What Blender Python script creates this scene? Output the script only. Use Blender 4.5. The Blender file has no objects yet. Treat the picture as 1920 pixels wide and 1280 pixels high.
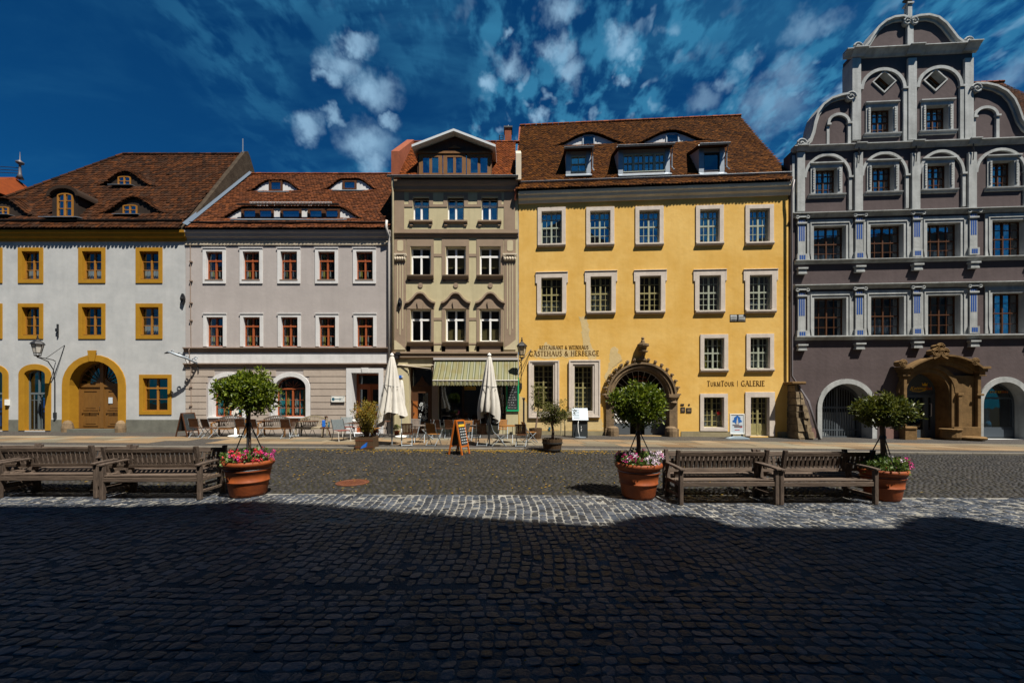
import bpy, bmesh, math, random
import numpy as np
from mathutils import Vector, Matrix, geometry
R = math.radians
rng = np.random.default_rng(7)
random.seed(7)
C = bpy.context.scene.collection
SC = bpy.context.scene

# ------------------------------------------------------------------ camera, world, sun, exposure
F, HZ, E = 747.0, 750.0, 1.88            # focal length and horizon row in photo pixels, eye height
cam = bpy.data.cameras.new("camera")
cam.sensor_width = 36.0
cam.lens = F / 1920.0 * 36.0
cam.shift_y = (HZ - 640.0) / 1920.0
cam.clip_end = 3000
cam_o = bpy.data.objects.new("camera", cam)
C.objects.link(cam_o)
cam_o.location = (0, 0, E)
cam_o.rotation_euler = (R(90), 0, 0)
SC.camera = cam_o

SUN_DIR = Vector((-0.36, 0.40, -1.0)).normalized()      # the way the light travels
sun = bpy.data.lights.new("sun", 'SUN')
sun.energy = 4.6
sun.angle = R(0.53)
sun.color = (1.0, 0.94, 0.84)
sun_o = bpy.data.objects.new("sun", sun)
C.objects.link(sun_o)
sun_o.rotation_euler = SUN_DIR.to_track_quat('-Z', 'Y').to_euler()
sun_o.location = (10, -10, 40)

SC.view_settings.view_transform = 'Standard'
SC.view_settings.look = 'None'
SC.view_settings.gamma = 1
SC.view_settings.use_curve_mapping = False
SC.view_settings.exposure = 1.08
SC.cycles.max_bounces = 5
SC.cycles.transparent_max_bounces = 8
SC.cycles.use_denoising = True

world = bpy.data.worlds.new("World")
SC.world = world
world.use_nodes = True
wn, wl = world.node_tree.nodes, world.node_tree.links
wn.clear()


def wmath(op, a, b=None, clamp=False):
    n = wn.new('ShaderNodeMath')
    n.operation = op
    n.use_clamp = clamp
    for i, q in enumerate((a, b)):
        if q is None:
            continue
        if isinstance(q, (int, float)):
            n.inputs[i].default_value = q
        else:
            wl.new(q, n.inputs[i])
    return n.outputs[0]


def wramp(x, lo, hi):
    n = wn.new('ShaderNodeMapRange')
    n.interpolation_type = 'SMOOTHSTEP'
    n.inputs['From Min'].default_value = lo
    n.inputs['From Max'].default_value = hi
    wl.new(x, n.inputs['Value'])
    return n.outputs[0]


sky = wn.new('ShaderNodeTexSky')
sky.sky_type = 'NISHITA'
sky.sun_disc = False
sky.sun_elevation = math.asin(-SUN_DIR.z)
sky.sun_rotation = math.atan2(-SUN_DIR.x, -SUN_DIR.y)
sky.air_density = 1.0
sky.dust_density = 0.15
sky.ozone_density = 3.0
tc = wn.new('ShaderNodeTexCoord')
sep = wn.new('ShaderNodeSeparateXYZ')
wl.new(tc.outputs['Generated'], sep.inputs[0])
zz = wmath('ADD', wmath('MAXIMUM', sep.outputs['Z'], 0.0), 0.10)
px = wmath('DIVIDE', sep.outputs['X'], zz)
py = wmath('DIVIDE', sep.outputs['Y'], zz)
comb = wn.new('ShaderNodeCombineXYZ')
wl.new(px, comb.inputs[0])
wl.new(py, comb.inputs[1])


def wnoise(scale, detail, rough, off, rot=0.0, sc=(1, 1, 1), dist=0.0):
    m = wn.new('ShaderNodeMapping')
    m.inputs['Location'].default_value = off
    m.inputs['Rotation'].default_value = (0, 0, rot)
    m.inputs['Scale'].default_value = sc
    wl.new(comb.outputs[0], m.inputs[0])
    n = wn.new('ShaderNodeTexNoise')
    n.inputs['Scale'].default_value = scale
    n.inputs['Detail'].default_value = detail
    n.inputs['Roughness'].default_value = rough
    n.inputs['Distortion'].default_value = dist
    wl.new(m.outputs[0], n.inputs['Vector'])
    return n.outputs['Fac']


patch = wnoise(1.7, 2, 0.5, (0.35, 2.1, 0), 0.0)                          # where small clouds gather
mack = wnoise(12.0, 4, 0.55, (4.1, 1.4, 0), -0.25, (1.25, 0.75, 1), 0.15)     # mackerel flecks
streak = wnoise(3.6, 5, 0.6, (1.7, 5.2, 0), -0.75, (0.55, 1.15, 1), 0.4)  # thin drawn-out veils
region = wramp(px, -0.95, -0.45)                                          # clear air over the west side
nz = wn.new('ShaderNodeTexNoise')                                         # ragged cloud edges
nz.inputs['Scale'].default_value = 17
nz.inputs['Detail'].default_value = 4
nz.inputs['Roughness'].default_value = 0.6
wl.new(tc.outputs['Generated'], nz.inputs['Vector'])
nsub = wn.new('ShaderNodeVectorMath')
nsub.operation = 'SUBTRACT'
wl.new(nz.outputs['Color'], nsub.inputs[0])
nsub.inputs[1].default_value = (0.5, 0.5, 0.5)
nsc = wn.new('ShaderNodeVectorMath')
nsc.operation = 'SCALE'
nsc.inputs['Scale'].default_value = 0.085
wl.new(nsub.outputs[0], nsc.inputs[0])
wdir = wn.new('ShaderNodeVectorMath')
wdir.operation = 'ADD'
wl.new(tc.outputs['Generated'], wdir.inputs[0])
wl.new(nsc.outputs[0], wdir.inputs[1])
wsq = wn.new('ShaderNodeVectorMath')                                       # clouds are flatter than wide
wsq.operation = 'MULTIPLY'
wl.new(wdir.outputs[0], wsq.inputs[0])
wsq.inputs[1].default_value = (1, 1, 1.55)
cum = None                                                                # single cumulus puffs, by direction in the sky
for cu_, cv_, cr_ in ((640, 120, 40), (668, 82, 26), (700, 165, 46), (622, 145, 26), (575, 234, 34), (622, 222, 22), (690, 268, 52), (722, 222, 20), (700, 305, 30),
                      (955, 125, 32), (918, 168, 22), (1052, 95, 34), (1064, 138, 36), (1055, 18, 36), (1165, 85, 32), (1185, 112, 20), (1168, 150, 18),
                      (1318, 182, 32), (1360, 150, 26), (1015, 216, 18), (942, 70, 16), (1450, 205, 62), (1475, 150, 46), (1505, 62, 40), (1900, 130, 44), (1550, 36, 30), (1400, 110, 24), (1260, 60, 24)):
    dv = Vector(((cu_ - 960) / F, 1.0, (HZ - cv_) / F))
    ln = dv.length
    dn = wn.new('ShaderNodeVectorMath')
    dn.operation = 'DISTANCE'
    wl.new(wsq.outputs[0], dn.inputs[0])
    dn.inputs[1].default_value = (dv.x / ln, dv.y / ln, dv.z / ln * 1.55)
    q = wramp(dn.outputs['Value'], cr_ / F / ln * 1.25, cr_ / F / ln * 0.15)
    q = wmath('MULTIPLY', q, 1.0 if cu_ < 1250 else 0.55)
    cum = q if cum is None else wmath('MAXIMUM', cum, q)
c1 = wmath('MULTIPLY', cum, wmath('ADD', wmath('MULTIPLY', nz.outputs['Fac'], 1.1), 0.2), True)
c2 = wmath('ADD', wmath('MULTIPLY', wmath('MULTIPLY', wramp(mack, 0.44, 0.62), wramp(patch, 0.34, 0.60)), region),
           wmath('MULTIPLY', wramp(streak, 0.44, 0.74), wmath('ADD', wmath('MULTIPLY', region, 0.28), 0.12)), True)
fleck = wnoise(17.0, 3, 0.5, (2.2, 7.7, 0), 0.1, (1.1, 0.7, 1), 0.2)      # the smallest white flecks
c1 = wmath('MAXIMUM', c1, wmath('MULTIPLY', wmath('MULTIPLY', wramp(fleck, 0.56, 0.72), wramp(patch, 0.42, 0.62)), wmath('MULTIPLY', wramp(px, -0.60, -0.25), 0.50)))
SKYC = wn.new('ShaderNodeMix')
SKYC.data_type = 'RGBA'
SKYC.blend_type = 'MULTIPLY'
SKYC.inputs['Factor'].default_value = 1.0
wl.new(sky.outputs[0], SKYC.inputs['A'])
SKYC.inputs['B'].default_value = (0.030, 0.285, 0.505, 1)                   # polarised deep blue air


def wmix(a, col, fac):
    n = wn.new('ShaderNodeMix')
    n.data_type = 'RGBA'
    wl.new(fac, n.inputs['Factor'])
    wl.new(a, n.inputs['A'])
    n.inputs['B'].default_value = col
    return n.outputs['Result']


k1 = wmix(SKYC.outputs['Result'], (0.60, 3.2, 5.3, 1), wmath('MULTIPLY', c2, 0.50))
k2 = wmix(k1, (3.4, 5.6, 7.6, 1), wmath('MULTIPLY', c1, 0.85))
bg = wn.new('ShaderNodeBackground')
bg.inputs['Strength'].default_value = 0.05
wl.new(k2, bg.inputs['Color'])
wo = wn.new('ShaderNodeOutputWorld')
wl.new(bg.outputs[0], wo.inputs['Surface'])

# ------------------------------------------------------------------ helpers


def gz(x):                                # the square falls gently from one end to the other
    return -0.006 * x


PV = 0.06                                 # pavement step above the road


class MB:
    """collects shapes and links them as one mesh object"""

    def __init__(s):
        s.v, s.f, s.m, s.cuts = [], [], [], []

    def add(s, vs, fs, m=0):
        o = len(s.v)
        s.v += [tuple(p) for p in vs]
        s.f += [tuple(i + o for i in f) for f in fs]
        s.m += [m] * len(fs)
        return s

    def cut(s):                            # what follows becomes a piece (object) of its own
        s.cuts.append((len(s.v), len(s.f)))
        return s

    def box(s, x0, x1, y0, y1, z0, z1, m=0):
        vs = [(x0, y0, z0), (x1, y0, z0), (x1, y1, z0), (x0, y1, z0), (x0, y0, z1), (x1, y0, z1), (x1, y1, z1), (x0, y1, z1)]
        return s.add(vs, [(0, 3, 2, 1), (4, 5, 6, 7), (0, 1, 5, 4), (1, 2, 6, 5), (2, 3, 7, 6), (3, 0, 4, 7)], m)

    def prism(s, poly, y0, y1, m=0, back=True):          # poly of (x, z), extruded along y
        n = len(poly)
        vs = [(x, y0, z) for x, z in poly] + [(x, y1, z) for x, z in poly]
        fs = [tuple(range(n))] + ([tuple(range(2 * n - 1, n - 1, -1))] if back else [])
        fs += [(i, i + n, (i + 1) % n + n, (i + 1) % n) for i in range(n)]
        return s.add(vs, fs, m)

    def xprism(s, poly, x0, x1, m=0):                     # poly of (y, z), extruded along x
        n = len(poly)
        vs = [(x0, y, z) for y, z in poly] + [(x1, y, z) for y, z in poly]
        fs = [tuple(range(n)), tuple(range(2 * n - 1, n - 1, -1))] + [(i, i + n, (i + 1) % n + n, (i + 1) % n) for i in range(n)]
        return s.add(vs, fs, m)

    def ring(s, inner, outer, y0, y1, closed=True, m=0):  # band between two outlines, front at y0
        n = len(inner)
        vs = [(x, y0, z) for x, z in inner] + [(x, y0, z) for x, z in outer] + [(x, y1, z) for x, z in inner] + [(x, y1, z) for x, z in outer]
        fs = []
        for i in range(n):
            if not closed and i == 0:
                continue
            j = (i + 1) % n
            fs += [(i, n + i, n + j, j), (n + i, 3 * n + i, 3 * n + j, n + j), (i, j, 2 * n + j, 2 * n + i)]
        return s.add(vs, fs, m)

    def strip(s, pts, w, y0, y1, m=0, side=0.0):          # flat band following a line of (x, z)
        n = len(pts)
        a, b = [], []
        for i in range(n):
            p, q = pts[max(i - 1, 0)], pts[min(i + 1, n - 1)]
            dx, dz = q[0] - p[0], q[1] - p[1]
            l = math.hypot(dx, dz) or 1
            nx, nz = -dz / l, dx / l
            a.append((pts[i][0] + nx * w * (0.5 + side), pts[i][1] + nz * w * (0.5 + side)))
            b.append((pts[i][0] - nx * w * (0.5 - side), pts[i][1] - nz * w * (0.5 - side)))
        vs = [(x, y0, z) for x, z in a] + [(x, y0, z) for x, z in b] + [(x, y1, z) for x, z in a] + [(x, y1, z) for x, z in b]
        fs = []
        for i in range(n - 1):
            fs += [(i, n + i, n + i + 1, i + 1), (i, i + 1, 2 * n + i + 1, 2 * n + i), (n + i, 3 * n + i, 3 * n + i + 1, n + i + 1)]
        fs += [(0, 2 * n, 3 * n, n), (n - 1, 2 * n - 1, 4 * n - 1, 3 * n - 1)]
        return s.add(vs, fs, m)

    def tube(s, pts, r, n=6, m=0):
        pts = [Vector(p) for p in pts]
        rr = r if isinstance(r, (list, tuple)) else [r] * len(pts)
        vs, fs = [], []
        for i, p in enumerate(pts):
            t = (pts[min(i + 1, len(pts) - 1)] - pts[max(i - 1, 0)]).normalized()
            u = t.cross(Vector((0, 0, 1)) if abs(t.z) < 0.95 else Vector((1, 0, 0))).normalized()
            w = t.cross(u)
            vs += [tuple(p + rr[i] * (u * math.cos(2 * math.pi * k / n) + w * math.sin(2 * math.pi * k / n))) for k in range(n)]
        for i in range(len(pts) - 1):
            fs += [(i * n + k, i * n + (k + 1) % n, (i + 1) * n + (k + 1) % n, (i + 1) * n + k) for k in range(n)]
        fs += [tuple(range(n - 1, -1, -1)), tuple(range((len(pts) - 1) * n, len(pts) * n))]
        return s.add(vs, fs, m)

    def lathe(s, prof, c=(0, 0, 0), n=24, m=0, cap=True):
        vs, fs = [], []
        for r, z in prof:
            vs += [(c[0] + r * math.cos(2 * math.pi * k / n), c[1] + r * math.sin(2 * math.pi * k / n), c[2] + z) for k in range(n)]
        for i in range(len(prof) - 1):
            fs += [(i * n + k, i * n + (k + 1) % n, (i + 1) * n + (k + 1) % n, (i + 1) * n + k) for k in range(n)]
        if cap:
            fs += [tuple(range(n - 1, -1, -1)), tuple(range((len(prof) - 1) * n, len(prof) * n))]
        return s.add(vs, fs, m)

    def bar(s, p, q, w, t, up=(0, 0, 1), m=0):            # squared bar from p to q, w across, t along up
        p, q = Vector(p), Vector(q)
        d = (q - p).normalized()
        a = d.cross(Vector(up))
        if a.length < 1e-4:
            a = d.cross(Vector((1, 0, 0)))
        a.normalize()
        b = a.cross(d)
        vs = []
        for e in (p, q):
            vs += [tuple(e + a * (sx * w / 2) + b * (sz * t / 2)) for sx, sz in ((-1, -1), (1, -1), (1, 1), (-1, 1))]
        return s.add(vs, [(0, 3, 2, 1), (4, 5, 6, 7), (0, 1, 5, 4), (1, 2, 6, 5), (2, 3, 7, 6), (3, 0, 4, 7)], m)

    def build(s, name, mats, parent=None, smooth=False, loc=None, bevel=0):
        if s.cuts:
            e = [(0, 0)] + s.cuts + [(len(s.v), len(s.f))]
            out = []
            for (a, c), (a1, c1) in zip(e, e[1:]):
                if c1 > c:
                    p = MB()
                    p.v, p.m = s.v[a:a1], s.m[c:c1]
                    p.f = [tuple(i - a for i in f) for f in s.f[c:c1]]
                    out.append(p.build(name, mats, parent, smooth, loc, bevel))
            return out
        me = bpy.data.meshes.new(name)
        me.from_pydata(s.v, [], s.f)
        if not isinstance(mats, (list, tuple)):
            mats = [mats]
        for q in mats:
            me.materials.append(q)
        if len(mats) > 1:
            me.polygons.foreach_set('material_index', s.m)
        if smooth:
            me.polygons.foreach_set('use_smooth', [True] * len(s.f))
        me.update()
        o = bpy.data.objects.new(name, me)
        C.objects.link(o)
        if parent:
            o.parent = parent
        if loc:
            o.location = loc
        if bevel:
            b = o.modifiers.new("edge", 'BEVEL')
            b.width = bevel
            b.segments = 2
            b.limit_method = 'ANGLE'
        return o


def np_mesh(name, verts, quads, mats, parent=None, smooth=False, mi=None):
    me = bpy.data.meshes.new(name)
    k = quads.shape[1]
    me.vertices.add(len(verts))
    me.vertices.foreach_set('co', np.ascontiguousarray(verts, dtype=np.float32).ravel())
    me.loops.add(quads.size)
    me.loops.foreach_set('vertex_index', np.ascontiguousarray(quads, dtype=np.int32).ravel())
    me.polygons.add(len(quads))
    me.polygons.foreach_set('loop_start', np.arange(0, quads.size, k, dtype=np.int32))
    me.polygons.foreach_set('use_smooth', np.full(len(quads), smooth, dtype=bool))
    for q in (mats if isinstance(mats, (list, tuple)) else [mats]):
        me.materials.append(q)
    if mi is not None:
        me.polygons.foreach_set('material_index', np.ascontiguousarray(mi, dtype=np.int32))
    me.update(calc_edges=True)
    me.validate()
    o = bpy.data.objects.new(name, me)
    C.objects.link(o)
    if parent:
        o.parent = parent
    return o


def tag(o, label=None, cat=None, group=None, kind=None):
    for k, q in (('label', label), ('category', cat), ('group', group), ('kind', kind)):
        if q:
            o[k] = q
    return o


def thing(name, label, cat, loc=(0, 0, 0), rz=0.0, group=None):
    o = bpy.data.objects.new(name, None)
    o.empty_display_size = 0.2
    C.objects.link(o)
    o.location = loc
    o.rotation_euler = (0, 0, rz)
    return tag(o, label, cat, group)


def dup(root, loc, rz, label, group=None, scale=None):
    r = root.copy()
    C.objects.link(r)
    r.location, r.rotation_euler = loc, (0, 0, rz)
    if scale:
        r.scale = scale
    tag(r, label, None, group)
    for ch in list(root.children):
        c = ch.copy()
        C.objects.link(c)
        c.parent = r
        for g in list(ch.children):
            d = g.copy()
            C.objects.link(d)
            d.parent = c
    return r


def ground_at(u, v, dz=0.0):              # where the view through a photo pixel meets the tilted ground (dz above it)
    dx, dzv = (u - 960) / F, (HZ - v) / F
    t = (-E + dz) / (dzv + 0.006 * dx)
    x = t * dx
    return (x, t, gz(x) + dz)


def at_depth(u, v, Y):
    return ((u - 960) / F * Y, Y, E + (HZ - v) / F * Y)


# ------------------------------------------------------------------ materials
def newmat(name):
    m = bpy.data.materials.new(name)
    m.use_nodes = True
    nt = m.node_tree
    b = nt.nodes['Principled BSDF']
    return m, nt.nodes, nt.links, b


def mat(name, col, rough=0.7, spec=0.3, var=0.0, scale=6.0, col2=None, bump=0.0, bscale=40.0, metal=0.0, island=0.0, stretch=None, detail=6, col3=None, streaks=0.0):
    """plain surface with a noise-driven second colour, fine relief and, for many-piece meshes, a tone per piece"""
    m, N, L, b = newmat(name)
    b.inputs['Roughness'].default_value = rough
    b.inputs['Specular IOR Level'].default_value = spec
    b.inputs['Metallic'].default_value = metal
    t = N.new('ShaderNodeTexCoord')
    mp = N.new('ShaderNodeMapping')
    L.new(t.outputs['Object'], mp.inputs[0])
    if stretch:
        mp.inputs['Scale'].default_value = stretch
    out = None
    if var or col2:
        n = N.new('ShaderNodeTexNoise')
        n.inputs['Scale'].default_value = scale
        n.inputs['Detail'].default_value = detail
        n.inputs['Roughness'].default_value = 0.65
        L.new(mp.outputs[0], n.inputs['Vector'])
        rp = N.new('ShaderNodeMapRange')
        rp.inputs['From Min'].default_value = 0.32
        rp.inputs['From Max'].default_value = 0.70
        L.new(n.outputs['Fac'], rp.inputs['Value'])
        mx = N.new('ShaderNodeMix')
        mx.data_type = 'RGBA'
        L.new(rp.outputs[0], mx.inputs['Factor'])
        c2 = col2 or tuple(max(0, c * (1 - var)) for c in col)
        mx.inputs['A'].default_value = (*col, 1)
        mx.inputs['B'].default_value = (*c2, 1)
        out = mx.outputs['Result']
        if streaks:                                        # rain streaks and grime: noise drawn out downwards
            mp2 = N.new('ShaderNodeMapping')
            mp2.inputs['Scale'].default_value = (3.0, 3.0, 0.22)
            L.new(t.outputs['Object'], mp2.inputs[0])
            n3 = N.new('ShaderNodeTexNoise')
            n3.inputs['Scale'].default_value = 1.6
            n3.inputs['Detail'].default_value = 5
            L.new(mp2.outputs[0], n3.inputs['Vector'])
            r3 = N.new('ShaderNodeMapRange')
            r3.inputs['From Min'].default_value = 0.45
            r3.inputs['From Max'].default_value = 0.8
            r3.inputs['To Max'].default_value = streaks
            L.new(n3.outputs['Fac'], r3.inputs['Value'])
            m3 = N.new('ShaderNodeMix')
            m3.data_type = 'RGBA'
            L.new(r3.outputs[0], m3.inputs['Factor'])
            L.new(out, m3.inputs['A'])
            m3.inputs['B'].default_value = (*(c * 0.55 for c in c2), 1)
            out = m3.outputs['Result']
    if island:
        g = N.new('ShaderNodeNewGeometry')
        if out is None:
            rg = N.new('ShaderNodeRGB')
            rg.outputs[0].default_value = (*col, 1)
            out = rg.outputs[0]
        if col3:
            mx3 = N.new('ShaderNodeMix')
            mx3.data_type = 'RGBA'
            L.new(g.outputs['Random Per Island'], mx3.inputs['Factor'])
            L.new(out, mx3.inputs['A'])
            mx3.inputs['B'].default_value = (*col3, 1)
            out = mx3.outputs['Result']
        wn_ = N.new('ShaderNodeTexWhiteNoise')
        wn_.noise_dimensions = '1D'
        L.new(g.outputs['Random Per Island'], wn_.inputs['W'])
        hs = N.new('ShaderNodeHueSaturation')
        r2 = N.new('ShaderNodeMapRange')
        r2.inputs['To Min'].default_value = 1 - island
        r2.inputs['To Max'].default_value = 1 + island
        L.new(wn_.outputs['Value'], r2.inputs['Value'])
        L.new(r2.outputs[0], hs.inputs['Value'])
        L.new(out, hs.inputs['Color'])
        out = hs.outputs[0]
    if out is None:
        b.inputs['Base Color'].default_value = (*col, 1)
    else:
        L.new(out, b.inputs['Base Color'])
    if bump:
        n2 = N.new('ShaderNodeTexNoise')
        n2.inputs['Scale'].default_value = bscale
        n2.inputs['Detail'].default_value = 4
        L.new(mp.outputs[0], n2.inputs['Vector'])
        bp = N.new('ShaderNodeBump')
        bp.inputs['Strength'].default_value = bump
        bp.inputs['Distance'].default_value = 0.02
        L.new(n2.outputs['Fac'], bp.inputs['Height'])
        L.new(bp.outputs[0], b.inputs['Normal'])
    return m


def glassmat(name, tint, ior=1.9, rough=0.02, wav=0.05):
    """window glass: see-through and tinted, mirror-like by Fresnel, slightly wavy"""
    m, N, L, b = newmat(name)
    N.remove(b)
    tr = N.new('ShaderNodeBsdfTransparent')
    tr.inputs[0].default_value = (*tint, 1)
    gl = N.new('ShaderNodeBsdfGlossy')
    gl.inputs['Roughness'].default_value = rough
    gl.inputs['Color'].default_value = (0.9, 0.95, 1, 1)
    f0 = ((ior - 1) / (ior + 1)) ** 2                      # Schlick, the same from both sides of the pane
    ge = N.new('ShaderNodeNewGeometry')
    dt = N.new('ShaderNodeVectorMath'); dt.operation = 'DOT_PRODUCT'
    L.new(ge.outputs['Normal'], dt.inputs[0]); L.new(ge.outputs['Incoming'], dt.inputs[1])
    ab = N.new('ShaderNodeMath'); ab.operation = 'ABSOLUTE'
    L.new(dt.outputs['Value'], ab.inputs[0])
    om = N.new('ShaderNodeMath'); om.operation = 'SUBTRACT'; om.inputs[0].default_value = 1
    L.new(ab.outputs[0], om.inputs[1])
    p5 = N.new('ShaderNodeMath'); p5.operation = 'POWER'; p5.inputs[1].default_value = 5
    L.new(om.outputs[0], p5.inputs[0])
    fr = N.new('ShaderNodeMath'); fr.operation = 'MULTIPLY_ADD'; fr.inputs[1].default_value = 1 - f0; fr.inputs[2].default_value = f0
    L.new(p5.outputs[0], fr.inputs[0])
    mx = N.new('ShaderNodeMixShader')
    t = N.new('ShaderNodeTexCoord')
    n = N.new('ShaderNodeTexNoise')
    n.inputs['Scale'].default_value = 2.2
    n.inputs['Detail'].default_value = 1
    L.new(t.outputs['Object'], n.inputs['Vector'])
    bp = N.new('ShaderNodeBump')
    bp.inputs['Strength'].default_value = wav
    bp.inputs['Distance'].default_value = 0.05
    L.new(n.outputs['Fac'], bp.inputs['Height'])
    L.new(bp.outputs[0], gl.inputs['Normal'])
    L.new(fr.outputs[0], mx.inputs['Fac'])
    L.new(tr.outputs[0], mx.inputs[1])
    L.new(gl.outputs[0], mx.inputs[2])
    L.new(mx.outputs[0], N['Material Output'].inputs['Surface'])
    return m


def leafmat(name, c1, c2, rough=0.38, spec=0.5, trans=0.25):
    m, N, L, b = newmat(name)
    g = N.new('ShaderNodeNewGeometry')
    cr = N.new('ShaderNodeMix')
    cr.data_type = 'RGBA'
    L.new(g.outputs['Random Per Island'], cr.inputs['Factor'])
    cr.inputs['A'].default_value = (*c1, 1)
    cr.inputs['B'].default_value = (*c2, 1)
    L.new(cr.outputs['Result'], b.inputs['Base Color'])
    b.inputs['Roughness'].default_value = rough
    b.inputs['Specular IOR Level'].default_value = spec
    tl = N.new('ShaderNodeBsdfTranslucent')
    L.new(cr.outputs['Result'], tl.inputs['Color'])
    mx = N.new('ShaderNodeMixShader')
    mx.inputs[0].default_value = trans
    L.new(b.outputs[0], mx.inputs[1])
    L.new(tl.outputs[0], mx.inputs[2])
    L.new(mx.outputs[0], N['Material Output'].inputs['Surface'])
    return m


def woodmat(name, c1, c2, rough=0.6, axis=(1, 1, 1), scale=9, island=0.18, spec=0.3):
    return mat(name, c1, rough, spec, col2=c2, scale=scale, bump=0.35, bscale=30, island=island, stretch=axis)


def voronoi_paving(name, col, col2, joint, scale=9.0, rough=0.75):
    m, N, L, b = newmat(name)
    t = N.new('ShaderNodeTexCoord')
    v = N.new('ShaderNodeTexVoronoi')
    v.feature = 'DISTANCE_TO_EDGE'
    v.inputs['Scale'].default_value = scale
    L.new(t.outputs['Object'], v.inputs['Vector'])
    v2 = N.new('ShaderNodeTexVoronoi')
    v2.inputs['Scale'].default_value = scale
    L.new(t.outputs['Object'], v2.inputs['Vector'])
    bw = N.new('ShaderNodeRGBToBW')
    L.new(v2.outputs['Color'], bw.inputs[0])
    mx = N.new('ShaderNodeMix')
    mx.data_type = 'RGBA'
    L.new(bw.outputs[0], mx.inputs['Factor'])
    mx.inputs['A'].default_value = (*col, 1)
    mx.inputs['B'].default_value = (*col2, 1)
    rp = N.new('ShaderNodeMapRange')
    rp.inputs['From Max'].default_value = 0.09
    L.new(v.outputs['Distance'], rp.inputs['Value'])
    mj = N.new('ShaderNodeMix')
    mj.data_type = 'RGBA'
    L.new(rp.outputs[0], mj.inputs['Factor'])
    mj.inputs['A'].default_value = (*joint, 1)
    L.new(mx.outputs['Result'], mj.inputs['B'])
    L.new(mj.outputs['Result'], b.inputs['Base Color'])
    bp = N.new('ShaderNodeBump')
    bp.inputs['Distance'].default_value = 0.02
    bp.inputs['Strength'].default_value = 0.7
    L.new(rp.outputs[0], bp.inputs['Height'])
    L.new(bp.outputs[0], b.inputs['Normal'])
    b.inputs['Roughness'].default_value = rough
    return m


M = {}
M['white_plaster'] = mat('white_plaster', (0.44, 0.445, 0.44), 0.9, 0.1, col2=(0.34, 0.35, 0.352), scale=0.9, bump=0.3, bscale=3, streaks=0.12)
M['mustard'] = mat('mustard_paint', (0.34, 0.175, 0.014), 0.75, 0.15, col2=(0.28, 0.14, 0.011), scale=2.5, bump=0.15, bscale=20)
M['plinth_grey'] = mat('plinth_grey', (0.15, 0.15, 0.125), 0.9, 0.1, col2=(0.10, 0.10, 0.085), scale=2, bump=0.3, bscale=12)
M['grey_plaster'] = mat('grey_plaster', (0.385, 0.350, 0.335), 0.9, 0.1, col2=(0.315, 0.287, 0.275), scale=0.7, bump=0.25, bscale=7, streaks=0.14)
M['rustic'] = mat('rustic_plaster', (0.40, 0.34, 0.285), 0.9, 0.1, col2=(0.34, 0.285, 0.24), scale=1.2, bump=0.2, bscale=10, streaks=0.2)
M['white_trim'] = mat('white_trim', (0.58, 0.575, 0.57), 0.8, 0.15, col2=(0.49, 0.485, 0.48), scale=2, bump=0.15, bscale=14, streaks=0.3)
M['groove'] = mat('groove', (0.10, 0.085, 0.07), 0.9, 0.1)
M['brown_band'] = mat('brown_band', (0.24, 0.18, 0.14), 0.85, 0.1, col2=(0.19, 0.14, 0.11), scale=2)
M['cream_band'] = mat('cream_band', (0.52, 0.45, 0.35), 0.85, 0.1, col2=(0.44, 0.38, 0.29), scale=2)
M['olive_plaster'] = mat('olive_plaster', (0.47, 0.415, 0.26), 0.88, 0.1, col2=(0.40, 0.35, 0.215), scale=1.4, bump=0.15, bscale=12, streaks=0.3)
M['taupe'] = mat('taupe_plaster', (0.275, 0.205, 0.148), 0.88, 0.1, col2=(0.225, 0.168, 0.12), scale=1.6, bump=0.12, bscale=12)
M['olive_trim'] = mat('olive_trim', (0.48, 0.42, 0.28), 0.85, 0.1, col2=(0.42, 0.36, 0.235), scale=3)
M['yellow_plaster'] = mat('yellow_plaster', (0.68, 0.45, 0.145), 0.9, 0.1, col2=(0.55, 0.31, 0.06), scale=0.42, bump=0.4, bscale=4, detail=8, streaks=0.12)
M['bare_plaster'] = mat('bare_plaster', (0.56, 0.43, 0.22), 0.95, 0.05, col2=(0.48, 0.36, 0.17), scale=2.5, bump=0.4, bscale=9)
M['stone_trim'] = mat('stone_trim', (0.57, 0.505, 0.44), 0.85, 0.1, col2=(0.47, 0.41, 0.355), scale=2.5, bump=0.2, bscale=12, streaks=0.3)
M['pale_cornice'] = mat('pale_cornice', (0.70, 0.62, 0.46), 0.85, 0.1, col2=(0.60, 0.52, 0.38), scale=2)
M['yellow_plinth'] = mat('yellow_plinth', (0.28, 0.24, 0.15), 0.9, 0.1, col2=(0.20, 0.17, 0.10), scale=2, bump=0.3, bscale=12)
M['portal_stone'] = mat('portal_stone', (0.21, 0.145, 0.082), 0.9, 0.15, col2=(0.10, 0.072, 0.045), scale=2.4, bump=0.6, bscale=14, streaks=0.5)
M['mauve_plaster'] = mat('mauve_plaster', (0.098, 0.077, 0.077), 0.9, 0.1, col2=(0.074, 0.058, 0.058), scale=0.8, bump=0.4, bscale=6, streaks=0.2)
M['gable_trim'] = mat('gable_trim', (0.40, 0.415, 0.41), 0.85, 0.1, col2=(0.27, 0.28, 0.275), scale=1.3, bump=0.35, bscale=8, streaks=0.6)
M['blue_paint'] = mat('blue_paint', (0.012, 0.06, 0.24), 0.7, 0.2)
M['mauve_plinth'] = mat('mauve_plinth', (0.20, 0.12, 0.10), 0.9, 0.1, col2=(0.15, 0.09, 0.08), scale=2)
M['sandstone'] = mat('sandstone', (0.20, 0.122, 0.052), 0.9, 0.12, col2=(0.095, 0.058, 0.025), scale=2.2, bump=0.5, bscale=16, streaks=0.4)
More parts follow.
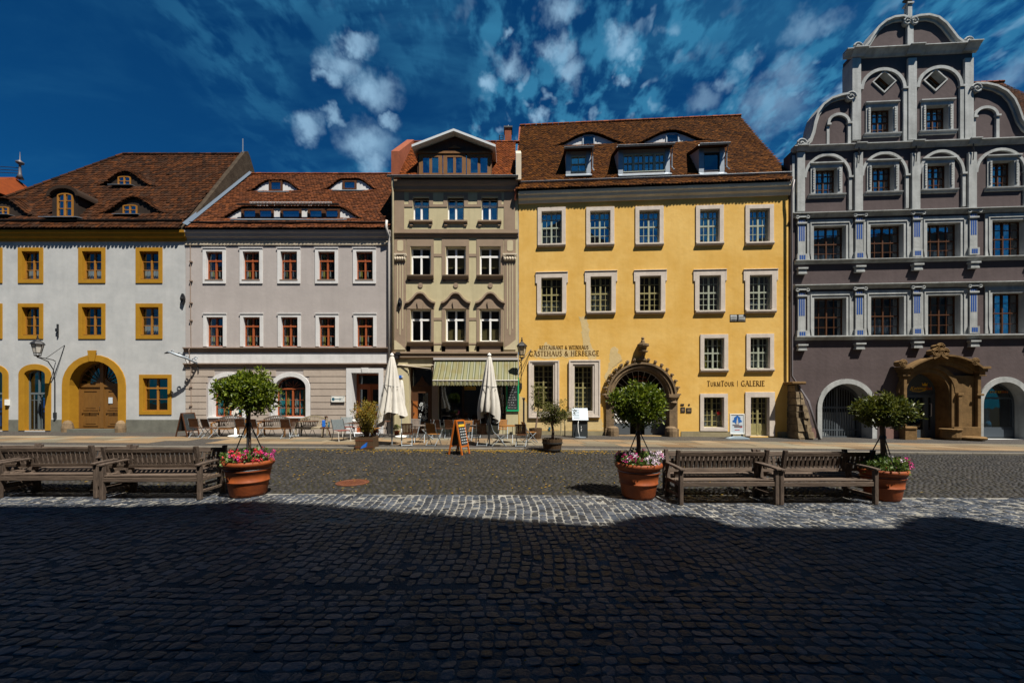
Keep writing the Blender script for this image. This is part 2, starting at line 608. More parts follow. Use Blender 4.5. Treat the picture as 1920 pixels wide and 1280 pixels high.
M['rubble'] = mat('rubble_stone', (0.22, 0.17, 0.105), 0.95, 0.1, col2=(0.075, 0.056, 0.036), scale=3.5, bump=0.9, bscale=9, island=0.25)
M['tile_old'] = mat('tile_old', (0.030, 0.0125, 0.006), 0.9, 0.08, col2=(0.016, 0.010, 0.007), scale=0.9, island=0.45, col3=(0.050, 0.0165, 0.005))
M['tile_red'] = mat('tile_red', (0.070, 0.022, 0.009), 0.9, 0.08, col2=(0.042, 0.0175, 0.010), scale=1.2, island=0.4, col3=(0.095, 0.030, 0.010))
M['tile_new'] = mat('tile_new', (0.125, 0.029, 0.006), 0.85, 0.1, col2=(0.085, 0.020, 0.005), scale=1.5, island=0.35, col3=(0.16, 0.042, 0.008))
M['tile_rust'] = mat('tile_rust', (0.050, 0.0155, 0.0035), 0.9, 0.08, col2=(0.024, 0.009, 0.003), scale=1.0, island=0.5, col3=(0.086, 0.030, 0.0045))
M['underlay'] = mat('roof_underlay', (0.03, 0.02, 0.015), 0.95, 0.05)
M['brick_red'] = mat('brick_red', (0.24, 0.075, 0.04), 0.9, 0.1, col2=(0.17, 0.055, 0.03), scale=5, bump=0.4, bscale=18)
M['gable_brown'] = mat('gable_brown', (0.065, 0.05, 0.036), 0.95, 0.05, col2=(0.032, 0.024, 0.018), scale=3, bump=0.6, bscale=12)
M['blue_flashing'] = mat('blue_flashing', (0.06, 0.085, 0.12), 0.5, 0.4)
M['pale_metal'] = mat('pale_metal', (0.50, 0.53, 0.54), 0.5, 0.4)
M['zinc'] = mat('zinc', (0.26, 0.30, 0.34), 0.45, 0.5, col2=(0.20, 0.23, 0.26), scale=3, metal=0.4)
M['dark_gutter'] = mat('dark_gutter', (0.04, 0.038, 0.036), 0.5, 0.4, metal=0.3)
M['pipe_white'] = mat('pipe_white', (0.42, 0.40, 0.38), 0.5, 0.4)
M['pipe_dark'] = mat('pipe_dark', (0.10, 0.09, 0.095), 0.5, 0.4, metal=0.2)
M['black_iron'] = mat('black_iron', (0.02, 0.02, 0.022), 0.5, 0.5, metal=0.3)
M['grey_iron'] = mat('grey_iron', (0.075, 0.088, 0.10), 0.5, 0.4, metal=0.2)
M['wood_mustard'] = mat('wood_mustard', (0.30, 0.135, 0.018), 0.55, 0.35, col2=(0.24, 0.10, 0.012), scale=4, stretch=(3, 3, 0.6))
M['wood_door'] = mat('wood_door', (0.16, 0.075, 0.015), 0.55, 0.35, col2=(0.12, 0.055, 0.012), scale=4, stretch=(3, 3, 0.6))
M['wood_red'] = mat('wood_red', (0.30, 0.075, 0.022), 0.5, 0.4, col2=(0.23, 0.055, 0.016), scale=4, stretch=(3, 3, 0.6))
M['wood_orange'] = mat('wood_orange', (0.30, 0.10, 0.02), 0.5, 0.4, col2=(0.22, 0.065, 0.012), scale=4, stretch=(3, 3, 0.6))
M['wood_dark'] = mat('wood_dark', (0.075, 0.03, 0.010), 0.6, 0.3, col2=(0.045, 0.018, 0.007), scale=4, stretch=(3, 3, 0.6))
M['wood_black'] = mat('wood_black', (0.030, 0.020, 0.014), 0.8, 0.2, col2=(0.018, 0.012, 0.009), scale=4)
M['wood_gable'] = mat('wood_gable', (0.19, 0.085, 0.02), 0.6, 0.3, col2=(0.12, 0.05, 0.012), scale=4, stretch=(3, 3, 0.6))
M['frame_white'] = mat('frame_white', (0.72, 0.72, 0.70), 0.45, 0.4)
M['frame_sage'] = mat('frame_sage', (0.31, 0.34, 0.27), 0.5, 0.35, col2=(0.26, 0.285, 0.22), scale=6)
M['frame_olive'] = mat('frame_olive', (0.27, 0.24, 0.10), 0.55, 0.35, col2=(0.21, 0.185, 0.08), scale=6)
M['frame_brown'] = mat('frame_brown', (0.085, 0.032, 0.010), 0.5, 0.3, col2=(0.06, 0.022, 0.007), scale=6)
M['frame_grey'] = mat('frame_grey', (0.10, 0.12, 0.125), 0.5, 0.4)
M['shop_grey'] = mat('shop_grey', (0.055, 0.07, 0.085), 0.5, 0.4)
M['glass'] = glassmat('window_glass', (0.60, 0.64, 0.64), 2.0)
M['glass_dark'] = glassmat('dark_glass', (0.35, 0.42, 0.48), 2.1)
M['glass_sky'] = glassmat('sky_glass', (0.45, 0.52, 0.60), 3.8)
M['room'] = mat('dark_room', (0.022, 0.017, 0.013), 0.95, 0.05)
M['net'] = mat('net_curtain', (0.42, 0.45, 0.45), 0.9, 0.05, col2=(0.26, 0.29, 0.30), scale=5, stretch=(6, 1, 0.6))
M['curtain_teal'] = mat('teal_curtain', (0.06, 0.38, 0.44), 0.9, 0.05, col2=(0.04, 0.24, 0.29), scale=5, stretch=(6, 1, 0.5))
M['curtain_gold'] = mat('gold_curtain', (0.50, 0.44, 0.11), 0.9, 0.05, col2=(0.34, 0.28, 0.07), scale=5, stretch=(6, 1, 0.5))
M['blind'] = mat('roller_blind', (0.18, 0.14, 0.06), 0.9, 0.05)
M['paper'] = mat('paper', (0.46, 0.52, 0.57), 0.7, 0.2)
M['lettering'] = mat('brown_lettering', (0.10, 0.05, 0.012), 0.85, 0.1)
M['gold_letter'] = mat('gold_lettering', (0.75, 0.45, 0.03), 0.5, 0.4)
M['orange_letter'] = mat('orange_lettering', (0.55, 0.14, 0.02), 0.5, 0.4)
M['chalk'] = mat('chalk', (0.5, 0.52, 0.52), 0.9, 0.05)
M['blackboard'] = mat('blackboard', (0.018, 0.022, 0.024), 0.7, 0.2, col2=(0.03, 0.034, 0.035), scale=4)
M['green_paint'] = mat('green_paint', (0.005, 0.30, 0.12), 0.5, 0.4)
M['orange_paint'] = mat('orange_paint', (0.42, 0.105, 0.008), 0.55, 0.35)
M['canvas'] = mat('canvas_white', (0.50, 0.475, 0.43), 0.9, 0.05, col2=(0.42, 0.40, 0.36), scale=3, bump=0.2, bscale=8)
M['teak'] = woodmat('teak', (0.082, 0.030, 0.010), (0.045, 0.017, 0.006))
M['teak_pale'] = woodmat('pale_teak', (0.34, 0.29, 0.20), (0.26, 0.22, 0.15))
M['teak_grey'] = woodmat('grey_teak', (0.17, 0.14, 0.115), (0.11, 0.09, 0.075))
M['teak_gold'] = woodmat('gold_teak', (0.26, 0.115, 0.025), (0.18, 0.075, 0.016))
M['alu'] = mat('grey_metal', (0.22, 0.25, 0.27), 0.45, 0.5, metal=0.35)
M['bench_wood'] = mat('bench_wood', (0.125, 0.092, 0.069), 0.75, 0.2, col2=(0.046, 0.033, 0.026), scale=5, stretch=(0.5, 5, 5), bump=0.4, bscale=18, island=0.2)
M['bench_post'] = mat('bench_post_wood', (0.105, 0.078, 0.060), 0.75, 0.2, col2=(0.040, 0.029, 0.023), scale=5, stretch=(5, 5, 0.7), bump=0.4, bscale=18)
M['terracotta'] = mat('terracotta', (0.25, 0.056, 0.010), 0.62, 0.3, col2=(0.15, 0.034, 0.008), scale=3.2, bump=0.2, bscale=16, streaks=0.35)
M['soil'] = mat('soil', (0.03, 0.022, 0.015), 0.95, 0.05, bump=0.8, bscale=20)
M['bark'] = mat('bark', (0.16, 0.11, 0.08), 0.9, 0.1, col2=(0.09, 0.06, 0.045), scale=8, stretch=(6, 6, 1), bump=0.6, bscale=25)
M['leaf'] = leafmat('laurel_leaf', (0.026, 0.055, 0.004), (0.155, 0.19, 0.009), 0.45, 0.35)
M['leaf_dark'] = leafmat('dark_leaf', (0.022, 0.038, 0.006), (0.12, 0.125, 0.012), 0.45, 0.35)
M['leaf_olive'] = leafmat('olive_leaf', (0.038, 0.046, 0.010), (0.12, 0.12, 0.022), 0.55, 0.2)
M['leaf_yellow'] = leafmat('yellowing_leaf', (0.13, 0.13, 0.012), (0.26, 0.17, 0.012), 0.5)
M['leaf_flower'] = leafmat('geranium_leaf', (0.04, 0.085, 0.014), (0.11, 0.16, 0.025), 0.5)
M['petal_red'] = leafmat('red_petal', (0.55, 0.02, 0.03), (0.62, 0.05, 0.10), 0.6, 0.2)
M['petal_pink'] = leafmat('pink_petal', (0.62, 0.06, 0.30), (0.55, 0.03, 0.20), 0.6, 0.2)
M['petal_white'] = leafmat('white_petal', (0.72, 0.68, 0.72), (0.62, 0.45, 0.60), 0.6, 0.2)
M['litter'] = leafmat('fallen_leaf', (0.32, 0.17, 0.015), (0.22, 0.16, 0.03), 0.8, 0.1, 0.1)
M['barrel'] = mat('barrel_wood', (0.085, 0.05, 0.024), 0.8, 0.2, col2=(0.05, 0.03, 0.016), scale=6, stretch=(6, 6, 0.8), bump=0.4, bscale=20)
M['sett'] = mat('basalt_sett', (0.024, 0.031, 0.043), 0.50, 0.35, col2=(0.015, 0.020, 0.029), scale=7, island=0.6, bump=0.6, bscale=24, col3=(0.042, 0.047, 0.057))
M['cobble'] = mat('road_cobble', (0.018, 0.0175, 0.018), 0.65, 0.2, col2=(0.012, 0.012, 0.013), scale=0.7, island=0.5, bump=0.4, bscale=30, col3=(0.025, 0.022, 0.019))
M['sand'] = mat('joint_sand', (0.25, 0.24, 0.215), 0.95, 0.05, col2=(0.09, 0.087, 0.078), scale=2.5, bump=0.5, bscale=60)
M['shade_grit'] = mat('shade_toned_grit', (0.085, 0.092, 0.10), 0.9, 0.1, col2=(0.035, 0.039, 0.045), scale=1.6, bump=0.8, bscale=70)  # joint filling with the foreground shade put into its colour
M['earth'] = mat('dark_earth', (0.020, 0.019, 0.014), 0.95, 0.05, col2=(0.04, 0.036, 0.018), scale=1.2, bump=0.6, bscale=40)
M['slab'] = mat('granite_slab', (0.185, 0.115, 0.058), 0.8, 0.15, col2=(0.15, 0.105, 0.06), scale=1.5, island=0.28, bump=0.2, bscale=30, col3=(0.14, 0.125, 0.09))
M['kerb'] = mat('kerb_granite', (0.15, 0.135, 0.11), 0.8, 0.15, col2=(0.11, 0.10, 0.085), scale=3, island=0.15, bump=0.2, bscale=30)
M['mosaic'] = voronoi_paving('small_mosaic', (0.030, 0.025, 0.021), (0.050, 0.043, 0.035), (0.016, 0.014, 0.011), 9)
M['rust'] = mat('rusty_iron', (0.15, 0.05, 0.022), 0.7, 0.3, col2=(0.09, 0.034, 0.018), scale=7, metal=0.3, bump=0.3, bscale=30)
M['lamp_glass'] = mat('lamp_glass', (0.50, 0.40, 0.26), 0.3, 0.5, col2=(0.42, 0.33, 0.2), scale=3)
M['lamp_white'] = mat('lamp_white', (0.50, 0.47, 0.42), 0.3, 0.5, col2=(0.42, 0.40, 0.36), scale=3)
M['blue_cloth'] = mat('blue_cloth', (0.01, 0.10, 0.42), 0.6, 0.3)
M['dark_teal'] = mat('dark_teal', (0.02, 0.09, 0.13), 0.6, 0.3)
M['red_paint'] = mat('red_paint', (0.45, 0.02, 0.02), 0.5, 0.3)
M['poster_blue'] = mat('poster_blue', (0.02, 0.13, 0.40), 0.5, 0.3, col2=(0.01, 0.08, 0.30), scale=8)
M['poster_grey'] = mat('poster_grey', (0.16, 0.14, 0.15), 0.6, 0.3)
M['white_plastic'] = mat('white_plastic', (0.66, 0.66, 0.62), 0.4, 0.4)
M['blue_grey'] = mat('blue_grey_plastic', (0.30, 0.38, 0.44), 0.4, 0.4)
M['shade_wall'] = mat('far_wall', (0.20, 0.17, 0.14), 0.9, 0.1, col2=(0.16, 0.135, 0.11), scale=1)
M['shade_roof'] = mat('far_roof', (0.10, 0.045, 0.025), 0.9, 0.1, col2=(0.07, 0.03, 0.02), scale=2)


def stripe_mat(name, c1, c2, w):
    m, N, L, b = newmat(name)
    t = N.new('ShaderNodeTexCoord')
    sp = N.new('ShaderNodeSeparateXYZ')
    L.new(t.outputs['Object'], sp.inputs[0])
    a = N.new('ShaderNodeMath'); a.operation = 'MULTIPLY'; a.inputs[1].default_value = 1 / w
    L.new(sp.outputs[0], a.inputs[0])
    f = N.new('ShaderNodeMath'); f.operation = 'FRACT'
    L.new(a.outputs[0], f.inputs[0])
    g = N.new('ShaderNodeValToRGB')
    g.color_ramp.interpolation = 'CONSTANT'
    e = g.color_ramp.elements
    e[0].color = (*c1, 1)
    e[1].position = 0.5
    e[1].color = (*c2, 1)
    q = e.new(0.62); q.color = (0.20, 0.20, 0.15, 1)
    q = e.new(0.80); q.color = (*c2, 1)
    L.new(f.outputs[0], g.inputs[0])
    n = N.new('ShaderNodeTexNoise'); n.inputs['Scale'].default_value = 1.6; n.inputs['Detail'].default_value = 5
    L.new(t.outputs['Object'], n.inputs['Vector'])
    rp = N.new('ShaderNodeMapRange'); rp.inputs['From Min'].default_value = 0.45; rp.inputs['From Max'].default_value = 0.75; rp.inputs['To Max'].default_value = 0.6
    L.new(n.outputs['Fac'], rp.inputs['Value'])
    mx = N.new('ShaderNodeMix'); mx.data_type = 'RGBA'
    L.new(rp.outputs[0], mx.inputs['Factor'])
    L.new(g.outputs[0], mx.inputs['A'])
    mx.inputs['B'].default_value = (0.11, 0.078, 0.010, 1)
    L.new(mx.outputs['Result'], b.inputs['Base Color'])
    b.inputs['Roughness'].default_value = 0.9
    return m


M['awning'] = stripe_mat('awning_stripes', (0.155, 0.15, 0.075), (0.065, 0.072, 0.030), 0.30)
# ------------------------------------------------------------------ ground
def sheet(name, pts, dz, m, kind='structure'):
    b = MB()
    b.add([(x, y, gz(x) + dz) for x, y in pts], [tuple(range(len(pts)))])
    o = b.build(name, m)
    tag(o, kind=kind)
    return o


sheet('ground', [(-300, -150), (300, -150), (300, 400), (-300, 400)], -0.055, M['earth'])
sheet('sunlit_sand_bed', [(-26, 6.0), (26, 6.0), (26, 7.92), (-26, 7.92)], -0.005, M['sand'])  # pale joints laid only in the sunlit strip, ending at the shadow edge
sheet('shaded_grit_bed', [(-26, 0.5), (26, 0.5), (26, 5.995), (-26, 5.995)], -0.0035, M['shade_grit'])  # joints nearer the viewer, coloured darker to stand in for the shade
sheet('joint_bed', [(-45, 7.925), (32, 7.925), (32, 15.3), (-45, 15.3)], -0.011, M['earth'])


def y_kerb(x): return 15.05 - 0.03 * max(x, 0)
def y_low(x): return 16.15 - 0.045 * max(x, 0)
def y_up(x): return 18.95 - 0.055 * max(x, 0)


MANHOLE = ground_at(661, 904)


def stones(name, m, xs, y0, y1, lx, ly, nseg, sq, rings, jit, drop=None, along_y=True, gap=0.012, tilt=0.05, top=0.0, warp=0.0):
    """paving of separate domed stones in one mesh; rows broken like laid setts"""
    cx, cy, hx, hy = [], [], [], []
    la, lb = (ly, lx) if along_y else (lx, ly)             # la along the row, lb across
    a0, a1, b0, b1 = (y0, y1, xs[0], xs[1]) if along_y else (xs[0], xs[1], y0, y1)
    for i in range(int((b1 - b0) / lb)):
        n = int((a1 - a0) / la * 1.15) + 3
        w = la * rng.uniform(1 - 1.8 * jit, 1 + 1.8 * jit, n)
        e = a0 - rng.random() * la + np.concatenate([[0], np.cumsum(w)])
        ca, ha = (e[1:] + e[:-1]) / 2, (w / 2 - gap)
        cb = np.full(n, b0 + (i + .5) * lb) + rng.normal(0, .02 * lb, n)
        hb = (lb / 2 - gap) * rng.uniform(.93, 1.03, n)
        if along_y:
            cx.append(cb); cy.append(ca); hx.append(hb); hy.append(ha)
        else:
            cx.append(ca); cy.append(cb); hx.append(ha); hy.append(hb)
    cx, cy, hx, hy = map(np.concatenate, (cx, cy, hx, hy))
    if warp:
        cx = cx + warp * np.sin(cy * 1.3 + 1) * 0.5 + warp * 0.5 * np.sin(cy * 2.9)
        cy = cy + warp * np.sin(cx * 0.8) * 0.6
    keep = (cy > y0) & (cy < y1) & (np.abs(cx) < cy * 1.42 + 0.6)
    if drop is not None:
        keep &= drop(cx, cy)
    cx, cy, hx, hy = cx[keep], cy[keep], hx[keep], hy[keep]
    n = len(cx)
    th = np.linspace(0, 2 * np.pi, nseg, endpoint=False) + np.pi / nseg
    c, s = np.cos(th), np.sin(th)
    rr = 1 / (np.abs(c) ** sq + np.abs(s) ** sq) ** (1 / sq)
    rot = rng.normal(0, 0.035, n)
    P = []
    tx, ty = rng.normal(0, tilt, n), rng.normal(0, tilt, n)
    dz = rng.normal(0, 0.003, n) + top
    wob = rng.uniform(0.93, 1.035, (n, nseg))
    for rad, z in rings:
        lx_ = hx[:, None] * rad * rr * c * wob
        ly_ = hy[:, None] * rad * rr * s * wob
        X = lx_ * np.cos(rot)[:, None] - ly_ * np.sin(rot)[:, None]
        Y = lx_ * np.sin(rot)[:, None] + ly_ * np.cos(rot)[:, None]
        Z = z + X * tx[:, None] + Y * ty[:, None] + dz[:, None] + (rng.normal(0, 0.0016, X.shape) if z > -0.02 else 0)
        P.append(np.stack([X + cx[:, None], Y + cy[:, None], Z + gz(cx)[:, None]], -1))
    V = np.concatenate(P, 1)                             # n, nr*nseg, 3
    nr = len(rings)
    q = []
    for r in range(nr - 1):
        for k in range(nseg):
            q.append((r * nseg + k, r * nseg + (k + 1) % nseg, (r + 1) * nseg + (k + 1) % nseg, (r + 1) * nseg + k))
    b = (nr - 1) * nseg                                  # cap: quads across the last ring
    for k in range(nseg // 2 - 1):
        q.append((b + k, b + k + 1, b + nseg - 2 - k, b + nseg - 1 - k))
    q = np.array(q)
    Q = (q[None] + (np.arange(n) * nr * nseg)[:, None, None]).reshape(-1, 4)
    o = np_mesh(name, V.reshape(-1, 3), Q, m, smooth=True)
    tag(o, kind='structure')
    return o


RG = [(1.0, -0.02), (0.99, -0.0025), (0.97, 0.0), (0.80, 0.0006), (0.45, 0.001)]
stones('cobblestone_square', M['sett'], (-7, 7), 1.4, 4.05, 0.128, 0.108, 12, 3.4, [(1.0, -0.02), (0.985, -0.003), (0.95, 0.0), (0.75, 0.0015), (0.4, 0.002)], 0.22, along_y=False, gap=0.0025, tilt=0.05, warp=0.10)
stones('sett_paving', M['sett'], (-13, 13), 4.0, 7.88, 0.128, 0.158, 12, 5, RG, 0.08, along_y=True, gap=0.0065, tilt=0.035, warp=0.07)
stones('road', M['cobble'], (-24, 24), 7.9, 15.0, 0.125, 0.105, 8, 3.2, [(1.0, -0.045), (0.93, -0.010), (0.6, 0.002)], 0.14,
       drop=lambda x, y: ((x - MANHOLE[0]) ** 2 + (y - MANHOLE[1]) ** 2 > 0.41 ** 2) & (y < 15.0 - 0.03 * np.maximum(x, 0)), along_y=False, gap=0.004, tilt=0.07, warp=0.06)

# pavement: mosaic strip, granite slabs, mosaic strip, kerb
xs_ = [-45, -20, 0, 20, 32]
pv = MB()
for a, b_ in zip(xs_, xs_[1:]):
    pv.add([(a, y_kerb(a) + 0.16, gz(a) + PV - 0.012), (b_, y_kerb(b_) + 0.16, gz(b_) + PV - 0.012), (b_, 24, gz(b_) + PV - 0.012), (a, 24, gz(a) + PV - 0.012)], [(0, 1, 2, 3)])
tag(pv.build('pavement', M['mosaic']), kind='structure')
sl = MB()
rs = random.Random(3)
for row in range(3):
    x = -34.0 - rs.random()
    while x < 30:
        w = rs.uniform(0.75, 1.45)
        ya0, yb0 = [y_low(t) + (y_up(t) - y_low(t)) * row / 3 for t in (x, x + w)]
        ya1, yb1 = [y_low(t) + (y_up(t) - y_low(t)) * (row + 1) / 3 for t in (x, x + w)]
        g_ = 0.012
        if abs(x) < y_up(x) * 1.45 and not (-15.6 < x < -13.2 and row < 2 and rs.random() < 0.7 and x < -13.5):
            z = [gz(t) + PV + rs.uniform(-0.003, 0.003) for t in (x, x + w)]
            sk = 0.10
            vs = [(x + g_ - sk * row, ya0 + g_, z[0]), (x + w - g_ - sk * row, yb0 + g_, z[1]), (x + w - g_ - sk * (row + 1), yb1 - g_, z[1]), (x + g_ - sk * (row + 1), ya1 - g_, z[0])]
            vs += [(p[0], p[1], p[2] - 0.06) for p in vs]
            sl.add(vs, [(0, 1, 2, 3), (0, 4, 5, 1), (1, 5, 6, 2), (2, 6, 7, 3), (3, 7, 4, 0)])
        x += w
tag(sl.build('slab_path', M['slab']), kind='structure')
kb = MB()
x = -30.0
while x < 28:
    w = rs.uniform(0.9, 1.2)
    z = gz(x) + PV
    vs = []
    for t in (x + 0.006, x + w - 0.006):
        for y, zz_ in ((0, -0.12), (0, -0.012), (0.012, 0), (0.16, 0), (0.16, -0.12)):
            vs.append((t, y_kerb(t) + y, gz(t) + PV + zz_))
    kb.add(vs, [(i, i + 5, i + 6, i + 1) for i in range(4)] + [(0, 1, 2, 3, 4), (9, 8, 7, 6, 5)])
    x += w
tag(kb.build('kerb', M['kerb']), kind='structure')

# fallen leaves and moss tufts caught along the kerb and on the road
def flakes(n, xf, yf, size, dz):
    X, Y = xf(n), yf(n)
    a = rng.uniform(0, 6.28, n)
    s_ = rng.uniform(0.5, 1.2, n) * size
    ux, uy = np.cos(a) * s_, np.sin(a) * s_
    z = gz(X) + dz + rng.uniform(0, 0.006, n)
    V = np.stack([np.stack([X - ux, Y - uy, z], -1), np.stack([X + uy * .5, Y - ux * .5, z + .006], -1), np.stack([X + ux, Y + uy, z + .002], -1), np.stack([X - uy * .5, Y + ux * .5, z + .008], -1)], 1)
    return V.reshape(-1, 3), np.arange(4 * n).reshape(-1, 4)


V1, Q1 = flakes(900, lambda n: rng.normal(-1.2, 4.2, n), lambda n: 14.98 - np.abs(rng.normal(0, 0.42, n)), 0.060, 0.006)
V2, Q2 = flakes(900, lambda n: rng.uniform(-11, 9, n), lambda n: rng.uniform(8.0, 14.8, n), 0.036, 0.006)
V3, Q3 = flakes(120, lambda n: rng.uniform(-7, 6, n), lambda n: rng.uniform(2.5, 7.5, n), 0.016, 0.012)
VV = np.concatenate([V1, V2, V3]); QQ = np.arange(len(VV)).reshape(-1, 4)
tag(np_mesh('leaf_litter', VV, QQ, M['litter']), kind='stuff')

mh = MB()
mh.lathe([(0.36, -0.03), (0.36, 0.004), (0.325, 0.006), (0.32, -0.004), (0.30, -0.004), (0.295, 0.003), (0.02, 0.003)], n=40)
for i in range(-4, 5):
    for j in range(-4, 5):
        if i * i + j * j < 18:
            mh.box(i * .06 - .018, i * .06 + .018, j * .06 - .018, j * .06 + .018, 0.003, 0.010)
mo = mh.build('manhole_cover', M['rust'], loc=MANHOLE)
tag(mo, 'round rusty manhole cover set in the dark cobbled road', 'manhole cover')

# ------------------------------------------------------------------ house kit


def arch_poly(x0, x1, z0, zs, rise, n=14):
    p = [(x0, z0), (x1, z0), (x1, zs)]
    if rise > 0:
        c, a = (x0 + x1) / 2, (x1 - x0) / 2
        p += [(c + a * math.cos(math.pi * k / n), zs + rise * math.sin(math.pi * k / n)) for k in range(1, n)]
    p.append((x0, zs))
    return p


def in_poly(x, z, poly):
    ins = False
    n = len(poly)
    for i in range(n):
        (xa, za), (xb, zb) = poly[i], poly[(i + 1) % n]
        if (za > z) != (zb > z) and x < (xb - xa) * (z - za) / (zb - za) + xa:
            ins = not ins
    return ins


class House:
    def __init__(s, name, label, cat, u0, Y0, ang=0.0):
        s.P0 = ((u0 - 960) / F * Y0, Y0)
        s.a = ang
        s.d = (math.cos(ang), math.sin(ang))
        s.n = (-math.sin(ang), math.cos(ang))
        s.e = thing(name, label, cat, (s.P0[0], s.P0[1], 0), ang)
        s.holes = []

    def L(s, u, v, y=0.0):
        dx = (u - 960) / F
        t = (y + s.n[0] * s.P0[0] + s.n[1] * s.P0[1]) / (s.n[0] * dx + s.n[1])
        X, Y = t * dx, t
        return (s.d[0] * (X - s.P0[0]) + s.d[1] * (Y - s.P0[1]), E + (HZ - v) / F * t)

    def X(s, u, y=0.0): return s.L(u, HZ, y)[0]
    def Z(s, u, v, y=0.0): return s.L(u, v, y)[1]

    def pts(s, px, y=0.0): return [s.L(u, v, y) for u, v in px]

    def world(s, x, y, z=0.0):
        return (s.P0[0] + s.d[0] * x + s.n[0] * y, s.P0[1] + s.d[1] * x + s.n[1] * y, z)

    def hole(s, poly, depth, mi):
        s.holes.append((poly, depth, mi))

    def wall(s, outline, mats, depth_back=9.0, name='wall', room=True, back=True):
        """façade with its openings and reveals, then the sides and back of the house"""
        vs2, edges = [], []
        loops = [outline] + [h[0] for h in s.holes]
        for lp in loops:
            o = len(vs2)
            vs2 += [Vector(p) for p in lp]
            edges += [(o + i, o + (i + 1) % len(lp)) for i in range(len(lp))]
        r = geometry.delaunay_2d_cdt(vs2, edges, [], 0, 1e-5)
        b = MB()
        pv_, fs = r[0], []
        for f in r[2]:
            cx = sum(pv_[i].x for i in f) / len(f)
            cz = sum(pv_[i].y for i in f) / len(f)
            if in_poly(cx, cz, outline) and not any(in_poly(cx, cz, h[0]) for h in s.holes):
                fs.append(tuple(f))
        b.add([(p.x, 0, p.y) for p in pv_], fs, 0)
        for poly, dep, mi in s.holes:
            n = len(poly)
            b.add([(x, 0, z) for x, z in poly] + [(x, dep, z) for x, z in poly], [(i, (i + 1) % n, (i + 1) % n + n, i + n) for i in range(n)], mi)
        n = len(outline)
        b.add([(x, 0, z) for x, z in outline] + [(x, depth_back, z) for x, z in outline], [(i, i + n, (i + 1) % n + n, (i + 1) % n) for i in range(n)] + ([tuple(range(2 * n - 1, n - 1, -1))] if back else []), 0)
        o = b.build(name, mats, s.e)
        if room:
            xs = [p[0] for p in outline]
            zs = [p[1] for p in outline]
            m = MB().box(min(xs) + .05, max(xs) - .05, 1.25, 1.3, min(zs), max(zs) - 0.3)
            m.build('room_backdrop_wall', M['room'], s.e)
        return o

    def win(s, u0, v0, u1, v1, fmat, bars='cross4', depth=0.16, fw=0.05, sur=None, sill=None, glass=None, rise_px=0, reveal=1, net=None, name='window', bottom=True, wavy=0, noglass=False, zb=None, ear=False):
        """one window: opening in the wall, frame, glass, stone surround, sill, curtain"""
        x0, z1 = s.L(u0, v0)
        x1, z0 = s.L(u1, v1)
        z1 = (z1 + s.Z(u1, v0)) / 2
        z0 = (z0 + s.Z(u0, v1)) / 2
        if zb is not None:
            z0 = zb
        rise = z1 - (s.Z(u0, v0 + rise_px) + s.Z(u1, v0 + rise_px)) / 2 if rise_px else 0
        zs = z1 - rise
        poly = arch_poly(x0, x1, z0, zs, rise)
        s.hole(poly, depth + 0.08, reveal)
        inner = arch_poly(x0 + fw, x1 - fw, z0 + fw, zs - (0 if rise else fw), max(rise - fw, 0) if rise else 0)
        b = MB()
        b.ring(inner, poly, depth, depth + 0.06, True)
        ht, wd, xc = z1 - z0, x1 - x0, (x0 + x1) / 2

        def top_at(x):
            if not rise:
                return z1 - fw
            q = max(0, 1 - ((x - xc) / (wd / 2)) ** 2)
            return zs + rise * math.sqrt(q) - fw * 0.5

        def V(fx, w, f0=0.0, f1=None, pr=0.0):
            x = x0 + wd * fx
            b.box(x - w / 2, x + w / 2, depth - pr, depth + 0.05 + pr * .1, z0 + fw + (ht - 2 * fw) * f0, top_at(x) if f1 is None else z0 + fw + (ht - 2 * fw) * f1)

        def Hh(fz, w, fx0=0.0, fx1=1.0, pr=0.0):
            z = z0 + ht * fz
            b.box(x0 + fw + (wd - 2 * fw) * fx0, x0 + fw + (wd - 2 * fw) * fx1, depth - pr, depth + 0.047 + pr * .1, z - w / 2, z + w / 2)
        if bars == 'two_by_three':
            V(.5, .085, pr=.012); Hh(.36, .03); Hh(.66, .03)
        elif bars == 'transom':
            V(.5, .085, pr=.015); Hh(.70, .085, pr=.022); Hh(.36, .026)
            b.box(xc - .04, xc + .04, depth - .03, depth, z0 + ht * .66, z0 + ht * .75)
        elif bars == 'white_cross':
            V(.5, .10, pr=.015); Hh(.68, .10, pr=.02)
            b.box(xc - .04, xc + .04, depth - .03, depth - .01, z0 + .01, z0 + .06)
        elif bars.startswith('leaf'):                    # leafRC: cross, each quarter with bars
            up, lo = int(bars[4]), int(bars[5])
            k_ = .7 if bars.endswith('thin') else 1
            V(.5, .085 * k_, pr=.015); Hh(.52, .075 * k_, pr=.012)
            V(.26, .024, pr=.003); V(.74, .024, pr=.003)
            for k in range(1, up):
                Hh(.55 + .45 * k / up * .98, .024, pr=.002)
            for k in range(1, lo):
                Hh(.50 * k / lo + .01, .024, pr=.002)
        elif bars.startswith('door'):                    # tall casement with even rows
            n = int(bars[4:])
            V(.5, .09, pr=.015); V(.26, .026, pr=.003); V(.74, .026, pr=.003)
            for k in range(1, n):
                Hh(k / n, .03, pr=.002)
        elif bars.startswith('tall'):
            V(.5, .085, pr=.015); Hh(.52, .07, pr=.012); V(.26, .024, pr=.003); V(.74, .024, pr=.003)
            for k in (.1, .2, .3, .41, .63, .75, .87):
                Hh(k, .024, pr=.002)
        elif bars == 'arched':
            Hh((zs - z0) / ht - .03, .09, pr=.03); V(.5, .085, 0, (zs - z0) / ht - .06, pr=.015)
            V(.27, .024, 0, (zs - z0) / ht - .06); V(.73, .024, 0, (zs - z0) / ht - .06)
            Hh(.22, .024); Hh(.42, .024)
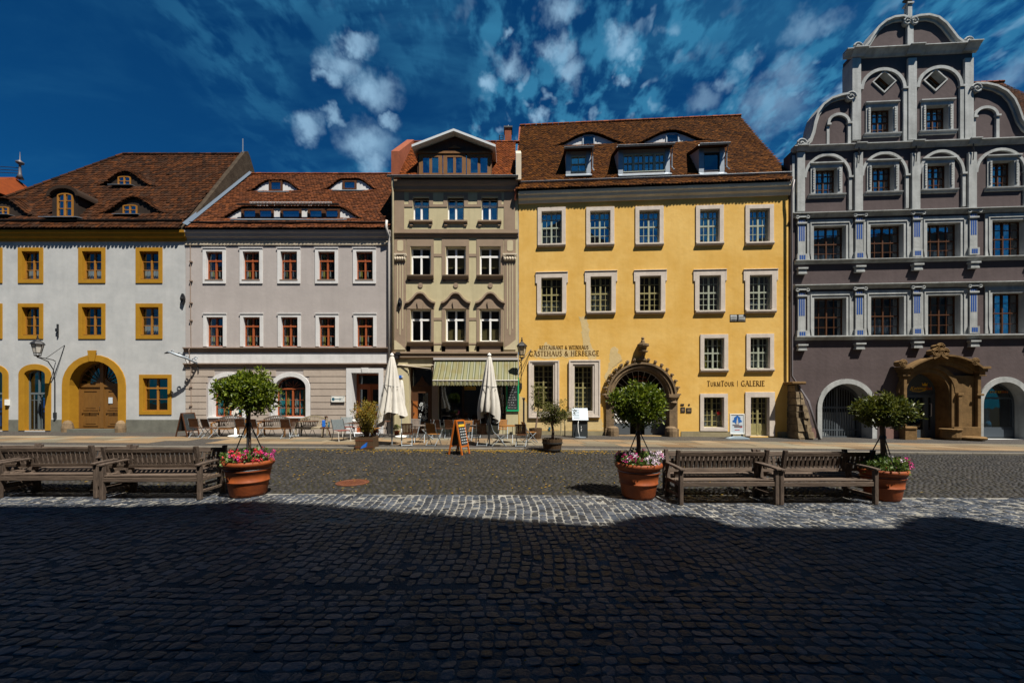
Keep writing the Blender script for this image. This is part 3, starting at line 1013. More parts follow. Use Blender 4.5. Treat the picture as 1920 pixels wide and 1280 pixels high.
            for k in range(5):
                a = math.pi * (k + 1) / 6
                b.bar((xc, depth + .02, zs), (xc + math.cos(a) * wd * .30, depth + .02, zs + math.sin(a) * rise * .62), .022, .02, (0, 1, 0))
        elif bars == 'plain_cross':
            V(.5, .06, pr=.01); Hh(.5, .03)
        elif bars == 'small':
            V(.5, .05); Hh(.5, .03)
        elif bars == 'mull':
            V(.5, .07, pr=.01)
        w = b.build(name, fmat, s.e)
        if not noglass:
            g = MB().add([(x, depth + .035, z) for x, z in inner], [tuple(range(len(inner)))])
            g.build('pane', glass or M['glass'], w)
        if sur:
            wpx, sm, pr = sur
            outer = arch_poly(x0 - wpx, x1 + wpx, z0 - (wpx if bottom else 0), zs + (0 if rise else wpx), rise + wpx if rise else 0)
            q = MB().ring(poly, outer, -pr, 0.0, bottom)
            if ear:                                      # stepped ears at the head of the surround
                for sg, xa in ((-1, x0 - wpx), (1, x1 + wpx)):
                    q.box(min(xa, xa + sg * .075), max(xa, xa + sg * .075), -pr, 0, z1 - .28, z1 + wpx + .05)
                q.box(x0 - wpx, x1 + wpx, -pr * .6, 0, z1 + wpx, z1 + wpx + .03)
                q.box(x0 - wpx - .075, x1 + wpx + .075, -pr - .03, 0, z1 + wpx + .05, z1 + wpx + .085)
            q.build('surround', sm, w, bevel=0.006)
        if sill:
            sm, ov, pr, hh, dz = sill
            MB().xprism([(0, z0 - dz), (-pr, z0 - dz - .015), (-pr, z0 - dz - hh * .55), (-pr * .55, z0 - dz - hh), (0, z0 - dz - hh)], x0 - ov, x1 + ov).build('sill', sm, w)
        if net:
            kind, f0, f1 = net
            y = depth + .16
            cmats = {'net': [M['net']], 'teal': [M['curtain_teal'], M['curtain_gold'], M['net']], 'blind': [M['blind']], 'side': [M['net'], M['curtain_gold']]}[kind]
            spans = {'net': [(0, 1, 0)], 'blind': [(0, 1, 0)], 'teal': [(0, .22, 0), (.22, .34, 1), (.34, .47, 0), (.52, .62, 2), (.62, .78, 0), (.78, .9, 1), (.9, 1, 0)], 'side': [(.04, .13, 0), (.13, .26, 1), (.53, .60, 0), (.80, .95, 1)]}[kind]
            k = MB()
            for a, c_, mi in spans:
                nn = max(4, int((c_ - a) * 40))
                xs = [x0 + wd * (a + (c_ - a) * i / nn) for i in range(nn + 1)]
                yy = [y + (0.03 * math.sin(i * 1.9) if kind != 'blind' else 0) for i in range(nn + 1)]
                k.add([(x, q_, z0 + ht * f0) for x, q_ in zip(xs, yy)] + [(x, q_, z0 + ht * f1) for x, q_ in zip(xs, yy)], [(i, i + 1, i + nn + 2, i + nn + 1) for i in range(nn)], mi)
            k.build('curtain', cmats, w, smooth=True)
        return w, (x0, z0, x1, z1)

    # roofs ---------------------------------------------------------
    def roof_plane(s, ye, ze, yr, zr):
        s.ye, s.ze, s.yr, s.zr = ye, ze, yr, zr
        s.sl = (zr - ze) / (yr - ye)

    def rz(s, y): return s.ze + s.sl * (y - s.ye)

    def rp(s, u, v):                                     # view through a photo pixel onto the roof slope: (x, y)
        lo, hi = s.ye - 1, s.yr + 6
        for _ in range(50):
            m = (lo + hi) / 2
            if s.Z(u, v, m) > s.rz(m):
                lo = m
            else:
                hi = m
        return s.X(u, lo), lo

    def tiles(s, x0f, x1f, m, pitch=0.155, tw=0.17, brows=(), kick=0.0, skip=(), name='roof', lift=0.030):
        """slope of separate beaver-tail tiles over an underlay, lifted over eyebrow dormers"""
        cosl = 1 / math.hypot(1, s.sl)
        py_ = pitch * cosl
        nrow = int((s.yr - s.ye) / py_)
        for bq in brows:                                 # the front of each eyebrow sits on a tile course
            bq['y0'] = s.ye + round((bq['y0'] - s.ye) / py_) * py_

        def prof(bq, x):
            d = np.clip((np.abs(x - bq['xc']) - bq.get('flat', 0)) / (bq['W'] - bq.get('flat', 0)), 0, 1)
            p = bq['H'] * (0.5 + 0.5 * np.cos(np.pi * d)) ** bq.get('pw', 1.0) if bq.get('soft', True) else bq['H'] * (1 - d)
            return p

        def zf(x, y, yrow):
            z = s.ze + s.sl * (y - s.ye)
            # slight sag and unevenness of an old roof
            z = z + 0.035 * np.sin(x * 0.9 + 1.3) * np.sin((y - s.ye) * 1.1) + 0.012 * np.sin(x * 3.1 + y * 2.3)
            z0_ = z.copy()
            for bq in brows:
                p = prof(bq, x)
                zb_ = s.rz(bq['y0']) + p + bq['tan'] * (y - bq['y0'])
                ok = (p > 1e-3) & (yrow > bq['y0'] - bq.get('over', 0) * py_ - 1e-4)
                z = np.where(ok, np.maximum(z, zb_), z)
            return z
        Vs, X0, Y0 = [], [], []
        cxs, rys = [], []
        for r in range(nrow + 1):
            y = s.ye + r * py_
            xa, xb = x0f(y), x1f(y)
            n = int((xb - xa) / tw) + 1
            off = (r % 2) * tw / 2
            cxs.append(xa + off + (np.arange(n)) * tw)
            rys.append(np.full(n, y))
        cx, ry = np.concatenate(cxs), np.concatenate(rys)
        keep = np.ones(len(cx), bool)
        for fn in skip:
            keep &= ~fn(cx, ry)
        cx, ry = cx[keep], ry[keep]
        n = len(cx)
        w = tw * 0.47
        tmpl = [(-w, 1.30), (w, 1.30), (w, 0.14), (w * .72, -.10), (0, -.20), (-w * .72, -.10), (-w, 0.14)]
        jx, jy, jl = rng.normal(0, 0.006, n), rng.normal(0, 0.04, n), rng.normal(0, 0.006, n)
        jy[rng.random(n) < 0.010] -= 0.33                # a few tiles have slipped
        jl += np.where(rng.random(n) < 0.02, 0.018, 0)
        tops = []
        xa = np.array([x0f(y) for y in ry]); xb = np.array([x1f(y) for y in ry])
        for tx, tyf in tmpl:
            x = np.clip(cx + tx + jx, xa - 0.02, xb + 0.02)
            y = ry + (tyf + jy) * py_
            z = zf(x, y, ry) + 0.004 + (1.30 - tyf) * lift + jl + tx * rng.normal(0, 0.03, n)
            tops.append(np.stack([x, y, z], -1))
        T = np.stack(tops, 1)                            # n,7,3
        B = T[:, 2:7].copy(); B[:, :, 2] -= 0.030
        A = np.concatenate([T, B], 1)                    # n,12,3
        q = np.array([(0, 1, 2, 6), (2, 3, 5, 6), (3, 4, 5, 5), (2, 7, 8, 3), (3, 8, 9, 4), (4, 9, 10, 5), (5, 10, 11, 6)])
        q[2] = (3, 4, 4, 5)
        tri = np.array([(0, 6, 1), (1, 6, 2), (2, 6, 3), (3, 6, 5), (3, 5, 4), (2, 3, 8), (2, 8, 7), (3, 4, 9), (3, 9, 8), (4, 5, 10), (4, 10, 9), (5, 6, 11), (5, 11, 10)])
        Q = (tri[None] + (np.arange(n) * 12)[:, None, None]).reshape(-1, 3)
        V = A.reshape(-1, 3)
        # underlay as a grid
        ny = 26
        gy = np.linspace(s.ye + 0.04, s.yr, ny)
        nx = 40
        G, tq = [], []
        for y in gy:
            xs = np.linspace(x0f(y) + .02, x1f(y) - .02, nx)
            G.append(np.stack([xs, np.full(nx, y), s.ze + s.sl * (y - s.ye) + 0 * xs - 0.055], -1))
        G = np.concatenate(G)
        for j in range(ny - 1):
            for i in range(nx - 1):
                a = j * nx + i
                tq += [(a, a + 1, a + nx + 1), (a, a + nx + 1, a + nx)]
        base = len(V)
        V = np.concatenate([V, G]); ug = [np.array(tq) + base]
        for bq in brows:                                 # bumped underlay behind each eyebrow
            xs = np.linspace(bq['xc'] - bq['W'], bq['xc'] + bq['W'], 40)
            ys = np.linspace(bq['y0'] + 0.02, s.yr, 24)
            p = prof(bq, xs)
            base = len(V)
            GG = []
            for y in ys:
                zb_ = np.maximum(s.rz(y), s.rz(bq['y0']) + p + bq['tan'] * (y - bq['y0']))
                GG.append(np.stack([np.clip(xs, x0f(y) + .02, x1f(y) - .02), np.full(40, y), zb_ - 0.05], -1))
            V = np.concatenate([V] + GG)
            t2 = []
            for j in range(23):
                for i in range(39):
                    a = j * 40 + i
                    t2 += [(a, a + 1, a + 41), (a, a + 41, a + 40)]
            ug.append(np.array(t2) + base)
        U = np.concatenate(ug)
        # closure above the wall head and the back slope
        base = len(V)
        xa, xb = x0f(s.ye) + .03, x1f(s.ye) - .03
        yc_ = max(0.05, s.ye + .1)
        V = np.concatenate([V, np.array([(xa, yc_, s.ze - 1.0), (xb, yc_, s.ze - 1.0), (xb, yc_, s.rz(yc_) - .06), (xa, yc_, s.rz(yc_) - .06)])])
        U = np.concatenate([U, np.array([(0, 1, 2), (0, 2, 3)]) + base])
        base = len(V)
        xa, xb = x0f(s.yr), x1f(s.yr)
        V = np.concatenate([V, np.array([(xa, s.yr, s.zr - .03), (xb, s.yr, s.zr - .03), (xb, 2 * s.yr, s.ze), (xa, 2 * s.yr, s.ze)])])
        U = np.concatenate([U, np.array([(0, 1, 2), (0, 2, 3)]) + base])
        o = np_mesh(name, V, np.concatenate([Q, U]), [m, M['underlay']], s.e, mi=np.concatenate([np.zeros(len(Q)), np.ones(len(U))]))
        return o, prof

    def ridge(s, xa, xb, m, r=0.11, step=0.36):
        b = MB()
        x = xa
        while x < xb:
            b.tube([(x, s.yr, s.zr + .0 + rs.uniform(-.008, .008)), (x + step * .93, s.yr, s.zr + .02 + rs.uniform(-.008, .008))], [r * 1.08, r * .95], 8)
            x += step
        return b.build('ridge_tiles', m, s.e)

    def brow_front(s, bq, prof, m, inset=0.10, name='eyebrow_dormer', lip=None):
        xs = np.linspace(bq['xc'] - bq['W'] * .985, bq['xc'] + bq['W'] * .985, 41)
        p = prof(bq, xs)
        y = bq['y0'] + inset
        zb_ = s.rz(bq['y0']) - 0.02
        b = MB()
        n = len(xs)
        top = [(x, y, zb_ + max(float(q) - .03, 0.001)) for x, q in zip(xs, p)]
        b.add([(x, y, zb_) for x in xs] + top, [(i, i + 1, n + i + 1, n + i) for i in range(n - 1)])
        return b.build(name, m, s.e), y, zb_

    def gutter(s, xa, xb, y, z, m, r=0.075, name='gutter'):
        b = MB()
        n = 7
        pr = [(y - r * math.cos(math.pi * k / (n - 1)), z - r * math.sin(math.pi * k / (n - 1))) for k in range(n)]
        vs = [(xa, p, q) for p, q in pr] + [(xb, p, q) for p, q in pr]
        b.add(vs, [(i, i + n, i + n + 1, i + 1) for i in range(n - 1)])
        b.tube([(xa, y - r, z), (xb, y - r, z)], 0.014, 5)
        return b.build(name, m, s.e)

    def cornice(s, xa, xb, zt, prof, m, name='cornice'):
        """moulding along the wall; prof = [(outward, down)] from the top"""
        poly = [(0.0, zt)] + [(-o, zt - d) for o, d in prof] + [(0.0, zt - prof[-1][1])]
        return MB().xprism(poly, xa, xb).build(name, m, s.e)

    def boxpart(s, name, m, u0, v0, u1, v1, pr, y1=0.0, bevel=0, parent=None):
        x0, z1 = s.L(u0, v0)
        x1, z0 = s.L(u1, v1)
        return MB().box(x0, x1, -pr, y1, z0, z1).build(name, m, parent or s.e, bevel=bevel)


GB = lambda h, u: gz(h.world(h.X(u), 0)[0]) + PV       # pavement level at the foot of a house
# ------------------------------------------------------------------ white house with mustard frames
D0 = 21.3
H1 = House('white_house', 'white plastered house with mustard yellow window frames and dark tiled hipped roof', 'house', 348, D0)
xL, xR = H1.X(-75), H1.X(347.5)
zt1 = H1.Z(200, 440)
g1 = -0.25
H1.sil = (M['mustard'], .02, .05, .06, -.01)
for row, (vo0, vo1, vi0, vi1) in enumerate(((465, 531.5, 471.5, 524), (569.5, 635.5, 576, 628.5))):
    for k, (uo0, uo1, ui0, ui1) in enumerate(((-44, 5, -36, -2), (33.7, 82, 41.5, 74.5), (147.5, 197.8, 154.5, 191), (255, 305.5, 262, 298))):
        w, (x0, z0, x1, z1) = H1.win(ui0, vi0, ui1, vi1, M['wood_mustard'], 'two_by_three', depth=.15, sur=(.20, M['mustard'], .035),
                                     sill=(M['wood_door'], -.03, -.12, .05, -.12) if False else None,
                                     net=('net', 0.0, .55) if row == 0 and k else (('net', .1, 1) if k == 3 else None), glass=M['glass'])
        MB().box(x0 + .02, x1 - .02, .03, .145, z0 + .001, z0 + .05).build('sill', M['wood_door'], w)
# arched glazed doors
for ui0, ui1 in ((-38, 5.5), (46.5, 85.5)):
    w, (x0, z0, x1, z1) = H1.win(ui0, 693, ui1, 805, M['frame_grey'], 'plain_cross', depth=.18, sur=(.31, M['mustard'], .035), rise_px=9, bottom=False, glass=M['glass'], net=None, zb=GB(H1, 60) + .05, name='glazed_door')
    b = MB()
    b.box(x0 + .1, x1 - .1, .15, .165, z0 + 1.93, z0 + 2.03)
    for k in range(5):
        b.box(x0 + .14 + k * (x1 - x0 - .28) / 4 - .02, x0 + .14 + k * (x1 - x0 - .28) / 4 + .02, .13, .145, z0 + .05, z0 + 1.9)
    b.build('rail', M['frame_grey'], w)
    b = MB()
    for k, (a, c) in enumerate(((.16, .30), (.36, .52), (.60, .74), (.78, .9))):
        b.box(x0 + (x1 - x0) * a, x0 + (x1 - x0) * c, .50, .51, z0 + .2, z0 + 1.85 - .1 * k)
    b.build('blue_display', M['blue_cloth'], w)
# big arched door
xa, za = H1.L(131.5, 677); xb, _ = H1.L(222.5, 677)
gd = GB(H1, 176) + .16
zsp = H1.Z(176, 722)
dp = arch_poly(xa, xb, gd, zsp, za - zsp)
H1.hole(dp, .5, 1)
door = MB()
ww = .08
inner = arch_poly(xa + ww, xb - ww, gd + .02, zsp, za - zsp - ww)
door.ring(inner, dp, .42, .5, True)
zt = zsp + .02
door.box(xa + ww, xb - ww, .40, .5, zt - .10, zt + .10)
xm = (xa + xb) / 2
door.box(xm - .09, xm + .09, .38, .5, gd, za - ww)
door.box(xa + ww, xm - .09, .45, .5, gd, zt - .1)
door.box(xm + .09, xb - ww, .45, .5, gd, zt - .1)
for sg in (-1, 1):
    c = xm + sg * (xb - xa) * .255
    for z0_, z1_ in ((gd + .12, gd + .78), (gd + .98, zt - .28)):
        q = .40
        door.box(c - q, c + q, .425, .45, z0_, z0_ + .05); door.box(c - q, c + q, .425, .45, z1_ - .05, z1_)
        door.box(c - q, c - q + .05, .425, .45, z0_ + .05, z1_ - .05); door.box(c + q - .05, c + q, .425, .45, z0_ + .05, z1_ - .05)
        door.box(c - q + .12, c + q - .12, .435, .45, z0_ + .12, z1_ - .12)
    door.box(c - .46, c + .46, .40, .45, gd + .83, gd + .93)
    door.lathe([(.03, 0), (.03, .05)], (c, .39, gd + .86), 10)
    for k in range(5):
        a = math.pi * (k + .6) / 10.4 if sg > 0 else math.pi - math.pi * (k + .6) / 10.4
        door.bar((xm + sg * .1, .45, zt + .12), (xm + math.cos(a) * 1.2, .45, zt + .1 + math.sin(a) * (za - zt) * .93), .025, .03, (0, 1, 0))
    door.prism([(xm + sg * .09, zt + .1), (xm + sg * .62, zt + .1), (xm + sg * .35, zt + .2), (xm + sg * .16, zt + .38), (xm + sg * .09, zt + .62)][::sg], .42, .46)
dr = door.build('door', M['wood_door'], H1.e)
MB().add([(x, .49, z) for x, z in arch_poly(xa + ww, xb - ww, zt + .1, zsp + .12, za - zsp - ww - .12)], [tuple(range(17))]).build('pane', M['glass_dark'], dr)
MB().box(xm + .33, xm + .55, .415, .424, gd + 1.35, gd + 1.68).build('notice_paper', M['paper'], dr)
MB().lathe([(.02, 0), (.035, .03), (.0, .06)], (xm - .13, .40, gd + 1.1), 8).build('handle', M['black_iron'], dr)
ds = MB().ring(dp, arch_poly(xa - .40, xb + .40, gd - .4, zsp, za - zsp + .34), -.05, 0, False)
ds.prism(H1.pts([(170, 677.5), (180, 677.5), (183.5, 657), (167, 657)]), -.10, -.051)
ds.build('door_surround', M['mustard'], dr, bevel=.008)
MB().box(xa - .1, xb + .1, -.28, .40, -.3, gd).build('door_step', M['plinth_grey'], H1.e)
gs = MB()
for c in (xa - .02, xb + .22):
    gs.cut().lathe([(.24, 0), (.25, .25), (.20, .5), (.12, .62), (.0, .66)], (c, -.10, gd - .2), 10)
gs.build('guard_stone', M['portal_stone'], H1.e)
# ground floor shop window
w, (x0, z0, x1, z1) = H1.win(268.5, 709, 315, 770, M['wood_mustard'], 'transom', depth=.14, sur=(.20, M['mustard'], .035), glass=M['glass_dark'])
MB().box(x0 + .02, x1 - .02, .02, .135, z0 + .001, z0 + .06).build('sill', M['wood_mustard'], w)
b = MB().box(x0 + .2, x0 + .62, .5, .52, z0 + .72, z0 + .86)
b.build('red_display', M['red_paint'], w)
H1.wall([(xL, g1), (xR, g1), (xR, zt1), (xL, zt1)], [M['white_plaster'], M['mustard']], 9.5)
# plinth between the openings
pb = MB()
zp = H1.Z(250, 786.5)
for a, c in ((-75, -48.5), (17, 35), (95, 117), (234.5, 347.5)):
    pb.cut().box(H1.X(a), H1.X(c), -.025, 0, g1, zp)
pb.build('plinth', M['plinth_grey'], H1.e)
# eaves
ov = .36
ze1 = H1.Z(200, 427, -ov)
H1.roof_plane(-ov, ze1, 4.6, H1.Z(340, 290, 4.6))
H1.cornice(xL, xR + .12, ze1 - .06, [(ov - .11, 0), (ov - .12, .12), (ov - .17, .16), (ov - .20, .30), (ov - .29, .38), (ov - .31, .52)], M['mustard'])
xa_r, _ = H1.rp(232, 290)
def hip(y): # hip edge in the photo from (232,290) on the ridge to the eave beyond the frame
    f = (y - H1.ye) / (H1.yr - H1.ye)
    return xa_r - (1 - f) * 5.6
brows = []
for (uc, vb, hw, vt) in ((235, 349, 56, 321), (247, 403, 64, 372), (6, 404, 62, 370)):
    x, y = H1.rp(uc, vb)
    zz1 = H1.rz(y)
    brows.append(dict(xc=x, y0=y, W=hw / F * (D0 + y) * 1.08, H=H1.Z(uc, vt, y) - zz1, tan=.42, pw=1.15, over=.55))
def clip1(cx, ry):
    return np.zeros(len(cx), bool)
_, prof = H1.tiles(lambda y: hip(y), lambda y: xR - .05, M['tile_old'], .27, .20, brows, lift=.052)
b = MB()
for i in range(22):
    f0, f1 = i / 22, (i + .93) / 22
    pts = []
    for f in (f0, f1):
        y = H1.ye + (H1.yr - H1.ye) * f
        pts.append((hip(y), y, H1.rz(y) + .02))
    b.tube(pts, [.12, .10], 7)
b.build('hip_tiles', M['tile_old'], H1.e)
# the slope beyond the hip
b = MB()
b.add([(hip(H1.ye), H1.ye, ze1 - .05), (xa_r, H1.yr, H1.zr - .05), (hip(H1.ye), 2 * H1.yr, ze1 - .05)], [(0, 1, 2)])
b.build('hip_roof', M['tile_old'], H1.e)
H1.ridge(xa_r, xR - .3, M['tile_old'])
yg = H1.ye + .32
H1.gutter(xL, xR - .1, yg, H1.rz(yg) + .10, M['dark_gutter'], .07)
for bq, (u0, v0, u1, v1) in zip(brows, ((222, 331, 246, 349), (231.5, 384.5, 258, 403.5), (-4, 388, 17.5, 404))):
    o, y, zb_ = H1.brow_front(bq, prof, M['wood_black'], .10)
    x0, x1 = H1.X(u0, y), H1.X(u1, y)
    z0, z1 = H1.Z((u0 + u1) / 2, v1, y), H1.Z((u0 + u1) / 2, v0, y)
    f = MB().ring(arch_poly(x0 + .06, x1 - .06, z0 + .06, z1 - .10, .05, 6), arch_poly(x0, x1, z0, z1 - .06, .06, 6), y - .05, y - .004)
    f.box((x0 + x1) / 2 - .035, (x0 + x1) / 2 + .035, y - .045, y - .01, z0 + .06, z1 - .06).box(x0 + .06, x1 - .06, y - .04, y - .012, (z0 + z1) / 2 - .015, (z0 + z1) / 2 + .015)
    wq = f.build('window', M['wood_mustard'], o)
    MB().box(x0 + .04, x1 - .04, y - .010, y - .005, z0 + .04, z1 - .04).build('pane', M['glass_sky'], o)
    MB().xprism([(y - .35, z0 - .07), (y, z0 - .01), (y, z0 - .03), (y - .35, z0 - .09)], x0 - .3, x1 + .3).build('sill', M['zinc'], o)
# round-headed box dormer
x, y = H1.rp(122, 409)
y -= .02
x0, x1 = H1.X(98, y), H1.X(146, y)
z0, z1 = H1.Z(122, 410, y), H1.Z(122, 366, y)
dm = MB()
hd = arch_poly(x0, x1, z0, z1 - .05, .36, 12)
yb_ = y + (z1 + .3 - z0) / H1.sl + .2
dm.prism(hd, y, yb_)
d_o = dm.build('dormer', M['wood_black'], H1.e)
dm = MB().ring(arch_poly(x0 - .0, x1 + .0, z1 - .08, z1 - .05, .365, 12), arch_poly(x0 - .16, x1 + .16, z1 - .10, z1 - .02, .50, 12), y - .14, yb_, False)
dm.build('dormer_roof', M['underlay'], d_o)
wx0, wx1 = H1.X(107, y - .05), H1.X(136.5, y - .05)
wz0, wz1 = H1.Z(120, 407, y - .05), H1.Z(120, 362, y - .05)
f = MB().ring(arch_poly(wx0 + .07, wx1 - .07, wz0 + .07, wz1 - .15, .09, 8), arch_poly(wx0, wx1, wz0, wz1 - .14, .14, 8), y - .06, y - .004)
f.box((wx0 + wx1) / 2 - .05, (wx0 + wx1) / 2 + .05, y - .065, y - .02, wz0 + .07, wz1 - .04)
for k in (.36, .68):
    f.box(wx0 + .07, wx1 - .07, y - .045, y - .02, wz0 + (wz1 - wz0) * k - .018, wz0 + (wz1 - wz0) * k + .018)
f.build('window', M['wood_mustard'], d_o)
MB().box(wx0 + .05, wx1 - .05, y - .012, y - .006, wz0 + .05, wz1 - .08).build('pane', M['glass_sky'], d_o)
MB().xprism([(y - .4, wz0 - .12), (y, wz0 - .02), (y, wz0 - .05), (y - .4, wz0 - .15)], x0 - .3, x1 + .3).build('sill', M['zinc'], d_o)
# fire wall at the east verge
yy, zr_ = H1.yr, H1.zr
MB().xprism([(-.22, ze1 + .10), (yy - .1, zr_ + .14), (yy + .15, zr_ + .30), (yy + .35, zr_ + .12), (2 * yy, ze1 + .1), (2 * yy, ze1 - 2), (.06, ze1 - .6), (-.2, ze1 - .10)], xR - .06, xR + .20).build('gable_wall', M['gable_brown'], H1.e)
MB().tube([(xR + .1, yy - .2, zr_), (xR + .1, yy - .2, zr_ + .9)], .03, 5).build('rod', M['zinc'], H1.e)

# ------------------------------------------------------------------ grey house
H2 = House('grey_house', 'pale grey three storey house with white window frames and long eyebrow dormer', 'house', 349, D0)
xL2, xR2 = H2.X(348.2), H2.X(734.5)
zt2 = H2.Z(500, 455)
OU = (378, 447, 517.7, 588.3, 659.3)
for r, (v0, v1) in enumerate(((472, 526), (594.7, 649.3))):
    for k, u in enumerate(OU):
        d = 8.8 + (1.0 if r else 0)
        w, (x0, z0, x1, z1) = H2.win(u + d, v0, u + d + 31, v1, M['wood_red'], 'transom', depth=.13, fw=.055, sur=(.17, M['white_trim'], .045) if not r else (.17, M['white_trim'], .045),
                                     bottom=(r == 0), net=('side', .02, .97), glass=M['glass'] if (r, k) not in ((0, 2),) else M['glass_sky'])
        q = MB()
        q.box(x0 - .17 - .035, x1 + .17 + .035, -.075, -.046, z1 + .17, z1 + .215)
        q.build('surround_cap', M['white_trim'], w)
        if r == 0:
            MB().box(x0 - .04, x1 + .04, -.06, .12, z0 + .001, z0 + .055).build('sill', M['brown_band'], w)
for (u0, u1) in ((399.5, 455), (516.5, 573.7)):
    w, (x0, z0, x1, z1) = H2.win(u0, 706, u1, 781, M['wood_red'], 'arched', depth=.22, fw=.06, rise_px=20, sur=(.235, M['white_trim'], .05), bottom=False, net=('teal', .02, .66), glass=M['glass'])
    MB().box(x0 - .25, x1 + .25, -.10, .2, z0 - .07, z0 - .002).build('sill', M['white_trim'], w)
# recessed front door
x0, z1 = H2.L(659.5, 699); x1, _ = H2.L(710.5, 699)
gb2 = GB(H2, 685)
dp = [(x0, gb2), (x1, gb2), (x1, z1), (x0, z1)]
H2.hole(dp, .75, 2)
b = MB()
xa, xb = x0, x1
zc = gb2 + 2.55
xm = (xa + xb) / 2
b.ring([(xa + .09, gb2 + .1), (xb - .09, gb2 + .1), (xb - .09, z1 - .08), (xa + .09, z1 - .08)], dp, .68, .76)
b.box(xa + .09, xb - .09, .67, .76, zc, zc + .11)
b.box(xm - .06, xm + .06, .66, .76, gb2 + .1, zc)
for sg in (-1, 1):
    c = xm + sg * (xb - xa - .18) * .27
    b.box(c - .27, c + .27, .71, .75, gb2 + .1, gb2 + 1.05)
    b.box(c - .20, c + .20, .695, .71, gb2 + .25, gb2 + .9)
    b.box(c - .30, c - .20, .70, .75, gb2 + 1.05, zc); b.box(c + .20, c + .30, .70, .75, gb2 + 1.05, zc)
    b.box(c - .2, c + .2, .70, .75, gb2 + 1.05, gb2 + 1.2); b.box(c - .2, c + .2, .70, .75, zc - .18, zc)
dr = b.build('door', M['wood_red'], H2.e)
MB().box(xa + .1, xb - .1, .74, .745, gb2 + 1.1, z1 - .1).build('pane', M['glass_dark'], dr)
MB().box(xb - .42, xb - .12, .685, .694, gb2 + 1.15, gb2 + 1.55).build('notice_paper', M['paper'], dr)
MB().box(x0 + .002, x0 + .02, .3, .45, gb2 + 1.2, gb2 + 1.65).build('bell_panel', M['black_iron'], dr)
q = MB().ring(dp, [(x0 - .28, gb2), (x1 + .25, gb2), (x1 + .25, z1 + .26), (x0 - .28, z1 + .26)], -.055, 0, False)
q.prism(H2.pts([(680, 699), (690, 699), (692, 689.5), (678, 689.5)]), -.085, -.056)
q.build('door_surround', M['white_trim'], dr, bevel=.006)
H2.wall([(xL2, -.3), (xR2, -.3), (xR2, zt2), (xL2, zt2)], [M['grey_plaster'], M['white_trim'], M['white_trim']], 9.4)
# rusticated ground floor: raised courses with grooves between
vv = [689.5, 693.6, 705.8, 717.5, 729.4, 742, 754, 766, 778, 790, 802, 824]
openings = [(H2.X(387), H2.X(461), H2.Z(425, 700), H2.Z(425, 789)), (H2.X(504), H2.X(583), H2.Z(545, 698), H2.Z(545, 789)), (H2.X(649), H2.X(719), H2.Z(690, 689), -9)]
rb = MB()
for va, vb in zip(vv, vv[1:]):
    zt_, zb_ = H2.Z(500, va) - .018, H2.Z(500, vb) + .018
    segs = [(xL2 + .02, xR2 - .02)]
    for i, (a, c, top, bot) in enumerate(openings):
        if zb_ < top and zt_ > bot:
            a2, c2 = a, c
            if i < 2:                                        # follow the arch heads
                zs_ = H2.Z(425, 727)
                zm = min(zt_, top)
                if zb_ > zs_ - .05:
                    q = min(1, max(0, (zb_ - zs_) / (top - zs_)))
                    hw = (c - a) / 2 * math.sqrt(1 - q * q)
                    a2, c2 = (a + c) / 2 - hw, (a + c) / 2 + hw
            segs = [x for s_ in segs for x in (((s_[0], a2), (c2, s_[1])) if s_[0] < a2 and s_[1] > c2 else (s_,))]
    for a, c in segs:
        rb.box(a, c, -.03, 0, zb_, zt_)
rb.build('rustication', M['rustic'], H2.e)
# bands
z = H2.Z(500, 651.5)
H2.cornice(xL2 - .05, xR2 - .05, z, [(.16, 0), (.16, .05), (.09, .10), (.08, .17), (.03, .22), (.03, .27)], M['brown_band'])
MB().box(xL2 + .01, xR2 - .02, -.035, 0, H2.Z(500, 680.5), z - .275).build('frieze', M['white_trim'], H2.e)
z = H2.Z(500, 681)
H2.cornice(xL2 - .05, xR2 - .05, z, [(.14, 0), (.14, .05), (.08, .09), (.07, .15), (.02, .2)], M['brown_band'], 'cornice')
z = H2.Z(500, 451.5)
H2.cornice(xL2 + .01, xR2 - .02, z, [(.05, 0), (.05, .08), (.035, .09), (.035, .17), (.06, .18), (.06, .23)], M['cream_band'], 'string_course')
ov2 = .34
ze2 = H2.Z(500, 427, -ov2)
H2.roof_plane(-ov2, ze2, 4.9, H2.Z(600, 327, 4.9))
H2.cornice(xL2 + .05, xR2 - .02, ze2 - .06, [(ov2 - .11, 0), (ov2 - .12, .10), (ov2 - .17, .16), (ov2 - .20, .30), (ov2 - .28, .36), (ov2 - .29, .46)], M['grey_plaster'])
brows = []
for (uc, vb, hw, flat, vt) in ((518, 357.5, 48, 14, 337), (656, 357, 48, 14, 336), (547, 409, 108, 86, 386)):
    x, y = H2.rp(uc, vb)
    k = (D0 + y) / F
    brows.append(dict(xc=x, y0=y, W=hw * k * (1.12 if flat < 20 else 1.28), flat=flat * k * (.9 if flat < 20 else .98), H=H2.Z(uc, vt, y) - H2.rz(y), tan=.40, over=.6, pw=1.0))
_, prof = H2.tiles(lambda y: xL2 + .26, lambda y: xR2 - .05, M['tile_red'], .215, .185, brows, lift=.044)
H2.ridge(xL2 + .3, xR2, M['tile_new'], .10)
yg = H2.ye + .30
H2.gutter(xL2 + .1, xR2 - .1, yg, H2.rz(yg) + .09, M['dark_gutter'], .07)
vl = MB()
for i in range(12):
    y0_, y1_ = [H2.ye + (H2.yr - H2.ye) * (i + t) / 12 for t in (0, 1)]
    vl.add([(xL2 + .10, y0_, H2.rz(y0_) + .26), (xL2 + .36, y0_, H2.rz(y0_) + .13), (xL2 + .36, y1_, H2.rz(y1_) + .13), (xL2 + .10, y1_, H2.rz(y1_) + .26)], [(0, 1, 2, 3)])
vl.build('valley_flashing', M['blue_flashing'], H2.e)
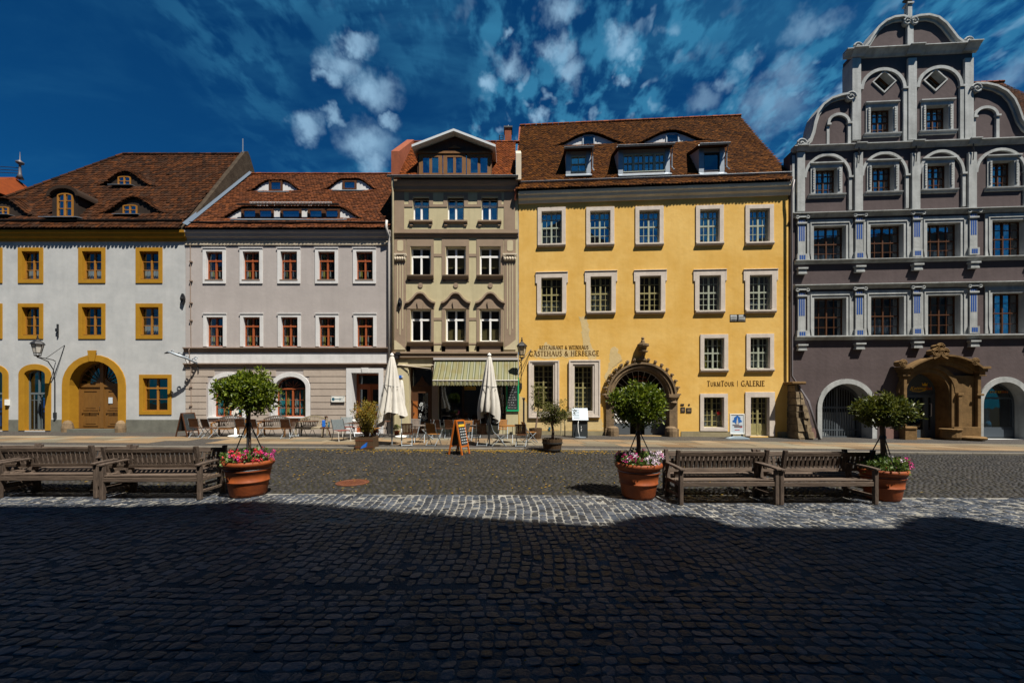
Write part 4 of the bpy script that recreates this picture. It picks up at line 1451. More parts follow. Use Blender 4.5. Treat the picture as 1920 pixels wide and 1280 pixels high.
for i, (bq, wins) in enumerate(zip(brows, ([(505.5, 339, 530.5, 356)], [(643, 338.5, 669, 356)], [(454, 393, 484, 408), (484, 393, 514, 408), (527, 393, 566, 408), (578, 393, 608, 408), (608, 393, 638, 408)]))):
    o, y, zb_ = H2.brow_front(bq, prof, M['white_trim'], .08)
    for (u0, v0, u1, v1) in wins:
        x0, x1 = H2.X(u0, y), H2.X(u1, y)
        z0, z1 = zb_ + .06, H2.Z((u0 + u1) / 2, v0 + (1 if i < 2 else 0), y)
        f = MB().ring([(x0 + .12, z0 + .08), (x1 - .12, z0 + .08), (x1 - .12, z1 - .08), (x0 + .12, z1 - .08)], [(x0, z0), (x1, z0), (x1, z1), (x0, z1)], y - .07, y - .004)
        f.build('window', M['frame_brown'], o)
        MB().box(x0 + .1, x1 - .1, y - .03, y - .02, z0 + .06, z1 - .06).build('pane', M['glass_sky'], o)
    xs0, xs1 = H2.X(wins[0][0] - 16, y), H2.X(wins[-1][2] + 16, y)
    MB().xprism([(y - .30, zb_ - .10), (y - .05, zb_ + .045), (y - .05, zb_ + .01), (y - .30, zb_ - .13)], xs0, xs1).build('sill', M['zinc'], o)
    if i == 2:
        xg0, xg1 = H2.X(452, y), H2.X(640, y)
        zt_ = zb_ + bq['H']
        H2.gutter(xg0, xg1, bq['y0'] - .20, zt_ + .05, M['dark_gutter'], .055, 'dormer_gutter').parent = o
        sg = MB()                                           # snow guard: a low grating above the dormer
        ys = bq['y0'] + .35
        zs_ = zt_ + .4 * .35 + .10
        xg0, xg1 = H2.X(469, ys), H2.X(621, ys)
        sg.tube([(xg0, ys, zs_), (xg1, ys, zs_)], .012, 5); sg.tube([(xg0, ys, zs_ + .2), (xg1, ys, zs_ + .2)], .012, 5)
        k = 56
        for j in range(k + 1):
            xx = xg0 + (xg1 - xg0) * j / k
            sg.tube([(xx, ys, zs_), (xx, ys, zs_ + .2)], .009, 4)
            if j % 14 == 0:
                sg.bar((xx, ys + .25, zs_ - .02), (xx, ys - .02, zs_ + .2), .03, .03)
        sg.build('snow_guard', M['pale_metal'], o)
# downpipes and the thin cable
dpz = H2.Z(728, 415, -.3)
b = MB()
b.tube([(H2.X(725, -.42), -.42, dpz), (H2.X(724, -.42), -.40, dpz - .35), (H2.X(729, -.2), -.20, dpz - .75), (H2.X(729.5, -.12), -.12, dpz - 1.1), (H2.X(729.5, -.12), -.12, .1)], .065, 8)
b.build('downpipe', M['pipe_white'], H2.e, smooth=True)
b = MB()
xc = H2.X(357.5)
b.tube([(xc, -.03, H2.Z(357, 447)), (xc + .03, -.05, H2.Z(357, 560)), (xc + .06, -.05, H2.Z(360, 650)), (xc + .06, -.20, H2.Z(360, 657)), (xc + .06, -.06, H2.Z(360, 690)), (xc + .07, -.05, .2)], .018, 5)
for v in (491, 527, 568, 601, 725, 760, 780):
    b.box(xc - .02, xc + .12, -.09, 0, H2.Z(357, v) - .03, H2.Z(357, v) + .03)
b.build('cable_pipe', M['brown_band'], H2.e)

# ------------------------------------------------------------------ narrow house
H3 = House('narrow_house', 'narrow olive and brown house with gabled timber dormer and striped awning', 'house', 736, D0)
xL3, xR3 = H3.X(735.5), H3.X(971.5)
zt3 = H3.Z(850, 345)
for (u0, v0, u1, v1, dk) in ((774.5, 371, 804.3, 413, 0), (839.3, 371, 869.7, 413, 0), (903, 371, 933.3, 413, 0)):
    w, (x0, z0, x1, z1) = H3.win(u0, v0, u1, v1, M['frame_white'], 'white_cross', depth=.15, fw=.06, glass=M['glass_sky'], net=('net', .02, .6))
    MB().xprism([(0, z0 - .03), (-.12, z0 - .03), (-.12, z0 - .11), (-.03, z0 - .19), (0, z0 - .19)], x0 - .20, x1 + .20).build('sill', M['taupe'], w)
    q = MB()
    for xx in (x0 - .16, x1 + .01):
        q.cut().box(xx, xx + .15, -.06, 0, z0 - .30, z0 - .195)
    q.build('sill_bracket', M['taupe'], w)
for (u0, v0, u1, v1) in ((770.4, 463, 807.6, 515.7), (836, 463, 873, 515.7), (899.7, 463, 938, 515.7)):
    w, (x0, z0, x1, z1) = H3.win(u0, v0, u1, v1, M['frame_white'], 'white_cross', depth=.17, fw=.075, glass=M['glass'], net=('blind', .3, 1) if u0 > 800 else None)
    MB().xprism([(0, z0 - .02), (-.17, z0 - .02), (-.16, z0 - .08), (-.06, z0 - .22), (0, z0 - .22)], x0 - .17, x1 + .17).build('sill', M['taupe'], w)
for (u0, v0, u1, v1) in ((770, 579.5, 808, 640), (835.8, 579.5, 873.3, 640), (900.2, 579.5, 938.2, 640)):
    w, (x0, z0, x1, z1) = H3.win(u0, v0, u1, v1, M['frame_white'], 'white_cross', depth=.17, fw=.075, glass=M['glass'], net=('blind', 0.02, .42) if u0 > 800 else None)
    MB().xprism([(0, z0 - .02), (-.17, z0 - .02), (-.16, z0 - .08), (-.05, z0 - .24), (0, z0 - .24)], x0 - .17, x1 + .17).build('sill', M['taupe'], w)
# ground floor: door niche and shop window
gb3 = GB(H3, 850)
x0, z1 = H3.L(766.5, 687.5); x1, _ = H3.L(810, 687.5)
H3.hole([(x0, gb3), (x1, gb3), (x1, z1), (x0, z1)], .55, 1)
b = MB()
xm = x0 + (x1 - x0) * .45
b.ring([(x0 + .07, gb3 + .05), (x1 - .07, gb3 + .05), (x1 - .07, z1 - .07), (x0 + .07, z1 - .07)], [(x0, gb3), (x1, gb3), (x1, z1), (x0, z1)], .45, .55)
b.box(x0 + .07, x1 - .07, .44, .55, gb3 + 2.45, gb3 + 2.58)
b.box(x0 + .07, x0 + .38, .48, .55, gb3 + .05, gb3 + 2.45)
b.box(x1 - .30, x1 - .07, .48, .55, gb3 + .05, gb3 + 2.45)
b.box(x0 + .38, x1 - .30, .48, .55, gb3 + .05, gb3 + .62)
b.box(x0 + .38, x1 - .30, .47, .55, gb3 + 2.2, gb3 + 2.45)
b.prism([(xm - .35, gb3 + 2.6), (xm + .45, gb3 + 2.6), (xm + .2, gb3 + 2.85), (xm + .05, gb3 + 3.15), (xm - .1, gb3 + 2.85)], .43, .47)
dr = b.build('door', M['wood_dark'], H3.e)
MB().box(x0 + .05, x1 - .05, .53, .535, gb3 + .3, z1 - .05).build('pane', M['glass_dark'], dr)
MB().box(x0 + .12, x0 + .36, .462, .479, gb3 + .55, gb3 + 1.75).build('door_panel', M['wood_orange'], dr)
lt = MB()                                              # scroll ironwork over the door glass
rs2 = random.Random(5)
for k in range(34):
    cx, cz = rs2.uniform(x0 + .46, x1 - .38), rs2.uniform(gb3 + .68, gb3 + 1.65)
    r = rs2.uniform(.04, .09)
    a0 = rs2.uniform(0, 6.28)
    lt.tube([(cx + r * math.cos(a0 + t) * (1 - t * .1), .49, cz + r * math.sin(a0 + t) * (1 - t * .1)) for t in np.linspace(0, 5, 9)], .011, 4)
lt.build('grille', M['chalk'], dr)
MB().lathe([(.02, 0), (.035, .03), (.02, .09), (.0, .1)], (x0 + .17, .44, gb3 + 1.05), 8).build('handle', M['black_iron'], dr)
xs0, zs1 = H3.L(822, 700); xs1, _ = H3.L(948, 700)
sp = [(xs0, gb3 + .45), (xs1, gb3 + .45), (xs1, zs1), (xs0, zs1)]
H3.hole(sp, .3, 1)
b = MB().ring([(xs0 + .09, gb3 + .6), (xs1 - .09, gb3 + .6), (xs1 - .09, zs1 - .1), (xs0 + .09, zs1 - .1)], sp, .2, .3)
for f in (.36, .70):
    b.box(xs0 + (xs1 - xs0) * f - .06, xs0 + (xs1 - xs0) * f + .06, .19, .3, gb3 + .6, zs1 - .1)
sw = b.build('shop_window', M['wood_black'], H3.e)
MB().box(xs0 + .05, xs1 - .05, .27, .275, gb3 + .5, zs1 - .05).build('pane', M['glass_dark'], sw)
lg = MB()                                              # arched gold window logo
cx, cz = H3.X(879), H3.Z(879, 728)
lg.strip([(cx + .33 * math.cos(t), cz + .34 * math.sin(t)) for t in np.linspace(0, math.pi, 14)], .025, .258, .264)
lg.box(cx - .36, cx + .36, .258, .264, cz - .06, cz - .03)
for k in range(9):
    lg.box(cx - .28 + k * .065, cx - .245 + k * .065, .258, .264, cz + .02, cz + .10 + .04 * (k % 3 == 0))
lg.tube([(cx + .06 * math.cos(t), .26, cz + .22 + .06 * math.sin(t)) for t in np.linspace(0, 6.28, 9)], .01, 4)
lg.build('logo', M['gold_letter'], sw)
H3.wall([(xL3, -.3), (xR3, -.3), (xR3, zt3), (xL3, zt3)], [M['olive_plaster'], M['olive_trim']], 9.0)
TP, OT = M['taupe'], M['olive_trim']
t = MB()                                               # flat brown render fields of the façade
def fld(u0, v0, u1, v1, pr=.022):
    a, c = H3.L(u0, v0), H3.L(u1, v1)
    t.box(a[0], c[0], -pr, 0, c[1], a[1])
# top storey
fld(739.5, 352, 758, 430); fld(945, 352, 966, 430); fld(739.5, 430.2, 971, 437, .03)
for a, c in ((766.5, 774), (805, 812), (831.5, 839), (870.3, 877.5), (895, 902.5), (934, 940.5)):
    fld(a, 368, c, 387)
for a, c in ((766.5, 812), (831.5, 877.5), (895, 940.5)):
    fld(a, 362, c, 367.7)
for a, c in ((758.2, 773.8), (805, 838.8), (870.3, 902.3), (934, 944.8)):
    fld(a, 383.5, c, 388.3, .027)
# middle storey
for a, c in ((739.5, 761.2), (945.3, 967)):
    fld(a, 446.5, c, 476); fld(a, 490.5, c, 656)
for a, c, p, q in ((762.5, 813.5, 769.5, 808.5), (828.5, 879.5, 835.2, 873.8), (893.5, 944, 899, 938.8)):
    fld(a, 447, c, 461.8); fld(a, 462, p, 528); fld(q, 462, c, 528); fld(a + 3, 521.7, c - 3, 528)
    fld(a, 571, p, 659); fld(q, 571, c, 659); fld(a, 649, c, 659)
for a, c in ((813.7, 828.3), (879.7, 893.3)):
    fld(a, 476, c, 481.5, .018); fld(a, 595.5, c, 600.5, .018); fld(a, 643, c, 646, .018)
fld(739, 659.2, 971, 663, .03)
t.build('render_fields', TP, H3.e)
q = MB()
for a, c in ((739.5, 761.2), (945.3, 967)):                # sunk panels and flutes on the pilasters
    xa_, xb_ = H3.X(a), H3.X(c)
    p0, p1 = H3.L(a + 5.5, 451), H3.L(c - 5, 471)
    q.prism([(p0[0] + .05, p1[1]), (p1[0] - .05, p1[1]), (p1[0], p1[1] + .06), (p1[0], p0[1] - .06), (p1[0] - .05, p0[1]), (p0[0] + .05, p0[1]), (p0[0], p0[1] - .06), (p0[0], p1[1] + .06)], -.035, -.0225)
    for k, vb in enumerate((617, 628, 617)):
        xx = xa_ + (xb_ - xa_) * (.27 + .23 * k)
        q.box(xx - .022, xx + .022, -.034, -.0225, H3.Z(a, vb), H3.Z(a, 494))
    q.prism(H3.pts([(a, 638), (a + (2 if a < 800 else 20), 638), (a + 12, 646), (c if a < 800 else c, 655.5), (a, 655.5)] if a < 800 else [(a, 655.5), (c, 655.5), (c, 637), (c - 2, 638), (a + 10, 646), (a, 652)]), -.036, -.0225)
q.build('pilaster_ornament', OT, H3.e)
q = MB()
for a, c in ((739, 762), (943.5, 968.5)):                 # capitals
    q.cut()
    x0, x1 = H3.X(a), H3.X(c)
    zt_, zb_ = H3.Z(a, 476.3), H3.Z(a, 490.2)
    q.box(x0 - .02, x1 + .02, -.13, 0, zt_ - .07, zt_)
    q.box(x0 + .05, x1 - .05, -.06, 0, zb_, zt_ - .07)
    for k in range(5):
        cx = x0 + .08 + (x1 - x0 - .16) * k / 4
        q.lathe([(.0, 0), (.06, .04), (.075, .12), (.04, .2), (.0, .22)], (cx, -.08, zb_ + .02), 8)
    for cx in (x0 + .04, x1 - .04):
        q.tube([(cx + .09 * (1 - s_ / 9) * math.cos(s_), -.12, zt_ - .15 + .09 * (1 - s_ / 9) * math.sin(s_)) for s_ in np.linspace(0, 8, 14)], .02, 5)
q.build('capital', M['cream_band'], H3.e, bevel=.004)
q, q2 = MB(), MB()
for a, c in ((761, 816), (827.5, 882), (892, 947)):        # ogee hoods over the first floor windows
    m_ = (a + c) / 2
    hood = H3.pts([(a, 569), (a + 6, 567.5), (a + 12, 563), (a + 16, 558.5), (m_ - 9, 555), (m_ - 5, 551.5), (m_, 550.5), (m_ + 5, 551.5), (m_ + 9, 555), (c - 16, 558.5), (c - 12, 563), (c - 6, 567.5), (c, 569)])
    q.cut(); q2.cut()
    q.strip(hood, .085, -.15, 0, side=.3)
    q2.prism([(hood[0][0] + .05, H3.Z(a, 579))] + [(hood[-1][0] - .05, H3.Z(a, 579))] + [(x, z - .03) for x, z in hood[::-1]], -.04, 0)
    q2.cut()
    k0 = H3.pts([(m_ - 4, 579.5), (m_ + 4, 579.5), (m_ + 6, 566), (m_ - 6, 566)])
    q2.prism(k0, -.11, -.0405)
    q2.cut()
    c_ = H3.L(m_, 535)
    q2.add([(c_[0] + .13 * math.cos(k * .4488), -.035, c_[1] + .13 * math.sin(k * .4488)) for k in range(14)] + [(c_[0] + .13 * math.cos(k * .4488), 0, c_[1] + .13 * math.sin(k * .4488)) for k in range(14)], [tuple(range(14))] + [(k, k + 14, (k + 1) % 14 + 14, (k + 1) % 14) for k in range(14)])
q.build('hood_mould', TP, H3.e)
q2.build('hood_panel', TP, H3.e)
z = H3.Z(850, 437)
H3.cornice(xL3 + .02, xR3, z, [(.14, 0), (.14, .05), (.08, .08), (.06, .18), (.03, .24)], TP)
z = H3.Z(850, 660.5)
H3.cornice(xL3 + .02, xR3 - .05, z, [(.20, 0), (.20, .07), (.09, .13), (.08, .19), (.14, .20), (.14, .27), (.03, .34)], TP)
# pilasters of the shop front
for a, c in ((740, 765), (810.5, 821.5), (949, 971)):
    H3.boxpart('shop_pier', M['olive_plaster'] if a != 810.5 else TP, a, 676, c, 818, .03)
ov3 = .34
ze3 = H3.Z(850, 333, -ov3)
H3.roof_plane(-ov3, ze3, 3.1, H3.Z(850, 267, 3.1))
H3.cornice(xL3 + .05, xR3, ze3 - .04, [(ov3 - .10, 0), (ov3 - .11, .10), (ov3 - .15, .22), (ov3 - .20, .30), (ov3 - .22, .46), (ov3 - .28, .52)], TP)
xp = H3.X(764, 3.1)
_, _ = H3.tiles(lambda y: xL3 + .40, lambda y: xR3 - .12, M['tile_new'], .165, .17, (), lift=.042)
H3.ridge(xL3 + .4, xR3 - .15, M['tile_new'], .09)
H3.gutter(xL3 - .15, xR3, -ov3 - .04, ze3 + .07, M['zinc'], .075)
z0p, z1p = H3.Z(736, 322, -.1), H3.Z(737, 286, 0.0)
MB().xprism([(-.12, z0p - .2), (-.12, z1p), (3.1, H3.Z(764, 262, 3.1)), (5, z1p), (5, z0p)], xL3 - .02, xL3 + .40).build('parapet', M['brick_red'], H3.e)
MB().xprism([(-.35, ze3 - .1), (-.32, H3.Z(968, 290, -.2)), (1.0, H3.Z(968, 283, 1.0)), (1.0, H3.Z(968, 300, 1.0)), (.3, ze3)], xR3 - .12, xR3 + .16).build('party_wall_cap', M['cream_band'], H3.e)
b = MB()
b.tube([(H3.X(736.5, -.3), -.34, ze3), (H3.X(736.5, -.15), -.16, ze3 - .6), (H3.X(736.5, -.12), -.12, .1)], .06, 8)
b.build('downpipe', M['olive_trim'], H3.e, smooth=True)
# gabled dormer
yd = -.12
x0, x1 = H3.X(783, yd), H3.X(922, yd)
z0, z1 = H3.rz(yd) - .05, H3.Z(850, 283, yd)
za = H3.Z(851, 257, yd)
xm = (x0 + x1) / 2
b = MB().prism([(x0, z0), (x1, z0), (x1, z1), (xm, za), (x0, z1)], yd, 3.6)
dm = b.build('dormer', M['wood_dark'], H3.e)
b = MB()
for (u0, u1) in ((786, 829.5), (831.5, 873.5), (875.5, 921)):
    xa, xb = H3.X(u0, yd), H3.X(u1, yd)
    zb_, zt_ = z0 + .02, H3.Z(850, 290, yd)
    xm2 = (xa + xb) / 2
    b.ring([(xa + .20, zb_ + .10), (xb - .20, zb_ + .10), (xb - .20, zt_ - .16), (xa + .20, zt_ - .16)], [(xa, zb_), (xb, zb_), (xb, zt_), (xa, zt_)], yd - .06, yd - .004)
    b.box(xm2 - .07, xm2 + .07, yd - .05, yd - .004, zb_ + .10, zt_ - .16)
b.box(x0 - .05, x1 + .05, yd - .10, yd - .004, H3.Z(850, 289.5, yd), H3.Z(850, 285.5, yd))
b.prism([(xm - .35, H3.Z(850, 279, yd)), (xm + .35, H3.Z(850, 279, yd)), (xm, H3.Z(850, 273, yd))], yd - .04, yd - .004)
b.build('window_frame', M['wood_gable'], dm)
MB().box(x0 + .1, x1 - .1, yd - .012, yd - .006, z0 + .1, H3.Z(850, 292, yd)).build('pane', M['glass_sky'], dm)
b = MB()
for sg, xe in ((-1, x0), (1, x1)):
    p = [(xm, za + .18), (xe + sg * .22, z1 + .08), (xe + sg * .22, z1 - .04), (xm, za + .06)]
    b.prism(p if sg > 0 else p[::-1], yd - .40, 3.7)
b.build('dormer_roof', M['pale_metal'], dm)
# awning with valance
ya = -1.15
x0a, zt_ = H3.L(815, 675.5, -.05); x1a, _ = H3.L(971, 675.5, -.05)
x0b, zb_ = H3.L(811, 713, ya); x1b, _ = H3.L(971.5, 713, ya)
b = MB()
nx, ny = 60, 8
vs, fs = [], []
for j in range(ny + 1):
    f = j / ny
    for i in range(nx + 1):
        g_ = i / nx
        x = (x0a + (x1a - x0a) * g_) * (1 - f) + (x0b + (x1b - x0b) * g_) * f
        vs.append((x, -.05 + (ya + .05) * f, zt_ + (zb_ - zt_) * f - .06 * math.sin(math.pi * f)))
for j in range(ny):
    fs += [(j * (nx + 1) + i, j * (nx + 1) + i + 1, (j + 1) * (nx + 1) + i + 1, (j + 1) * (nx + 1) + i) for i in range(nx)]
o = len(vs)
for j in range(3):
    for i in range(nx * 4 + 1):
        x = x0b + (x1b - x0b) * i / (nx * 4)
        ph = abs(math.sin(i * math.pi / 8.0))
        vs.append((x, ya - .01 * j - .012 * math.sin(i * .5), zb_ - j * .11 - (.05 * ph if j == 2 else 0)))
k = nx * 4 + 1
for j in range(2):
    fs += [(o + j * k + i, o + j * k + i + 1, o + (j + 1) * k + i + 1, o + (j + 1) * k + i) for i in range(k - 1)]
b.add(vs, fs)
aw = b.build('awning', M['awning'], H3.e)
b = MB()
b.box(x0a - .05, x1a + .02, -.16, -.031, zt_ + .02, zt_ + .13)
b.tube([(x0b, ya, zb_), (x1b, ya, zb_)], .03, 6)
for xx in (x0b + .08, x1b - .08):
    b.tube([(xx, -.05, zb_ - .1), (xx, ya, zb_ - .02)], .02, 5)
b.build('awning_frame', M['pipe_white'], aw)
b = MB()
b.tube([(H3.X(742), -.06, H3.Z(742, 684.5)), (H3.X(813), -.06, H3.Z(813, 684.5))], .03, 6)
b.tube([(H3.X(752), -.06, H3.Z(752, 684.5)), (H3.X(808, -.4), -.4, H3.Z(808, 691, -.4))], .02, 5)
b.build('folded_awning_arm', M['cream_band'], H3.e)
b = MB()
for u, v in ((749, 664), (746, 671)):
    x, z = H3.L(u, v)
    b.cut().box(x - .12, x + .1, -.33, -.05, z - .06, z + .10)
b.build('spotlight', M['black_iron'], H3.e)
# chimney between the roofs
ch = MB()
yc = 3.4
x0, x1 = H3.X(946.5, yc), H3.X(959, yc)
z0, z1 = H3.Z(950, 275, yc), H3.Z(950, 240, yc)
ch.box(x0, x1, yc, yc + .6, z0 - 2, z1)
c_o = ch.build('chimney', M['brick_red'], H3.e)
MB().box(x0 - .06, x1 + .06, yc - .06, yc + .66, z1, z1 + .10).build('chimney_cap', M['dark_gutter'], c_o)
MB().lathe([(.05, 0), (.05, .25)], ((x0 + x1) / 2, yc + .3, z1 + .1), 8).build('flue', M['zinc'], c_o)
b = MB()
for u in (936.5, 943.5):
    b.tube([(H3.X(u, 3.3), 3.3, H3.Z(u, 268, 3.3)), (H3.X(u, 3.3), 3.3, H3.Z(u, 253.5, 3.3))], .025, 4)
for v in (254, 258, 262):
    b.tube([(H3.X(936.5, 3.3), 3.3, H3.Z(940, v, 3.3)), (H3.X(943.5, 3.3), 3.3, H3.Z(940, v, 3.3))], .02, 4)
b.build('roof_ladder', M['black_iron'], H3.e)
# ------------------------------------------------------------------ lettering: a small hand-made roman alphabet
# strokes: (points, thick?) on a cell of height 1
GLY = {
    'A': (.80, [([(.06, 0), (.40, 1)], 0), ([(.40, 1), (.76, 0)], 1), ([(.18, .36), (.62, .36)], 0)]),
    'B': (.62, [([(.14, 0), (.14, 1)], 1), ([(.14, 1), (.42, .97), (.50, .77), (.42, .55), (.14, .53)], 0), ([(.14, .53), (.48, .48), (.58, .26), (.46, .03), (.14, 0)], 0)]),
    'E': (.58, [([(.14, 0), (.14, 1)], 1), ([(.14, 1), (.52, 1), (.52, .88)], 0), ([(.14, .52), (.44, .52)], 0), ([(.14, 0), (.56, 0), (.56, .13)], 0)]),
    'G': (.82, [([(.74, .86), (.55, .99), (.30, .95), (.12, .70), (.10, .40), (.25, .08), (.50, 0), (.72, .07)], 1), ([(.72, .07), (.72, .42), (.55, .42)], 0)]),
    'H': (.82, [([(.14, 0), (.14, 1)], 1), ([(.68, 0), (.68, 1)], 1), ([(.14, .52), (.68, .52)], 0)]),
    'I': (.32, [([(.16, 0), (.16, 1)], 1)]),
    'L': (.58, [([(.14, 0), (.14, 1)], 1), ([(.14, 0), (.56, 0), (.56, .14)], 0)]),
    'M': (.98, [([(.12, 0), (.16, 1)], 0), ([(.16, 1), (.49, .08)], 1), ([(.49, .08), (.82, 1)], 0), ([(.82, 1), (.86, 0)], 1)]),
    'N': (.84, [([(.14, 0), (.14, 1)], 0), ([(.14, 1), (.70, 0)], 1), ([(.70, 0), (.70, 1)], 0)]),
    'O': (.86, [([(.43 + .34 * math.cos(t), .5 + .5 * math.sin(t)) for t in np.linspace(0, 2 * math.pi, 15)], 1)]),
    'R': (.70, [([(.14, 0), (.14, 1)], 1), ([(.14, 1), (.44, .97), (.52, .76), (.44, .53), (.14, .50)], 0), ([(.34, .50), (.66, 0)], 1)]),
    'S': (.54, [([(.44, .86), (.32, 1), (.14, .90), (.13, .70), (.38, .46), (.46, .24), (.34, .02), (.16, .01), (.08, .16)], 1)]),
    'T': (.66, [([(.33, 0), (.33, 1)], 1), ([(.04, .88), (.04, 1), (.62, 1), (.62, .88)], 0)]),
    'U': (.78, [([(.14, 1), (.14, .28), (.26, .03), (.46, .01), (.60, .14), (.66, .34), (.66, 1)], 1)]),
    'W': (1.10, [([(.04, 1), (.30, 0)], 1), ([(.30, 0), (.55, .95)], 0), ([(.55, .95), (.80, 0)], 1), ([(.80, 0), (1.06, 1)], 0)]),
    '&': (.84, [([(.80, .05), (.66, .02), (.24, .70), (.28, .95), (.44, .97), (.48, .78), (.16, .45), (.10, .18), (.28, 0), (.52, .08), (.72, .50)], 1)]),
    '|': (.34, [([(.17, -.1), (.17, 1.05)], 0)]),
    ' ': (.36, []),
}
GLY['Ä'] = (.80, GLY['A'][1] + [([(.24, 1.10), (.24, 1.24)], 1), ([(.54, 1.10), (.54, 1.24)], 1)])


def lettering(H, parent, text, u0, v0, u1, v1, m, y=-.004, small=0.78, th=.15, name='lettering'):
    """raised letters: capitals full height, lower case typed letters become small capitals"""
    x0, zt = H.L(u0, v0)
    x1, zb = H.L(u1, v1)
    zb2, zt2 = H.Z(u0, v1), H.Z(u1, v0)
    h = zt - zb2
    adv = 0
    for ch in text:
        s_ = small if ch.islower() else 1
        adv += GLY[ch.upper()][0] * s_ + .10
    sx = (x1 - x0) / adv
    b = MB()
    x = x0
    for ch in text:
        s_ = small if ch.islower() else 1
        w, st = GLY[ch.upper()]
        for pts, thick in st:
            P = [(x + px_ * s_ * sx, zb2 + pz * h * s_) for px_, pz in pts]
            wd = h * (th if thick else th * .5) * s_
            b.strip(P, wd, y - .006, y)
            if len(pts) == 2 and ch not in '&|':               # serifs at the ends of straight strokes
                for (qx, qz), (ox, oz) in ((P[0], P[1]), (P[1], P[0])):
                    if abs(qz - oz) > h * .5:
                        b.box(qx - h * .13 * s_, qx + h * .13 * s_, y - .007, y, qz - h * .03, qz + h * .03)
        x += (w * s_ + .10) * sx
    return b.build(name, m, parent)


def scribble(b, x0, x1, z, h, y, rnd, words=3):
    """a line of handwriting too small to read"""
    x = x0
    while x < x1:
        w = rnd.uniform(.25, .6) * (x1 - x0) / words * 1.3
        n = max(4, int(w / (h * .45)))
        pts = [(min(x + w * i / n, x1), z + h * (.5 + .5 * rnd.choice((-1, .2, 1)) * rnd.random())) for i in range(n + 1)]
        b.strip(pts, h * .22, y - .003, y)
        x += w + h * .8


# ------------------------------------------------------------------ yellow house
A4 = R(-3.8)
H4 = House('yellow_house', 'tall yellow guest house with carved arched stone portal and rust red tiled roof', 'house', 972, D0, A4)
xL4, xR4 = H4.X(972.3), H4.X(1478)
zt4 = H4.Z(1200, 352)
ST = M['stone_trim']
sill4 = (ST, .20, .12, .17, .0)
row1 = ((1015.3, 396.5, 1053.3, 457.3), (1106.3, 395.7, 1144.3, 456.3), (1198.4, 394.5, 1236.5, 455.8), (1311.9, 392.7, 1347.3, 454.3), (1404.8, 391.7, 1439.5, 453.7))
for i, (u0, v0, u1, v1) in enumerate(row1):
    u1 += max(0, u1 - 1250) * .016
    H4.win(u0, v0, u1, v1, M['frame_sage'], 'leaf22', depth=.15, fw=.055, sur=(.205, ST, .05), bottom=False, sill=sill4, glass=M['glass_sky'], reveal=1, net=(('net', 0, .45), None, ('net', 0, .3), None, ('net', .0, .55))[i])
row2 = ((1014.8, 521, 1054, 585.3), (1107, 518.6, 1146.3, 583.5), (1199.2, 517.3, 1239, 582.5), (1310.9, 516.6, 1349.3, 581.8), (1405, 515.9, 1443.6, 580.9))
for i, (u0, v0, u1, v1) in enumerate(row2):
    u1 += max(0, u1 - 1250) * .016
    H4.win(u0, v0, u1, v1, M['frame_sage'] if i > 2 else M['frame_olive'], 'leaf23', depth=.15, fw=.055, sur=(.225, ST, .05), bottom=False, sill=sill4, glass=M['glass_sky'] if i > 2 else M['glass'], reveal=1, ear=True, net=(('net', 0, .35), ('net', .0, .62), None, None, ('net', 0, .3))[i])
for (u0, v0, u1, v1) in ((1320, 634, 1357.3, 691.5), (1406.4, 633, 1443, 690.5)):
    H4.win(u0, v0, u1, v1, M['frame_sage'], 'leaf22', depth=.15, fw=.05, sur=(.20, ST, .05), bottom=False, sill=sill4, glass=M['glass'], reveal=1, net=('net', 0, .5) if u0 > 1400 else ('side', 0, 1))
w, (x0, z0, x1, z1) = H4.win(1319.4, 744.6, 1357, 801, M['frame_olive'], 'door5', depth=.22, sur=(.19, ST, .05), glass=M['glass'], net=('net', .05, .5))
b = MB()
cx, cz = x0 + (x1 - x0) * .84, z0 + (z1 - z0) * .47
b.prism([(cx + (.13 if k % 2 == 0 else .055) * math.sin(k * math.pi / 5), cz + (.13 if k % 2 == 0 else .055) * math.cos(k * math.pi / 5)) for k in range(10)][::-1], .16, .19)
b.build('red_star', M['red_paint'], w)
# glazed door
gd4 = GB(H4, 1425)
w, (x0, z0, x1, z1) = H4.win(1407, 744.5, 1442, 818, M['frame_olive'], 'none', depth=.22, sur=(.27, ST, .05), bottom=False, glass=M['glass'], zb=gd4 + .06, name='door')
b = MB()
xm = (x0 + x1) / 2
b.box(xm - .05, xm + .05, .20, .27, z0 + .05, z1 - .05)
for sg in (-1, 1):
    c = xm + sg * (x1 - x0) * .24
    q = (x1 - x0) * .235 - .03
    b.box(c - q, c + q, .215, .27, z0 + .05, z0 + .62)
    b.box(c - q + .04, c + q - .04, .205, .215, z0 + .12, z0 + .56)
    b.box(c - .016, c + .016, .22, .26, z0 + .62, z1 - .05)
    for k in range(1, 5):
        b.box(c - q, c + q, .222, .258, z0 + .62 + (z1 - z0 - .67) * k / 5 - .016, z0 + .62 + (z1 - z0 - .67) * k / 5 + .016)
b.build('door_leaf', M['frame_olive'], w)
